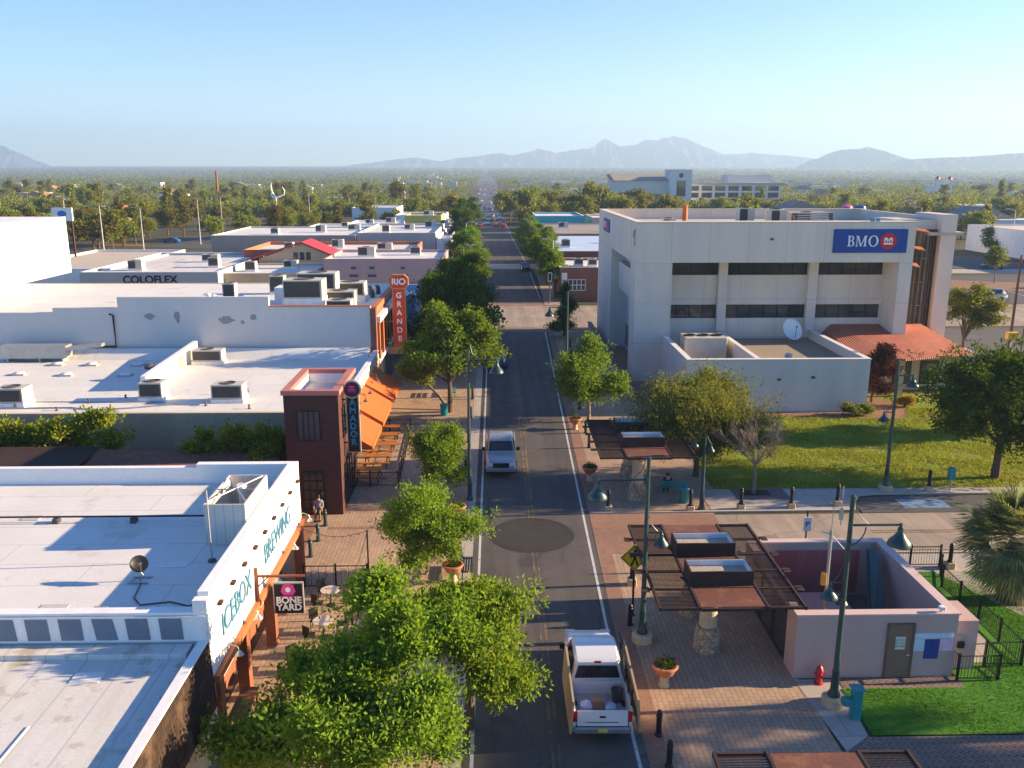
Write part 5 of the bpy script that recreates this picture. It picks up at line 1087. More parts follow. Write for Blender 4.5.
m = MB(); m.xf = Matrix.Translation((5.88, Y-.001, z)) @ Matrix.Rotation(R(90), 4, 'X')
m.lathe([(.075, 0), (.075, .005)], (.02, .30, 0), 14)
for q in ([(-.07, .2), (.07, .21), (.06, -.05), (-.06, -.05)], [(-.06, -.05), (.02, -.05), (-.10, -.38), (-.19, -.36)], [(.0, -.05), (.06, -.05), (.17, -.34), (.09, -.38)], [(-.07, .2), (-.03, .13), (-.19, -.02), (-.22, .03)], [(.06, .2), (.05, .12), (.19, .02), (.21, .07)]):
    m.extr([(px, pz, 0) for px, pz in q], (0, 0, .005))
m.build('walking_figure', BLACK_METAL, b)
def bench(x, y, rz, label, mt=TEAL_METAL):
    t = thing('bench', label, 'bench', (0, 0, 0), 'street benches'); m = MB()
    for k in range(4): m.box(-.8, .8, -.22+k*.12, -.13+k*.12, .42, .46)
    m.build('seat', mt, t); m = MB()
    for k in range(3): m.extr([(-.8, .27+k*.03, .55+k*.13), (.8, .27+k*.03, .55+k*.13), (.8, .285+k*.03, .65+k*.13), (-.8, .285+k*.03, .65+k*.13)], (0, .03, 0))
    m.build('backrest', mt, t)
    for sx in (-.75, .71): m = MB(); m.box(sx, sx+.04, -.22, .26, .36, .42); m.box(sx, sx+.04, -.2, -.15, 0, .36); m.box(sx, sx+.04, .2, .25, 0, .36); m.extr([(sx, .26, .36), (sx, .36, .92), (sx, .32, .92), (sx, .22, .42)], (.04, 0, 0)); m.build('leg', mt, t)
    t.location = (x, y, 0); t.rotation_euler = (0, 0, rz); return t
bench(10.5, 48.6, R(180), 'teal bench in the shade under the mesquite tree'); bench(-1.35, 38.3, R(90), 'dark metal bench at the left kerb behind the terracotta planter', BLACK_METAL); bench(8.9, 80, R(90), 'teal bench in the office block shade by the road'); bench(-3.6, 72.5, R(90), 'teal bench below the tall trees on the left sidewalk')
def bin_(x, y, label):
    t = thing('litter_bin', label, 'bin', (x, y, 0), 'teal litter bins'); MB().lathe([(.26, 0), (.28, .05), (.31, .75), (.33, .78), (.33, .84)], (x, y, 0), 16).build('body', TEAL_METAL, t); MB().lathe([(.34, .842), (.3, .93), (.14, .98), (.12, .985)], (x, y, 0), 16).build('lid', TEAL_METAL, t); return t
bin_(10.9, 47.2, 'round teal litter bin beside the teal bench under the mesquite'); bin_(-4.0, 66.0, 'round teal litter bin beneath the leaning tree on the left'); bin_(6.9, 71.0, 'round teal litter bin behind the round street tree')
t = thing('parking_meter', 'pale teal meter box on a post at the lawn edge', 'meter', (27.2, 48.6, 0)); MB().lathe([(.05, 0), (.05, .8)], (27.2, 48.6, 0), 8).build('post', GALV, t); MB().box(27, 27.4, 48.45, 48.75, .8, 1.5, .05).build('head', TEAL_METAL, t)
t = thing('small_street_sign', 'white notice sign on a dark post behind the enclosure', 'sign', (14.9, 38.6, 0)); MB().lathe([(.04, 0), (.04, 2.9)], (14.9, 38.6, 0), 8).build('post', BLACK_METAL, t); b = box('plate', WHITE_PAINT, t, 14.72, 15.08, 38.5, 38.54, 1.9, 2.6); text('lettering', 'P', .4, BLACK_METAL, b, (14.9, 38.49, 2.25), FACE_Y, .003)

# ------------------------------------------------------------------ fences
def fence(name, label, pts, h=1.1, gap=.13, cross=False, post=1.6, mt=BLACK_METAL):
    t = thing(name, label, 'fence', (pts[0][0], pts[0][1], 0)); pm = set()
    for (ax_, ay), (bx_, by) in zip(pts, pts[1:]):
        L = math.hypot(bx_-ax_, by-ay); n = max(1, round(L/post)); m = MB(); dx, dy = (bx_-ax_)/L, (by-ay)/L
        m.tube([(ax_, ay, h-.06), (bx_, by, h-.06)], .028, 4); m.tube([(ax_, ay, .12), (bx_, by, .12)], .025, 4)
        if cross:
            for k in range(n):
                a, b = L*k/n, L*(k+1)/n
                m.tube([(ax_+dx*a, ay+dy*a, .14), (ax_+dx*b, ay+dy*b, h-.08)], .014, 4); m.tube([(ax_+dx*b, ay+dy*b, .14), (ax_+dx*a, ay+dy*a, h-.08)], .014, 4)
                m.tube([(ax_+dx*a, ay+dy*a, h*.55), (ax_+dx*b, ay+dy*b, h*.55)], .012, 4)
        else:
            k = gap
            while k < L-.03: m.tube([(ax_+dx*k, ay+dy*k, .12), (ax_+dx*k, ay+dy*k, h-.06)], .0095, 4, False); k += gap
        m.build('railing', mt, t)
        for k in range(n+1):
            px, py = ax_+dx*L*k/n, ay+dy*L*k/n
            if (round(px, 2), round(py, 2)) in pm: continue
            pm.add((round(px, 2), round(py, 2))); MB().box(px-.04, px+.04, py-.04, py+.04, 0, h+.05).build('post', mt, t)
    return t
fence('iron_fence', 'black iron railing beside the pink enclosure running along the turf', [(17.3, 30.2), (17.3, 28.8), (18.85, 28.8), (18.85, 29.75), (20.3, 29.75), (20.5, 36.3), (21.5, 38.5), (18.6, 38.5)])
fence('patio_fence', 'black crossed metal fence round the orange picnic tables', [(-9.3, 50.05), (-5.9, 50.05), (-6.2, 61.5), (-9.3, 61.5)], 1.0, cross=True, post=1.5)
fence('porch_fence', 'black railing closing the porch of the white building', [(-8.8, 36.85), (-5.9, 36.85), (-5.9, 31)], 1.15, .34)
t = thing('string_light_pole', 'tall thin black pole at the porch fence corner with string lights', 'pole', (-5.85, 36.9, 0)); m = MB(); m.tube([(-5.85, 36.95, 0), (-5.85, 36.95, 2.8)], .035, 6); m.build('pole', BLACK_METAL, t)
m = MB(); m.tube([(-5.85, 36.95, 2.75)]+[(-5.85-3.1*k/8, 36.95+.4*k/8, 2.75-.35*math.sin(k/8*PI)) for k in range(1, 9)], .012, 4); m.tube([(-5.85, 36.95, 2.75)]+[(-5.85, 36.95-6*k/8, 2.75-.35*math.sin(k/8*PI)) for k in range(1, 9)], .012, 4); m.build('wire', BLACK_METAL, t)
m = MB()
for k in range(1, 8): m.lathe([(.03, 0), (.045, -.05), (0, -.1)], (-5.85-3.1*k/8, 36.95+.4*k/8, 2.74-.35*math.sin(k/8*PI)), 6)
m.build('bulb', SAND, t)
OT = M('orange_table_paint', (.50, .17, .03), .12, 2, .1, .6)
def table(x, y, label):
    t = thing('picnic_table', label, 'table', (0, 0, 0), 'orange picnic tables on the patio'); m = MB()
    for k in range(5): m.box(-.9, .9, -.36+k*.15, -.23+k*.15, .72, .76)
    m.build('tabletop', OT, t)
    for s in (-1, 1): m = MB(); m.box(-.9, .9, s*.68-.14, s*.68+.14, .43, .47); m.build('seat', OT, t)
    for sx in (-.7, .66): m = MB(); m.extr([(sx, -.78, 0), (sx, -.68, 0), (sx, -.1, .72), (sx, -.2, .72)], (.05, 0, 0)); m.extr([(sx+.051, .78, 0), (sx+.051, .68, 0), (sx+.051, .1, .72), (sx+.051, .2, .72)], (.05, 0, 0)); m.box(sx-.05, sx, -.78, .78, .38, .43); m.build('leg', BLACK_METAL, t)
    t.location = (x, y, .012); return t
for y, lab in ((51.3, 'orange picnic table nearest the front of the fenced patio'), (53.9, 'second orange picnic table from the front of the patio'), (56.4, 'middle orange picnic table under the awning edge'), (58.6, 'fourth orange picnic table from the front of the patio'), (60.6, 'orange picnic table farthest back on the patio')): table(-7.7 if y > 52 else -7.9, y, lab)
def ctable(x, y, lab):
    t = thing('cafe_table', lab, 'table', (x, y, 0), 'round cafe tables on the white building porch'); MB().lathe([(.42, .72), (.42, .75), (0, .751)], (x, y, 0), 18).build('tabletop', M('pale_table', (.5, .42, .36), .1, 2, .1, .6), t); MB().lathe([(.25, 0), (.04, .04), (.03, .72)], (x, y, 0), 12).build('pedestal', BLACK_METAL, t)
    for a in (.4, 2.2, 4.1):
        cx, cy = x+.75*math.cos(a), y+.75*math.sin(a); c = thing('cafe_chair', 'dark metal chair drawn up to a round porch table', 'chair', (cx, cy, 0), 'chairs on the white building porch')
        MB().box(cx-.2, cx+.2, cy-.2, cy+.2, .43, .46).build('seat', BLACK_METAL, c); m = MB(); m.xf = Matrix.Translation((cx, cy, 0)) @ Matrix.Rotation(a, 4, 'Z'); m.box(.17, .2, -.2, .2, .46, .9); m.build('backrest', BLACK_METAL, c)
        for sx in (-.17, .17):
            for sy in (-.17, .17): m = MB(); m.tube([(cx+sx, cy+sy, 0), (cx+sx, cy+sy, .43)], .015, 5); m.build('leg', BLACK_METAL, c)
ctable(-7.3, 35.2, 'round pale cafe table at the back of the porch patio'); ctable(-7.1, 32.5, 'round pale cafe table in the middle of the porch patio'); ctable(-7.4, 29.6, 'round pale cafe table near the hanging sign')
t = thing('porch_counter', 'brown wooden drink rail beside the porch column', 'counter', (-8.5, 26.4, 0)); MB().box(-8.9, -8.3, 25.5, 27.3, 1.0, 1.07).build('top', WOOD, t)
for y in (25.7, 27.1): box('leg', WOOD, t, -8.4, -8.32, y-.04, y+.04, 0, 1.0)

# ------------------------------------------------------------------ vehicles
TYRE = M('tyre_rubber', (.018, .018, .018), .2, 3, .1, .9); RIMM = M('wheel_rim', (.35, .35, .36), .1, 3, .05, .35, metal=.7)
CWHITE = M('car_white', (.66, .66, .66), .03, .6, .04, .35, coat=.5, stain=((.5, .47, .42), 1.5, .6, .25)); CSILVER = M('car_silver', (.34, .345, .35), .05, .6, .04, .35, metal=.4, coat=.5)
TAIL = M('tail_light_red', (.42, .01, .012), .05, 2, .03, .25, spec=.5); HEADL = M('headlight_glass', (.75, .77, .78), .03, 2, .03, .15, spec=.8)
CARG = glass_mat('car_glass', (.012, .014, .016), .05)
def loft(m, secs, n=5):
    """closed body through rounded cross sections (y, half width low, half width high, z low, z high, corner)"""
    V = []
    for (y, wl, wh, zl, zh, c) in secs:
        ring = [(wl-c, zl), (wl, zl+c), (wh+(wl-wh)*.4, (zl+zh)/2), (wh, zh-c), (wh-c, zh)]
        ring = ring+[(-a, b) for a, b in ring[::-1]]
        V.append([(a, y, b) for a, b in ring])
    k = len(V[0]); vs = [p for r_ in V for p in r_]; fs = []
    for i in range(len(V)-1):
        for j in range(k): fs.append((i*k+j, i*k+(j+1) % k, (i+1)*k+(j+1) % k, (i+1)*k+j))
    fs.append(tuple(range(k))); fs.append(tuple((len(V)-1)*k+j for j in range(k-1, -1, -1)))
    return m.add(vs, fs, True)
def wheels(t, wb0, wb1, hw, r=.38):
    for y in (wb0, wb1):
        for s in (-1, 1):
            m = MB(); m.xf = Matrix.Translation((s*hw, y, r)) @ Matrix.Rotation(R(90)*s, 4, 'Y'); m.lathe([(r*.6, -.02), (r*.95, 0), (r, .04), (r, .2), (r*.95, .24), (0, .24)][::1], (0, 0, -.24), 20); w_ = m.build('wheel', TYRE, t)
            m = MB(); m.xf = Matrix.Translation((s*hw, y, r)) @ Matrix.Rotation(R(90)*s, 4, 'Y'); m.lathe([(r*.6, -.01), (r*.5, -.03), (.06, -.02), (0, .01)], (0, 0, 0), 14); m.build('rim', RIMM, w_)
def pickup(label, paint, loc, rz, bed=True):
    t = thing('pickup_truck', label, 'pickup truck', (0, 0, 0))
    m = MB(); loft(m, [(-1.05, .98, .97, .38, 1.18, .08), (.9, .99, .98, .36, 1.18, .08), (1.3, 1.0, .96, .36, 1.16, .09), (2.2, .99, .90, .38, 1.10, .12), (2.72, .96, .84, .42, 1.0, .14), (2.86, .88, .74, .5, .88, .12)]); m.build('body', paint, t)
    m = MB(); loft(m, [(-1.0, .93, .76, 1.13, 1.84, .08), (-.85, .94, .79, 1.13, 1.95, .08), (.0, .94, .80, 1.13, 1.98, .08), (.6, .94, .79, 1.13, 1.94, .08), (.8, .94, .76, 1.13, 1.84, .08), (1.45, .93, .80, 1.12, 1.19, .02)]); c = m.build('cab', paint, t)
    m = MB(); m.quad((-.72, .87, 1.79), (.72, .87, 1.79), (.80, 1.37, 1.275), (-.80, 1.37, 1.275)); m.build('windscreen', CARG, c)
    m = MB(); m.quad((-.68, -1.012, 1.72), (.68, -1.012, 1.72), (.80, -1.022, 1.24), (-.80, -1.022, 1.24)); m.build('rear_window', CARG, c)
    for s in (-1, 1):
        for a, b, b2 in ((-.8, -.12, -.12), (-.04, 1.08, .7)): m = MB(); m.quad((s*.955, a, 1.2), (s*.955, b, 1.2), (s*.83, b2, 1.80), (s*.83, a, 1.80)); m.build('side_window', CARG, c)
        m = MB(); m.box(s*1.0, s*1.22, .95, 1.05, 1.2, 1.42, .02); m.build('mirror', BLACK_METAL, c)
        box('headlight', HEADL, t, s*.52, s*.88, 2.80, 2.88, .74, .93)
        box('tail_light', TAIL, t, s*.84, s*.985, -2.93, -2.86, .80, 1.18)
    m = MB(); m.box(-.5, .5, 2.84, 2.89, .66, .95); m.build('grille', BLACK_METAL, t); m = MB(); m.box(-.95, .95, 2.80, 2.98, .42, .62, .04); m.build('bumper', RIMM, t)
    m = MB(); m.box(-.95, .95, -3.05, -2.9, .45, .62, .03); m.build('bumper', RIMM, t); box('number_plate', M('plate_yellow', (.55, .48, .1), .1, 3, .1, .5), t, -.16, .16, -3.07, -3.052, .50, .64)
    bm = MB()
    for s in (-1, 1): bm.box(s*.90, s*.985, -2.9, -1.06, .42, 1.2)
    bm.box(-.90, .90, -1.16, -1.06, .7, 1.19); bm.build('bed_side', paint, t); MB().box(-.90, .90, -2.84, -1.16, .62, .70).build('bed_floor', M('bed_grey', (.36, .36, .36), .1, 2, .1, .6), t)
    m = MB()
    for k in range(8): m.box(-.84+k*.22, -.78+k*.22, -2.84, -1.16, .701, .72)
    m.build('bed_rib', M('bed_grey', (0, 0, 0)), t)
    tg = box('tailgate', paint, t, -.84, .84, -2.92, -2.85, .64, 1.19); m = MB(); m.box(-.1, .1, -2.935, -2.921, .95, 1.02); m.build('handle', BLACK_METAL, tg)
    m = MB(); m.box(-.55, .55, -2.93, -2.921, .76, .80); m.build('badge_strip', RIMM, tg)
    m = MB(); m.box(-.12, .12, -1.03, -1.0, 1.83, 1.9); m.build('brake_light', TAIL, c); MB().box(-.85, .85, -2.8, 2.7, .3, .45).build('chassis', BLACK_METAL, t); wheels(t, -1.75, 1.85, 1.0)
    t.location = loc; t.rotation_euler = (0, 0, rz); return t
TX, TY = 3.58, 28.35
t = pickup('white pickup seen from behind with plywood boards along its bed', CWHITE, (TX, TY, .004), R(-1))
PLY = M('plywood', (.40, .28, .155), .1, 1.5, .1, .8)
for lab, x, z, wy in (('tall tan plywood board on the left side of the white pickup', -1.1, .62, (-3.15, .1)), ('tan plywood board on the right side of the white pickup', 1.14, .62, (-3.1, .3))):
    p = thing('plywood_board', lab, 'board', (TX, TY, 0)); m = MB(); s = 1 if x > 0 else -1; m.extr([(TX+x, TY+wy[0], z-.1), (TX+x, TY+wy[1], z-.1), (TX+x-s*.08, TY+wy[1], 2.0), (TX+x-s*.08, TY+wy[0], 1.72)], (s*.07, 0, 0)); m.build('board', PLY, p)
p = thing('ladder_rack', 'black steel rack bars along the right side of the pickup bed', 'rack', (TX, TY, 0)); m = MB()
for s in (1,): 
    for y in (-2.6, -1.9, -1.2): m.tube([(TX+s*.94, TY+y, 1.2), (TX+s*.98, TY+y, 1.85)], .025, 6)
    m.tube([(TX+.98, TY-2.8, 1.85), (TX+.98, TY+.8, 2.0)], .03, 6); m.tube([(TX+.95, TY-2.8, 1.5), (TX+.95, TY-1.0, 1.55)], .022, 6)
m.build('bar', BLACK_METAL, p)
for lab, mt, a in (('white and blue sack at the left of the pickup bed', M('white_blue_bag', (.55, .62, .75), .2, 4, .2, .7), (-.72, -.28, -2.25, -1.85, 1.0)), ('white and blue sack at the right of the pickup bed', M('white_blue_bag', (0, 0, 0)), (.12, .5, -2.3, -1.9, .96))):
    p = thing('sack', lab, 'sack', (TX, TY, 0), 'sacks in the pickup bed'); m = MB(); m.box(TX+a[0], TX+a[1], TY+a[2], TY+a[3], .71, a[4], .1); m.build('bag', mt, p)
p = thing('cardboard_box', 'brown box between the two sacks in the pickup bed', 'box', (TX, TY, 0)); MB().box(TX-.27, TX+.07, TY-2.2, TY-1.85, .721, 1.1, .01).build('carton', M('cardboard', (.33, .2, .11), .1, 2, .1, .9), p)
p = thing('tool_bucket', 'dark bucket standing in the right corner of the pickup bed', 'bucket', (TX+.62, TY-1.6, .72)); MB().lathe([(.17, 0), (.22, .42), (.23, .44), (.2, .4), (0, .3)], (TX+.62, TY-1.6, .72), 14).build('pail', GRILLE, p)
pickup('silver grey pickup coming toward the camera in the left lane', CSILVER, (.35, 54.4, .004), R(180))
CBLUE = M('car_blue', (.015, .10, .32), .05, .6, .04, .35, coat=.5); CDARK = M('car_dark', (.03, .032, .038), .05, .6, .04, .35, coat=.5); CRED = M('car_red', (.30, .015, .012), .05, .6, .04, .35, coat=.5); CTAN = M('car_tan', (.36, .31, .25), .05, .6, .04, .35, coat=.5)
def car_mesh(name, paint, van=False):
    m = MB(); m.cur = 0; h = 1.75 if van else 1.45
    loft(m, [(-2.25, .78, .70, .38, .85, .1), (-2.1, .88, .82, .28, .98, .1), (-1, .9, .85, .25, 1.0, .08), (1, .9, .85, .25, 1.0, .08), (2.0, .87, .78, .28, .88, .1), (2.25, .75, .66, .36, .72, .1)])
    loft(m, [(-1.95 if van else -1.75, .80, .70, .95, 1.0, .02), (-1.7 if van else -1.1, .82, .64, .95, h-.06, .05), (-.6, .82, .65, .95, h, .06), (.2, .82, .65, .95, h-.03, .06), (1.1, .82, .72, .95, 1.0, .02)])
    m.cur = 1
    y1 = -1.72 if van else -1.12
    for s in (-1, 1): m.quad((s*.84, -1.4 if van else -1.2, 1.03), (s*.84, .85, 1.03), (s*.685, .3, h-.12), (s*.685, y1+.3, h-.12))
    m.quad((-.7, 1.08, 1.05), (.7, 1.08, 1.05), (.6, .30, h-.07), (-.6, .30, h-.07)); m.quad((-.68, y1-.52 if not van else y1-.2, 1.06), (.68, y1-.52 if not van else y1-.2, 1.06), (.6, y1-.05, h-.12), (-.6, y1-.05, h-.12))
    m.cur = 2
    for y in (-1.35, 1.4):
        for s in (-1, 1): o = m.xf; m.xf = Matrix.Translation((s*.9, y, .33)) @ Matrix.Rotation(R(90)*s, 4, 'Y'); m.lathe([(.18, -.01), (.33, 0), (.33, .2), (0, .2)], (0, 0, -.2), 12); m.xf = o
    o = m.build(name, [paint, CARG, TYRE]); me = o.data; bpy.data.objects.remove(o); return me
CARS = [car_mesh('car_mesh', p, v_) for p, v_ in ((CWHITE, 0), (CSILVER, 1), (CDARK, 0), (CRED, 0), (CTAN, 1), (CBLUE, 0), (CWHITE, 1))]
def car(k, x, y, rz, label, group=None, cat='car'):
    o = bpy.data.objects.new('parked_car' if 'parked' in label else 'car', CARS[k]); COL.objects.link(o); o.location = (x, y, .016); o.rotation_euler = (0, 0, rz); tag(o, label, cat, group)
car(5, .3, 84.5, 0, 'blue car half hidden behind the big left tree crown'); car(2, 6.0, 170, R(180), 'dark car parked at the right kerb up the street'); car(3, -5, 247, 0, 'reddish car waiting at the far end of the tree lined street')
car(6, -2.9, 171, 0, 'white car at the left kerb beside the yellow green trees')
car(5, -87, 239, R(80), 'bright blue car parked beyond the dark low building'); car(0, -66, 229, R(20), 'white car parked near the olive hedge behind the beige building'); car(1, -72, 240, R(100), 'silver car parked left of the white one behind the beige building'); car(2, -60, 236, R(10), 'dark car parked in the left back lot')
for i, (x, y, k) in enumerate([(74, 128, 1), (98, 170, 2)]): car(k, x, y, R(90), ['silver van parked on the lot right of the office block', 'dark car passing on the back street right of the office block'][i])
for i in range(46):
    y = 300+rnd.random()**1.3*1300; lane = rnd.choice([-.34, -.12, .14, .36]); xc = (-2.2-(y-330)*.0083) if y > 330 else -1; wdt = 12 if y < 700 else 22
    car(rnd.randrange(7), xc+lane*wdt, y, 0 if lane > 0 else PI, 'small car on the long wide avenue running to the horizon', 'cars on the distant avenue')
# ------------------------------------------------------------------ signals, poles
def signal(x, y, label, az, H=4.2):
    t = thing('traffic_signal', label, 'traffic signal', (x, y, 0)); MB().lathe([(.16, 0), (.1, .3), (.08, H)], (x, y, 0), 10).build('pole', GREEN_METAL, t)
    m = MB(); m.box(x-.2, x+.2, y-.35, y-.1, H-.9, H+.2, .03); h = m.build('signal_head', BLACK_METAL, t)
    m = MB(); m.box(x-.28, x+.28, y-.38, y-.351, H-1.0, H+.3); m.build('backplate', WHITE_PAINT, h)
    m = MB(); m.box(x-.2, x+.2, y-.4, y-.381, H-.9, H+.2); m.build('lens_panel', BLACK_METAL, h); return t
signal(8.2, 104.5, 'traffic signal on the right corner beside the dark conifer', 0, 4.6); signal(8.0, 126, 'traffic signal across the junction beside the white banner', 0, 4.2); signal(-2.0, 103.8, 'traffic signal at the left corner behind the street trees', 0)
t = thing('red_sign', 'small red pedestrian sign on a pole at the far corner', 'sign', (8.6, 103, 0)); MB().lathe([(.05, 0), (.05, 3.6)], (8.6, 103, 0), 8).build('post', GREEN_METAL, t); m = MB(); m.extr([(8.6+.45*math.cos(a*PI/4+PI/8), 102.9, 3.2+.45*math.sin(a*PI/4+PI/8)) for a in range(8)], (0, .04, 0)); b = m.build('plate', SRED, t)
t = thing('street_banner', 'white banner hanging from a pole across the junction', 'banner', (9.1, 119, 0)); MB().lathe([(.08, 0), (.07, 6)], (9.1, 119, 0), 8).build('pole', GREEN_METAL, t); box('cloth', WHITE_PAINT, t, 9.2, 9.95, 118.98, 119.02, 2.9, 5.2)
def lot_lamp(x, y, h, label, az=0, L=2.0, group='tall lamp posts over the parking lots'):
    t = thing('lot_lamp', label, 'lamp post', (x, y, 0), group); MB().lathe([(.2, 0), (.14, .4), (.08, h)], (x, y, 0), 8).build('pole', GALV, t)
    m = MB(); m.tube([(x, y, h-.2), (x+L*.5*math.cos(az), y+L*.5*math.sin(az), h+.25), (x+L*math.cos(az), y+L*math.sin(az), h+.3)], .06, 6); a = m.build('arm', GALV, t)
    MB().box(x+L*math.cos(az)-.4, x+L*math.cos(az)+.4, y+L*math.sin(az)-.2, y+L*math.sin(az)+.2, h+.15, h+.32).build('lamp_head', GALV, a)
for x, y, h in ((-86, 195, 11.5), (-84, 212, 10.2), (-78, 235, 11.5), (-82, 268, 11), (-66, 318, 11), (-120, 250, 11), (-40, 300, 10)): lot_lamp(x, y, h, 'tall grey lamp post among the trees of the left back street', PI*.9, 2.4, 'lamp posts along the left back street')
for x, y, h in ((70, 180, 9.5), (84, 184, 9.5), (100, 190, 9.5), (60, 200, 9.5), (112, 230, 9.5), (128, 215, 9.5), (36, 300, 10), (48, 330, 10)): lot_lamp(x, y, h, 'tall grey lamp post beyond the office block', PI, 2.2, 'lamp posts beyond the office block')
for x, y in ((-4.5, 128), (-5, 158), (-6, 190), (9.4, 140), (9.8, 165), (8.5, 200), (-8, 230)): lot_lamp(x, y, 8, 'slim lamp post along the tree lined street', 0 if x < 0 else PI, 1.4, 'slim lamp posts up the street')
t = thing('utility_pole', 'weathered utility pole with crossarm beside the right parking lot', 'utility pole', (53, 87, 0)); MB().lathe([(.16, 0), (.1, 10.5)], (53, 87, 0), 8).build('pole', M('pole_wood', (.12, .06, .035), .2, 1, .2, .9), t); m = MB(); m.box(51.2, 55.2, 86.95, 87.1, 9.8, 9.95); m.tube([(54.3, 87, 0), (54.3, 87, 9.8)], .06, 6); m.build('crossarm', M('pole_wood', (0, 0, 0)), t)
t = thing('yellow_lot_sign', 'yellow lit cube sign on a post by the utility pole', 'sign', (52.2, 85.5, 0)); MB().lathe([(.08, 0), (.06, 2.2)], (52.2, 85.5, 0), 8).build('post', GALV, t); MB().box(51.7, 52.8, 85.2, 85.8, 2.2, 2.9, .04).build('box', M('sign_yellow_orange', (.65, .36, .02), .05, 1, .05, .5), t)
t = thing('wind_sculpture', 'tall white pole with curved white turbine blades', 'turbine', (-83, 340, 0)); MB().lathe([(.45, 0), (.3, 9)], (-83, 340, 0), 10).build('pole', WHITE_PAINT, t)
for a in (0, 2.1, 4.2):
    m = MB(); m.tube([(-83, 340, 9), (-83+3.0*math.cos(a), 340+.6, 10.2+1.2*math.sin(a)), (-83+3.4*math.cos(a), 340, 11.8+1.9*math.sin(a)), (-83+2.6*math.cos(a), 340, 13.2+1.6*math.sin(a))], [.3, .32, .28, .1], 6); m.build('blade', WHITE_PAINT, t)
t = thing('brown_tower_pole', 'tall rust brown chimney rising over distant trees', 'chimney', (-185, 600, 0)); MB().lathe([(.9, 0), (.7, 18.5), (.75, 18.6), (.75, 19.2)], (-185, 600, 0), 12).build('shaft', M('chimney_brick', (.28, .11, .06), .1, .3, .1, .9), t)

# ------------------------------------------------------------------ people
SKIN = M('skin', (.42, .24, .16), .04, 3, .03, .6)
def skin_mesh(name, verts, edges, mat, parent, root=0, sub=1):
    me = bpy.data.meshes.new(name); me.from_pydata([v_[:3] for v_ in verts], edges, []); me.materials.append(mat)
    o = bpy.data.objects.new(name, me); COL.objects.link(o); o.parent = parent
    md = o.modifiers.new('skin', 'SKIN'); md.use_smooth_shade = True
    for i, v_ in enumerate(verts):
        s = me.skin_vertices[0].data[i]; r = v_[3]; s.radius = (r, r) if not hasattr(r, '__len__') else r; s.use_root = i == root
    if sub: q = o.modifiers.new('sub', 'SUBSURF'); q.levels = sub; q.render_levels = sub
    return o
def person(label, loc, rz, shirt, trousers, hairc, seated=False):
    t = thing('person', label, 'person', (0, 0, 0))
    if not seated: hip, kn, an, leg = .92, .50, .08, lambda s: [(s*.10, 0, .88), (s*.11, -.02, .50), (s*.11, .02, .09), (s*.12, -.13, .04)]
    else: hip = .55; leg = lambda s: [(s*.10, -.02, .53), (s*.12, -.42, .52), (s*.12, -.40, .09), (s*.13, -.54, .05)]
    up = hip
    V = [(0, 0, up, (.15, .11)), (0, .005, up+.22, (.135, .095)), (0, .01, up+.44, (.165, .10)), (0, .0, up+.54, (.06, .06)), (0, -.015, up+.62, (.085, .095)), (0, -.02, up+.74, (.075, .09))]
    E = [(0, 1), (1, 2), (2, 3), (3, 4), (4, 5)]
    def chain(start, pts):
        a = start
        for p in pts: V.append(p); E.append((a, len(V)-1)); a = len(V)-1
        return a
    sl_, tr_ = [], []
    for s in (-1, 1):
        L = leg(s); chain(0, [(*L[0], .085), (*L[1], .058), (*L[2], .042), (*L[3], .035)])
        arm = [(s*.19, .01, up+.47), (s*.25, .0, up+.22), (s*.23, -.12 if not seated else -.22, up+.02 if not seated else up+.10)]
        w_ = chain(2, [(*arm[0], .055), (*arm[1], .042), (*arm[2], .03)])
        hx, hy, hz = arm[2]; pw = chain(w_, [(hx-s*.005, hy-.05, hz-.07, (.035, .018))])
        for k in range(4): chain(pw, [(hx-s*.01+s*(k-1.5)*.017, hy-.085-.004*(k % 3), hz-.115-.006*(k in (1, 2)), .009), (hx-s*.02+s*(k-1.5)*.017, hy-.085, hz-.15-.008*(k in (1, 2)), .008)])
        chain(w_, [(hx-s*.04, hy-.05, hz-.04, .010), (hx-s*.055, hy-.075, hz-.075, .009)])
        sl_.append(arm); tr_.append(L)
    skin_mesh('body', V, E, SKIN, t)
    TV = [(0, 0, up-.02, (.17, .13)), (0, .005, up+.22, (.155, .115)), (0, .01, up+.45, (.185, .12)), (0, 0, up+.52, (.08, .08))]; TE = [(0, 1), (1, 2), (2, 3)]
    for s, a in zip((-1, 1), sl_): TV += [(*a[0], .072), (a[1][0], a[1][1], a[1][2]+.08, .06)]; TE += [(2, len(TV)-2), (len(TV)-2, len(TV)-1)]
    skin_mesh('shirt', TV, TE, shirt, t)
    TV = [(0, 0, up+.03, (.165, .125))]; TE = []
    for L in tr_: TV += [(*L[0], .1), (*L[1], .073), (*L[2], .06)]; n = len(TV); TE += [(0, n-3), (n-3, n-2), (n-2, n-1)]
    skin_mesh('trousers', TV, TE, trousers, t)
    m = MB(); m.xf = Matrix.Translation((0, -.0, up+.70)); m.lathe([(.02, .125), (.07, .11), (.10, .06), (.108, 0), (.10, -.05)], n=14); m.build('hair', hairc, t)
    m = MB()
    for s in (-1, 1): m.lathe([(.012, 0), (0, .012)], (s*.033, -.118, up+.68), 6)
    m.tube([(0, -.10, up+.67), (0, -.128, up+.64)], .012, 5); m.box(-.025, .025, -.116, -.108, up+.595, up+.602); m.build('face_features', HAIR, t)
    for s, L in zip((-1, 1), tr_): m = MB(); m.box(L[3][0]-.05, L[3][0]+.05, L[3][1]-.06, L[2][1]+.06, 0.0, .09, .02); m.build('shoe', BLACK_METAL, t)
    t.location = loc; t.rotation_euler = (0, 0, rz); return t
HAIR = M('dark_hair', (.02, .014, .01), .2, 5, .1, .6)
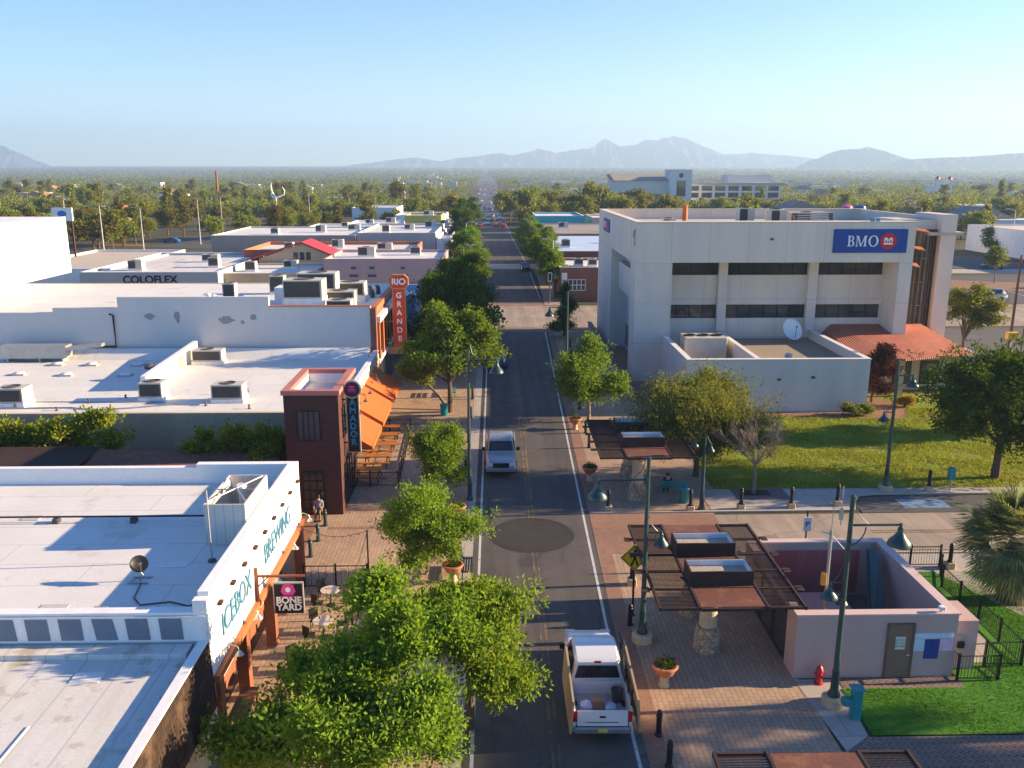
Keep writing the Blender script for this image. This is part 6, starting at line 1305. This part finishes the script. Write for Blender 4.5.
t = thing('chair', 'dark metal chair set out by the brick tower doors', 'chair', (-9.75, 45.2, 0))
box('seat', BLACK_METAL, t, -9.97, -9.53, 44.98, 45.38, .42, .45); box('backrest', BLACK_METAL, t, -9.97, -9.53, 45.36, 45.39, .45, .9)
for sx in (-9.96, -9.57):
    for sy in (44.99, 45.35): box('leg', BLACK_METAL, t, sx, sx+.03, sy, sy+.03, .008, .42)
person('person in grey shirt and dark hair sitting by the brick tower doors', (-9.75, 45.2, .0), 0, M('grey_shirt', (.22, .24, .29), .08, 3, .05, .9), M('tan_trousers', (.16, .13, .11), .08, 3, .05, .9), HAIR, True)
person('person in dark clothes sitting on the teal bench under the mesquite', (10.2, 48.55, -.04), R(180), M('dark_shirt', (.02, .022, .03), .08, 3, .05, .9), M('dark_trousers', (.02, .02, .025), .08, 3, .05, .9), HAIR, True)
# ------------------------------------------------------------------ trees
def crown_pts(lobes, n_cl, per, leaf, seed, rad=.42, gap=.15, droop=0, bias=.45, split=6, gs=(.34, .58)):
    rg = np.random.default_rng(seed); L = np.array(lobes, float)
    if split:                                                  # every lobe becomes a handful of uneven branch ends
        S = []
        for q in L:
            for k in range(split):
                d = rg.normal(size=3); d /= np.linalg.norm(d); f = rg.uniform(.35, .98); g_ = rg.uniform(*gs)
                S.append([*(q[:3]+d*q[3:]*f), *(q[3:]*g_*np.array([1, 1, rg.uniform(.7, 1.0)]))])
            S.append([*q[:3], *(q[3:]*.5)])
        L = np.array(S); L[:, 2] = np.maximum(L[:, 2], L[:, 5]+.25)
    vol = L[:, 3]*L[:, 4]*L[:, 5]; idx = rg.choice(len(L), n_cl*4, p=vol**.75/np.sum(vol**.75))
    d = rg.normal(size=(n_cl*4, 3)); d /= np.linalg.norm(d, axis=1)[:, None]
    r = np.minimum(np.abs(rg.normal(size=n_cl*4)*.40+.55), 1.22)*(.72+.5*bias); ang = d*np.array([3.1, 3.1, 2.3]); ph = rg.random(6)*6.28
    bump = 1+.16*np.sin(ang[:, 0]*2+ph[0]+idx)*np.sin(ang[:, 1]*2+ph[1])+.14*np.sin(ang[:, 2]*3+ph[2]+ang[:, 0])
    c = L[idx, :3]+d*(r*bump)[:, None]*L[idx, 3:6]
    g = sum(np.sin(c @ (rg.normal(size=3)*1.7)+ph[k]) for k in range(5))/5
    c = c[g > -1+2*gap-.15*1][:n_cl] if gap > 0 else c[:n_cl]
    n = len(c)*per; ii = np.repeat(np.arange(len(c)), per)
    e = rg.normal(size=(n, 3)); e /= np.linalg.norm(e, axis=1)[:, None]
    p = c[ii]+e*(rad*rg.random(n)**.6)[:, None]*np.array([1, 1, .75])
    ax = e*.9+rg.normal(size=(n, 3))*.45+np.array([0, 0, .15-droop]); ax /= np.linalg.norm(ax, axis=1)[:, None]
    si = np.cross(ax, rg.normal(size=(n, 3))); si /= (np.linalg.norm(si, axis=1)[:, None]+1e-9)
    Ln = leaf*(.65+.7*rg.random(n))[:, None]
    return c, p, ax*Ln, si*Ln
def make_tree(name, label, x, y, lobes, trunk, n_cl, per, leaf, mat, seed, bark, group=None, rad=.42, gap=.15, droop=0, wid=.5, base=None, bias=.45, limbs=10, cat='tree', gs=(.34, .58)):
    """lobes are relative to the trunk foot; the trunk and its limbs run up into them"""
    t = thing(name, label, cat, (x, y, 0), group)
    c, p, a, s = crown_pts(lobes, n_cl, per, leaf, seed, rad, gap, droop, bias, 6, gs)
    place_mesh('crown', leaf_mesh(name+'_crown', p, a, s*wid, mat), t)
    m = MB(); m.xf = Matrix.Translation((x, y, 0)); h, r = trunk; rg = random.Random(seed); bx_, by_ = base or (0, 0)
    L0 = lobes[0]; m.tube([(bx_, by_, 0), (bx_*.6+.03, by_*.6+.02, h*.5), (0, 0, h)], [r*1.25, r, r*.8], 9)
    for k in range(limbs):
        q = c[int(rg.random()*len(c))]; mid = (q[0]*.35+rg.uniform(-.2, .2), q[1]*.35+rg.uniform(-.2, .2), h+(q[2]-h)*.55)
        m.tube([(0, 0, h*.92), mid, tuple(q)], [r*.55, r*.3, r*.08], 6)
    m.build('trunk', bark, t); return t
BARK = M('bark_brown', (.11, .075, .05), .25, 3, .2, .95, bump=.5); BARK_GREY = M('bark_grey', (.22, .18, .15), .2, 3, .2, .95, bump=.4)
LF_FRONT = leaf_mat('leaf_bright', (.07, .15, .014), (.26, .385, .05), .48, .08)
LF_MID = leaf_mat('leaf_mid', (.05, .115, .014), (.20, .30, .045), .46, .14)
LF_DARK = leaf_mat('leaf_dark', (.025, .06, .012), (.10, .16, .03), .36, .12)
LF_OLIVE = leaf_mat('leaf_olive', (.065, .095, .022), (.23, .255, .06), .42, .10)
LF_PURPLE = leaf_mat('leaf_purple', (.035, .012, .014), (.10, .035, .03), .25, .08)
LF_VINE = leaf_mat('leaf_vine', (.06, .11, .010), (.34, .36, .04), .45, .1)
LF_FAR = leaf_mat('leaf_far', (.06, .09, .014), (.26, .27, .045), .42, .32)
make_tree('street_tree', 'bright green leafy tree filling the foreground beside the white building', -4.3, 23.9, [(.5, 0, 3.7, 2.3, 2.2, 1.6), (1.5, .2, 5.4, 1.6, 1.5, 1.2), (-2.2, -1.0, 2.2, 1.8, 1.8, 1.3), (1.9, 1.4, 4.4, 1.7, 1.6, 1.4), (.3, -2.4, 2.7, 2.6, 1.7, 1.4), (-1.0, .2, 3.0, 1.3, 1.3, 1.1), (2.4, -1.2, 3.4, 1.5, 1.5, 1.3)], (2.0, .16), 3300, 26, .165, LF_FRONT, 1, BARK, rad=.42, gap=.26, limbs=26, bias=.4, gs=(.42, .66))
make_tree('street_tree', 'bright green leafy tree overhanging the road beside the foreground tree', -.9, 26.3, [(.2, 0, 3.6, 1.9, 1.8, 1.5), (1.1, -.7, 2.6, 1.4, 1.4, 1.2), (-.7, .5, 4.2, 1.3, 1.3, 1.2), (.7, .9, 4.2, 1.1, 1.1, 1.0)], (1.8, .12), 1400, 26, .16, LF_FRONT, 2, BARK, rad=.40, gap=.24, limbs=20, bias=.4, gs=(.42, .66))
t2 = make_tree('small_street_tree', 'small round green tree between the foreground tree and the terracotta planter', -3.3, 38.2, [(0, 0, 2.6, 2.1, 2.1, 1.5), (.2, 0, 3.6, 1.4, 1.4, 1.3), (-.9, .2, 2.3, 1.3, 1.2, 1.0), (.9, -.2, 2.2, 1.2, 1.2, .95)], (1.3, .07), 1200, 28, .14, LF_FRONT, 3, BARK_GREY, 'small round street trees', rad=.34, gap=.12, gs=(.48, .72))
t3 = dup(t2, (-3.4, 48.4, 0), 2.0, 'small round green tree below the tall lamp post on the left', (.92, .92, 1.0))
make_tree('street_tree', 'round bright tree casting shade on the right sidewalk', 7.15, 64.0, [(0, 0, 3.6, 2.4, 2.3, 2.0), (.2, 0, 5.0, 1.6, 1.6, 1.5), (-1.2, 0, 3.0, 1.4, 1.5, 1.2), (1.6, .2, 3.0, 1.4, 1.5, 1.1)], (1.8, .13), 1000, 26, .20, LF_MID, 5, BARK_GREY, rad=.42, gap=.15, gs=(.45, .7))
tb = make_tree('street_tree', 'tall dense street tree nearest on the left sidewalk past the lamp post', -3.6, 67, [(.3, 0, 5.6, 3.0, 3.0, 2.3), (-.5, 0, 7.0, 2.1, 2.2, 1.8), (2.2, -.2, 5.2, 2.1, 2.2, 1.6), (-1.6, .4, 4.4, 2.0, 2.2, 1.4), (.9, .6, 7.2, 1.9, 1.9, 1.5)], (2.6, .20), 1050, 24, .27, LF_MID, 6, BARK, 'tall street trees on the left', rad=.5, gap=.22, limbs=16)
make_tree('leaning_tree', 'small olive leaved tree leaning left beside the orange awnings', -5.9, 69.5, [(0, 0, 3.3, 2.0, 1.8, 1.3), (-1.2, 0, 2.7, 1.4, 1.4, 1.0), (1.0, .2, 3.0, 1.3, 1.3, 1.0)], (2.0, .11), 520, 20, .2, LF_OLIVE, 7, BARK_GREY, rad=.4, gap=.25, base=(2.2, -2))
tk = make_tree('street_tree', 'dark dense street tree second along the left sidewalk', -3.4, 80, [(0, 0, 5.8, 3.6, 3.2, 2.6), (-1.5, .4, 7.6, 2.4, 2.4, 2.0), (2.0, 0, 5.8, 2.4, 2.4, 1.9), (.8, .4, 8.2, 1.9, 1.9, 1.5), (-2.6, 0, 5.2, 2.2, 2.4, 1.8)], (2.6, .22), 900, 22, .30, LF_DARK, 8, BARK, 'tall street trees on the left', rad=.55, gap=.18)
dup(tk, (-3.5, 92, 0), 1.2, 'dark dense street tree third along the left sidewalk', (1.0, 1.0, 1.03)); dup(tb, (-3.6, 101.5, 0), 2.6, 'street tree at the left corner before the junction', (1.05, 1.05, 1.08))
for (x, y, rz, s, lab, src) in [(-4.0, 128, .4, .9, 'bright tree just past the junction on the left kerb', tb), (-4.2, 141, 1.9, .85, 'yellow green tree second past the junction on the left', tb), (-4.6, 155, 3.0, 1.0, 'larger yellowing tree third past the junction on the left', tb), (-5.5, 173, 4.4, .95, 'tree beside the painted sunlit strip on the left', tb), (-6.5, 196, 5.2, 1.1, 'dark tree in front of the red fin shop', tk), (-7.5, 252, .7, 1.2, 'broad dark tree closing the left side of the street', tk),
    (9.2, 131, 1.1, .85, 'bright tree at the corner brick shop', tb), (9.0, 149, 2.2, 1.0, 'broad bright tree beside the long brick building', tb), (8.9, 164, 3.7, 1.0, 'second broad tree beside the long brick building', tb), (8.3, 192, .2, .95, 'tree in front of the low grey block on the right', tb), (7.8, 214, 5.0, 1.0, 'last bright street tree before the avenue on the right', tb)]:
    dup(src, (x, y, 0), rz, lab, s, 'street trees past the junction')
make_tree('conifer', 'dark narrow evergreen at the right corner of the junction', 8.1, 100, [(0, 0, 1.6, 1.9, 1.9, 1.3), (0, 0, 3.0, 1.45, 1.45, 1.4), (0, 0, 4.4, .95, .95, 1.3), (0, 0, 5.6, .5, .5, .9)], (1.0, .14), 520, 22, .2, LF_DARK, 12, BARK, rad=.34, gap=.15)
make_tree('mesquite_tree', 'broad feathery olive green tree beside the far shade canopy', 12.6, 51.6, [(0, 0, 4.3, 3.5, 2.9, 2.3), (1.3, .3, 5.4, 2.4, 2.3, 1.5), (-1.9, -.4, 3.6, 2.1, 2.1, 1.7), (2.1, -.6, 3.2, 2.1, 2.0, 1.6), (-2.7, -.6, 2.5, 1.7, 1.6, 1.3), (.2, -1.4, 2.4, 2.2, 1.5, 1.4)], (1.3, .18), 2300, 28, .21, LF_OLIVE, 13, BARK, rad=.5, gap=.08, droop=.45, wid=.24, limbs=22, gs=(.5, .8))
make_tree('dense_tree', 'large dark dense tree on the right edge of the lawn', 31.2, 50.8, [(0, 0, 5.2, 4.4, 3.8, 2.7), (-2.0, .3, 4.2, 2.8, 2.6, 1.9), (2.2, 0, 4.8, 2.8, 2.6, 2.0), (.3, .2, 6.9, 2.8, 2.6, 1.6), (-1.4, -1, 6.2, 2.0, 2.0, 1.3)], (2.4, .24), 2200, 26, .21, LF_DARK, 14, BARK, rad=.45, gap=.1, limbs=18, gs=(.5, .75))
make_tree('purple_leaf_tree', 'dark purple leaved tree in front of the tiled porch', 31.2, 69.2, [(0, 0, 2.8, 1.9, 1.6, 1.6), (.4, 0, 3.9, 1.3, 1.3, 1.0), (-.6, 0, 2.3, 1.3, 1.3, 1.0)], (1.2, .09), 800, 22, .19, LF_PURPLE, 15, BARK, rad=.35, gap=.18)
make_tree('lot_tree', 'branching olive green tree beyond the tiled porch at the parking lot', 46.5, 84, [(0, 0, 5.4, 2.5, 2.3, 1.6), (-1.2, 0, 6.4, 1.6, 1.6, 1.2), (1.8, 0, 4.8, 1.8, 1.6, 1.2), (.5, 0, 7.0, 1.4, 1.4, 1.0)], (2.6, .17), 520, 22, .26, LF_OLIVE, 16, BARK, rad=.5, gap=.28, limbs=14)
yt = make_tree('young_tree', 'thin pale green young tree on the parking lot island', 86, 148, [(0, 0, 4.2, 2.2, 2.2, 1.8), (0, 0, 5.6, 1.4, 1.4, 1.3)], (2.0, .1), 200, 16, .4, LF_OLIVE, 17, BARK_GREY, rad=.7, gap=.3)
dup(yt, (101, 142, 0), 1.0, 'tiny green sapling at the right end of the parking lot island', .7)
# blades of grass on the lawns
def blades(name, label, poly, n, h, mat, seed):
    rg = np.random.default_rng(seed); q = np.array(poly); lo, hi = q.min(0), q.max(0); P = lo+(hi-lo)*rg.random((n*2, 2)); ins = np.zeros(len(P), bool)
    for (xa, ya), (xb, yb) in zip(poly, poly[1:]+poly[:1]):
        c = ((ya > P[:, 1]) != (yb > P[:, 1])) & (P[:, 0] < (xb-xa)*(P[:, 1]-ya)/(yb-ya+1e-12)+xa); ins ^= c
    P = P[ins]; k = np.sin(P[:, 0]*1.3+2*np.sin(P[:, 1]*.7))+np.sin(P[:, 1]*1.9+P[:, 0]*.4); P = P[rg.random(len(P)) < .62+.25*k][:n]; m_ = len(P)
    ax = np.stack([rg.normal(size=m_)*.5, rg.normal(size=m_)*.5, np.ones(m_)], 1); ax *= (h*(.6+.8*rg.random(m_)))[:, None]; si = np.cross(ax, rg.normal(size=(m_, 3))); si /= np.linalg.norm(si, axis=1)[:, None]
    o = bpy.data.objects.new(name, leaf_mesh(name, np.c_[P, np.full(m_, .028)], ax, si*h*.45, mat)); COL.objects.link(o); return tag(o, label, 'grass', kind='stuff')
blades('lawn_blades', 'uneven grass growing over the big lawn', [(13.2, 49.2), (38, 49.2), (38, 66), (33.5, 67.5), (31.8, 64.3), (20, 64.8), (15, 66), (13.2, 64)], 52000, .10, leaf_mat('grass_blade', (.13, .18, .015), (.34, .36, .05), .4, 0), 3)
blades('turf_blades', 'short bright grass of the small turf patch and inner lawn', [(12.75, 25.62), (26, 25.62), (26, 37.8), (20.7, 37.8), (20.6, 31.2), (17.5, 28.3), (12.75, 28.3)], 46000, .05, leaf_mat('turf_blade', (.05, .16, .012), (.11, .27, .03), .35, 0), 4)
# bare tree
t = thing('bare_tree', 'leafless pale twiggy tree standing in the dark paved pit', 'tree', (15.35, 48.5, 0)); rg = random.Random(5); tr = MB(); tr.tube([(15.35, 48.5, 0), (15.38, 48.5, 1.0), (15.35, 48.5, 1.9)], [.12, .10, .09], 8); tr.build('trunk', BARK_GREY, t); br = MB()
def grow(p, d, L, r, k):
    q = p+d*L; br.tube([tuple(p), tuple(p+d*L*.5+Vector((rg.uniform(-.05, .05), rg.uniform(-.05, .05), 0))), tuple(q)], [r, r*.8, r*.55], 4, False)
    if k == 0: return
    for i in range(3 if k > 1 else 4):
        e = (d+Vector((rg.uniform(-.75, .75), rg.uniform(-.75, .75), rg.uniform(-.15, .5)))).normalized(); grow(p+d*L*rg.uniform(.55, 1), e, L*rg.uniform(.62, .85), r*.58, k-1)
for i in range(8):
    a = i*.8+rg.random(); grow(Vector((15.35, 48.5, 1.75)), Vector((math.cos(a)*.75, math.sin(a)*.75, .75)).normalized(), 1.3, .05, 4)
br.build('branches', M('dry_twig', (.30, .21, .15), .15, 3, .1, .95), t)
# palm
t = thing('palm_tree', 'stout fan palm with drooping grey green fronds near the iron railing', 'palm', (22.9, 35.0, 0)); px, py = 22.9, 35.0
MB().lathe([(.62, 0), (.55, .3), (.5, 1.2), (.46, 2.4), (.3, 2.9)], (px, py, 0), 14).build('trunk', M('palm_trunk', (.085, .06, .045), .3, 3, .25, .95, bump=.8), t)
FR = leaf_mat('palm_frond', (.09, .135, .05), (.32, .35, .15), .4, .05); rgn = np.random.default_rng(4); P, A, S = [], [], []
for i in range(140):
    az = rgn.random()*6.283; el = math.asin(rgn.uniform(-.75, 1)); L = 1.8+.6*rgn.random()
    d = np.array([math.cos(az)*math.cos(el), math.sin(az)*math.cos(el), math.sin(el)]); tip = np.array([0, 0, 3.0])+d*L*.62; si = np.cross(d, [0, 0, 1.0]); si /= np.linalg.norm(si)+1e-9; up = np.cross(si, d)
    for k in range(26):
        a = (k/25-.5)*2.5; e = d*math.cos(a)+si*math.sin(a)+up*.12; ln = L*.72*(1-.25*abs(a)); e = e/np.linalg.norm(e); nrm = np.cross(e, up); nrm /= np.linalg.norm(nrm)+1e-9
        e2 = e-np.array([0, 0, .35+.25*rgn.random()]); P.append(tip); A.append(e*ln*.6); S.append(nrm*.075); P.append(tip+e*ln*.45); A.append(e2*ln*.55); S.append(nrm*.06)
place_mesh('fronds', leaf_mesh('palm_fronds', np.array(P), np.array(A), np.array(S), FR), t)
def tall_palm(x, y, H, label):
    t = thing('palm_tree', label, 'palm', (x, y, 0)); m = MB(); m.lathe([(.4, 0), (.3, .4), (.24, H*.6), (.2, H)], (x, y, 0), 12); m.build('trunk', BARK, t)
    o = bpy.data.objects.new('fronds', bpy.data.meshes['palm_fronds']); COL.objects.link(o); o.parent = t; o.location = (0, 0, H-3.0); return t
tall_palm(36.5, 26.6, 8.0, 'tall fan palm standing past the turf, beyond the right edge'); tall_palm(41.5, 24.6, 8.6, 'taller fan palm by the paver walk, beyond the right edge')
make_tree('dense_tree', 'round tree on the lawn beyond the right edge, behind the large dark one', 44, 60.5, [(0, 0, 4.6, 3.4, 2.6, 2.4), (-1, 0, 6, 2, 2, 1.6)], (2.2, .2), 520, 20, .3, LF_DARK, 18, BARK)
make_tree('dense_tree', 'low tree beside the turf beyond the right edge', 36.5, 27.2, [(0, 0, 2.3, 2.6, 2.0, 1.5)], (1.2, .12), 420, 20, .22, LF_DARK, 19, BARK)
# vines, shrubs
def shrub(name, label, cat, x, y, lobes, n, mat, seed, leaf=.16, group=None, rad=.3):
    t = thing(name, label, cat, (x, y, 0), group); c, p, a, s = crown_pts(lobes, n, 18, leaf, seed, rad, .1); place_mesh('foliage', leaf_mesh(name+'_leaves', p, a, s*.55, mat), t)
    m = MB(); m.xf = Matrix.Translation((x, y, 0)); rg = random.Random(seed)
    for k in range(8): q = c[int(rg.random()*len(c))]; m.tube([(rg.uniform(-.1, .1), rg.uniform(-.1, .1), 0), tuple(q*np.array([.6, .6, .6])), tuple(q)], [.05, .035, .01], 5)
    m.build('stems', BARK, t); return t
shrub('wall_vine', 'thick green vine mass hanging over the yard wall at the left edge', 'vine', -26, 49.3, [(-8, .2, 3.7, 4.5, 1.3, 1.5), (-3, .2, 3.8, 3.6, 1.3, 1.5), (1.2, .3, 3.6, 2.4, 1.2, 1.4)], 2400, LF_VINE, 21, .2)
shrub('wall_vine', 'bushy green vine beside the brick tower', 'vine', -14.4, 47.6, [(0, 0, 3.4, 2.2, 1.2, 1.3), (-1.8, 0, 3.2, 1.5, 1.0, 1.0), (1.4, -.4, 2.9, 1.5, 1.2, 1.3), (2.0, -.8, 2.2, 1.0, 1.0, 1.3)], 1300, LF_VINE, 22, .19)
shrub('round_shrub', 'low rounded yellow green shrub at the annex corner', 'shrub', 28.3, 65.2, [(0, 0, .5, 1.2, .7, .6), (.7, 0, .4, .8, .6, .5)], 260, LF_OLIVE, 23, .12)
shrub('flowering_shrub', 'small yellow flowering shrub below the tiled porch', 'shrub', 33.2, 67.6, [(0, 0, .5, .9, .7, .6)], 160, leaf_mat('leaf_yellow', (.12, .10, .01), (.42, .26, .02), .3, .05), 24, .12)
for x, y, s, lab in ((132, 200, 3.2, 'big grey green bush against the long white wall'), (118, 203, 4.6, 'tall dark tree like bush at the left end of the long white wall'), (123, 200, 1.8, 'low round bush at the foot of the long white wall')): shrub('large_bush', lab, 'bush', x, y, [(0, 0, s*.6, s, s*.8, s*.7), (s*.5, 0, s*.5, s*.7, s*.7, s*.5)], 260, LF_OLIVE if s != 4.6 else LF_DARK, int(x), .5, rad=.9)
# ------------------------------------------------------------------ the neighbourhood behind: trees one by one, then one mass far off
BARK_FAR = BARK
def far_proto(seed, kind):
    rg = random.Random(seed); L = []
    if kind == 'round':
        for k in range(5): a = rg.random()*6.28; L.append((1.6*math.cos(a), 1.6*math.sin(a), 4.4+rg.uniform(-.9, 1.5), 2.6, 2.6, 1.9))
    elif kind == 'tall':
        for k in range(6): a = rg.random()*6.28; L.append((1.1*math.cos(a), 1.1*math.sin(a), 4+k*1.1, 2.4-k*.12, 2.4-k*.12, 1.9))
    else:
        for k in range(6): L.append((0, 0, 2+k*1.5, 1.9-k*.26, 1.9-k*.26, 1.4))
    t = make_tree('neighbourhood_tree', 'tree among the leafy streets behind the first blocks', 0, 0, L, (2.2, .2), 210, 14, .62, LF_FAR, seed, BARK_FAR, 'trees across the leafy neighbourhood', rad=.85, gap=.22, limbs=6); return t
PROTO = [far_proto(31, 'round'), far_proto(32, 'round'), far_proto(33, 'tall'), far_proto(34, 'round'), far_proto(35, 'cone'), far_proto(36, 'tall')]
LABS = ['rounded green tree', 'spreading green tree', 'tall green tree', 'broad green tree', 'pointed dark evergreen tree', 'tall dense tree']
for p, l in zip(PROTO, LABS): p['label'] = l+' among the leafy streets behind the first blocks'
spots = [(-78+i*7.5, 243+i*7.5+rnd.uniform(-2, 2), .95) for i in range(9)]+[(-104, 236, 1), (-96, 229, 1), (-118, 240, 1.1), (-112, 250, 1), (-128, 246, 1), (-61, 262, .9)]
spots += [(8+i*7.2+rnd.uniform(-2, 2), 330+rnd.uniform(-20, 30), rnd.uniform(1.45, 1.8)) for i in range(9)]+[(12+i*6+rnd.uniform(-2, 2), 292+rnd.uniform(-8, 8), rnd.uniform(1.1, 1.4)) for i in range(8)]
spots += [(100+i*9, 425+rnd.uniform(-6, 6), 1.0) for i in range(7)]+[(60+i*7, 425, .9) for i in range(4)]+[(88+i*16+rnd.uniform(-4, 4), 235+rnd.uniform(-12, 24), rnd.uniform(.8, 1.15)) for i in range(9)]
HOUSES = []
def clear(x, y):
    if abs(x-(-2-(y-330)*.0085)) < (13 if y < 700 else 19): return False
    if 54 < x < 168 and 420 < y < 490: return False
    if -55 < x < 45 and y < 280: return False
    if y < 420 and 44 < x < 180 and y < 225: return False
    if -92 < x < -45 and y < 264: return False
    for hx, hy in HOUSES:
        if abs(x-hx) < 9 and -16 < y-hy < 7: return False
    return True
k = 0
for (y0, y1, n) in ((265, 330, 6), (330, 500, 15), (500, 800, 22), (800, 1300, 22)):
    c_ = 0
    while c_ < n:
        y = rnd.uniform(y0, y1); x = rnd.uniform(-.62*y, .68*y)
        if not clear(x, y): continue
        HOUSES.append((x, y)); c_ += 1; k += 1
        w_, d_, h_ = rnd.uniform(9, 18), rnd.uniform(8, 14), rnd.uniform(3.2, 5.2); st_ = rnd.randrange(4)
        t = thing('house', ['white walled house with flat roof', 'tan house with red pitched roof', 'pale house with grey pitched roof', 'pinkish flat roofed house'][st_]+' half hidden by the neighbourhood trees', 'house', (x, y, 0), 'houses among the neighbourhood trees')
        MB().box(x-w_/2, x+w_/2, y-d_/2, y+d_/2, 0, h_).build('wall', [WHITE_PAINT, TAN_STUCCO, PALE_STUCCO, ROSE_STUCCO][st_], t)
        if st_ in (1, 2): m = MB(); m.extr([(x-w_/2-.5, y-d_/2-.5, h_), (x+w_/2+.5, y-d_/2-.5, h_), (x, y-d_/2-.5, h_+w_*.2)], (0, d_+1, 0)); m.build('roof', [0, TERRACOTTA, M('grey_shingle', (.2, .19, .19), .1, .3, .1, .9)][st_], t)
        else: MB().box(x-w_/2-.15, x+w_/2+.15, y-d_/2-.15, y+d_/2+.15, h_, h_+.3).build('roof', WHITE_ROOF, t)
        for q in range(3): f = box('window', GLASS, t, x-w_*.35+q*w_*.28, x-w_*.35+q*w_*.28+1.6, y-d_/2-.06, y-d_/2, 1, 2.4)
cnt = 0
while len(spots) < 300:
    y = 215+520*rnd.random()**1.3; x = rnd.uniform(-.66*y-20, .70*y+20) if rnd.random() > .45 else rnd.uniform(-.66*y-20, -30)
    if clear(x, y): spots.append((x, y, rnd.uniform(.8, 1.3)))
for i, (x, y, s) in enumerate(spots):
    j = i % 6 if i < 6 else rnd.choice([0, 0, 1, 1, 2, 3, 3, 5, 4] if s < 1.32 else [0, 1, 3])
    if i < 6: PROTO[i].location = (x, y, 0); PROTO[i].scale = (s, s, s)
    else: dup(PROTO[j], (x, y, 0), rnd.random()*6.28, None, (s, s, s*rnd.uniform(.8, 1.1)))
rg = np.random.default_rng(77); C = []
while len(C) < 11000:
    y = 380+6900*rg.random()**2.3; x = rg.uniform(-.66*y-20, .72*y+20); dens = .5+.5*math.sin(x*.012+1)*math.sin(y*.006)
    if x > 0 and y > 1200: dens *= .6
    if (not clear(x, y)) or rg.random() > .35+dens*.8: continue
    C.append((x, y, rg.uniform(3.6, 6.8)))
C = np.array(C); per = 40; n = len(C)*per; ii = np.repeat(np.arange(len(C)), per)
far = np.clip(C[ii, 1]/900, .8, 4.0); e = rg.normal(size=(n, 3)); e /= np.linalg.norm(e, axis=1)[:, None]; hh = C[ii, 2]*(1+.25*(C[ii, 1] > 2500))
p = np.stack([C[ii, 0], C[ii, 1], hh*.62+np.maximum(0, C[ii, 1]-2600)*45/4400], 1)+e*(rg.random(n)**.4)[:, None]*np.stack([hh*.6*np.maximum(1, far*.6), hh*.6, hh*.42], 1)
ax = e+rg.normal(size=(n, 3))*.5; ax /= np.linalg.norm(ax, axis=1)[:, None]; si = np.cross(ax, rg.normal(size=(n, 3))); si /= np.linalg.norm(si, axis=1)[:, None]
me = leaf_mesh('distant_tree_cover', p, ax*(1.5*far)[:, None], si*(1.0*far)[:, None], leaf_mat('leaf_distant', (.06, .09, .018), (.25, .27, .06), .4, 0))
o = bpy.data.objects.new('distant_tree_cover', me); COL.objects.link(o); tag(o, 'far off green tree cover stretching to the mountains', 'trees', kind='stuff')
rg = np.random.default_rng(9); m = MB()
for i in range(620):
    y = 1000+3400*rg.random()**1.4; x = rg.uniform(-.12*y, .72*y)
    if abs(x-(-2-(y-330)*.0085)) < 40: continue
    w_, d_, h_ = rg.uniform(8, 34), rg.uniform(8, 24), rg.uniform(4, 8)+gz(y); m.box(x-w_/2, x+w_/2, y-d_/2, y+d_/2, gz(y)-1, h_)
o = m.build('distant_town', M('far_town_wall', (.52, .47, .41), .3, .01, .05, .9)); tag(o, 'mass of tiny pale buildings far off below the mountains', 'town', kind='stuff')
# ------------------------------------------------------------------ the air
hz = MB(); hz.box(-9600, 9600, -200, 11600, -1.2, 560); h = bpy.data.materials.new('haze_air'); h.use_nodes = True; h.node_tree.nodes.clear()
ho = h.node_tree.nodes.new('ShaderNodeOutputMaterial'); pv = h.node_tree.nodes.new('ShaderNodeVolumePrincipled'); pv.inputs['Density'].default_value = .0002; pv.inputs['Color'].default_value = (.50, .72, 1, 1); pv.inputs['Anisotropy'].default_value = .2
h.node_tree.links.new(pv.outputs[0], ho.inputs['Volume']); o = hz.build('haze', h); tag(o, kind='stuff')
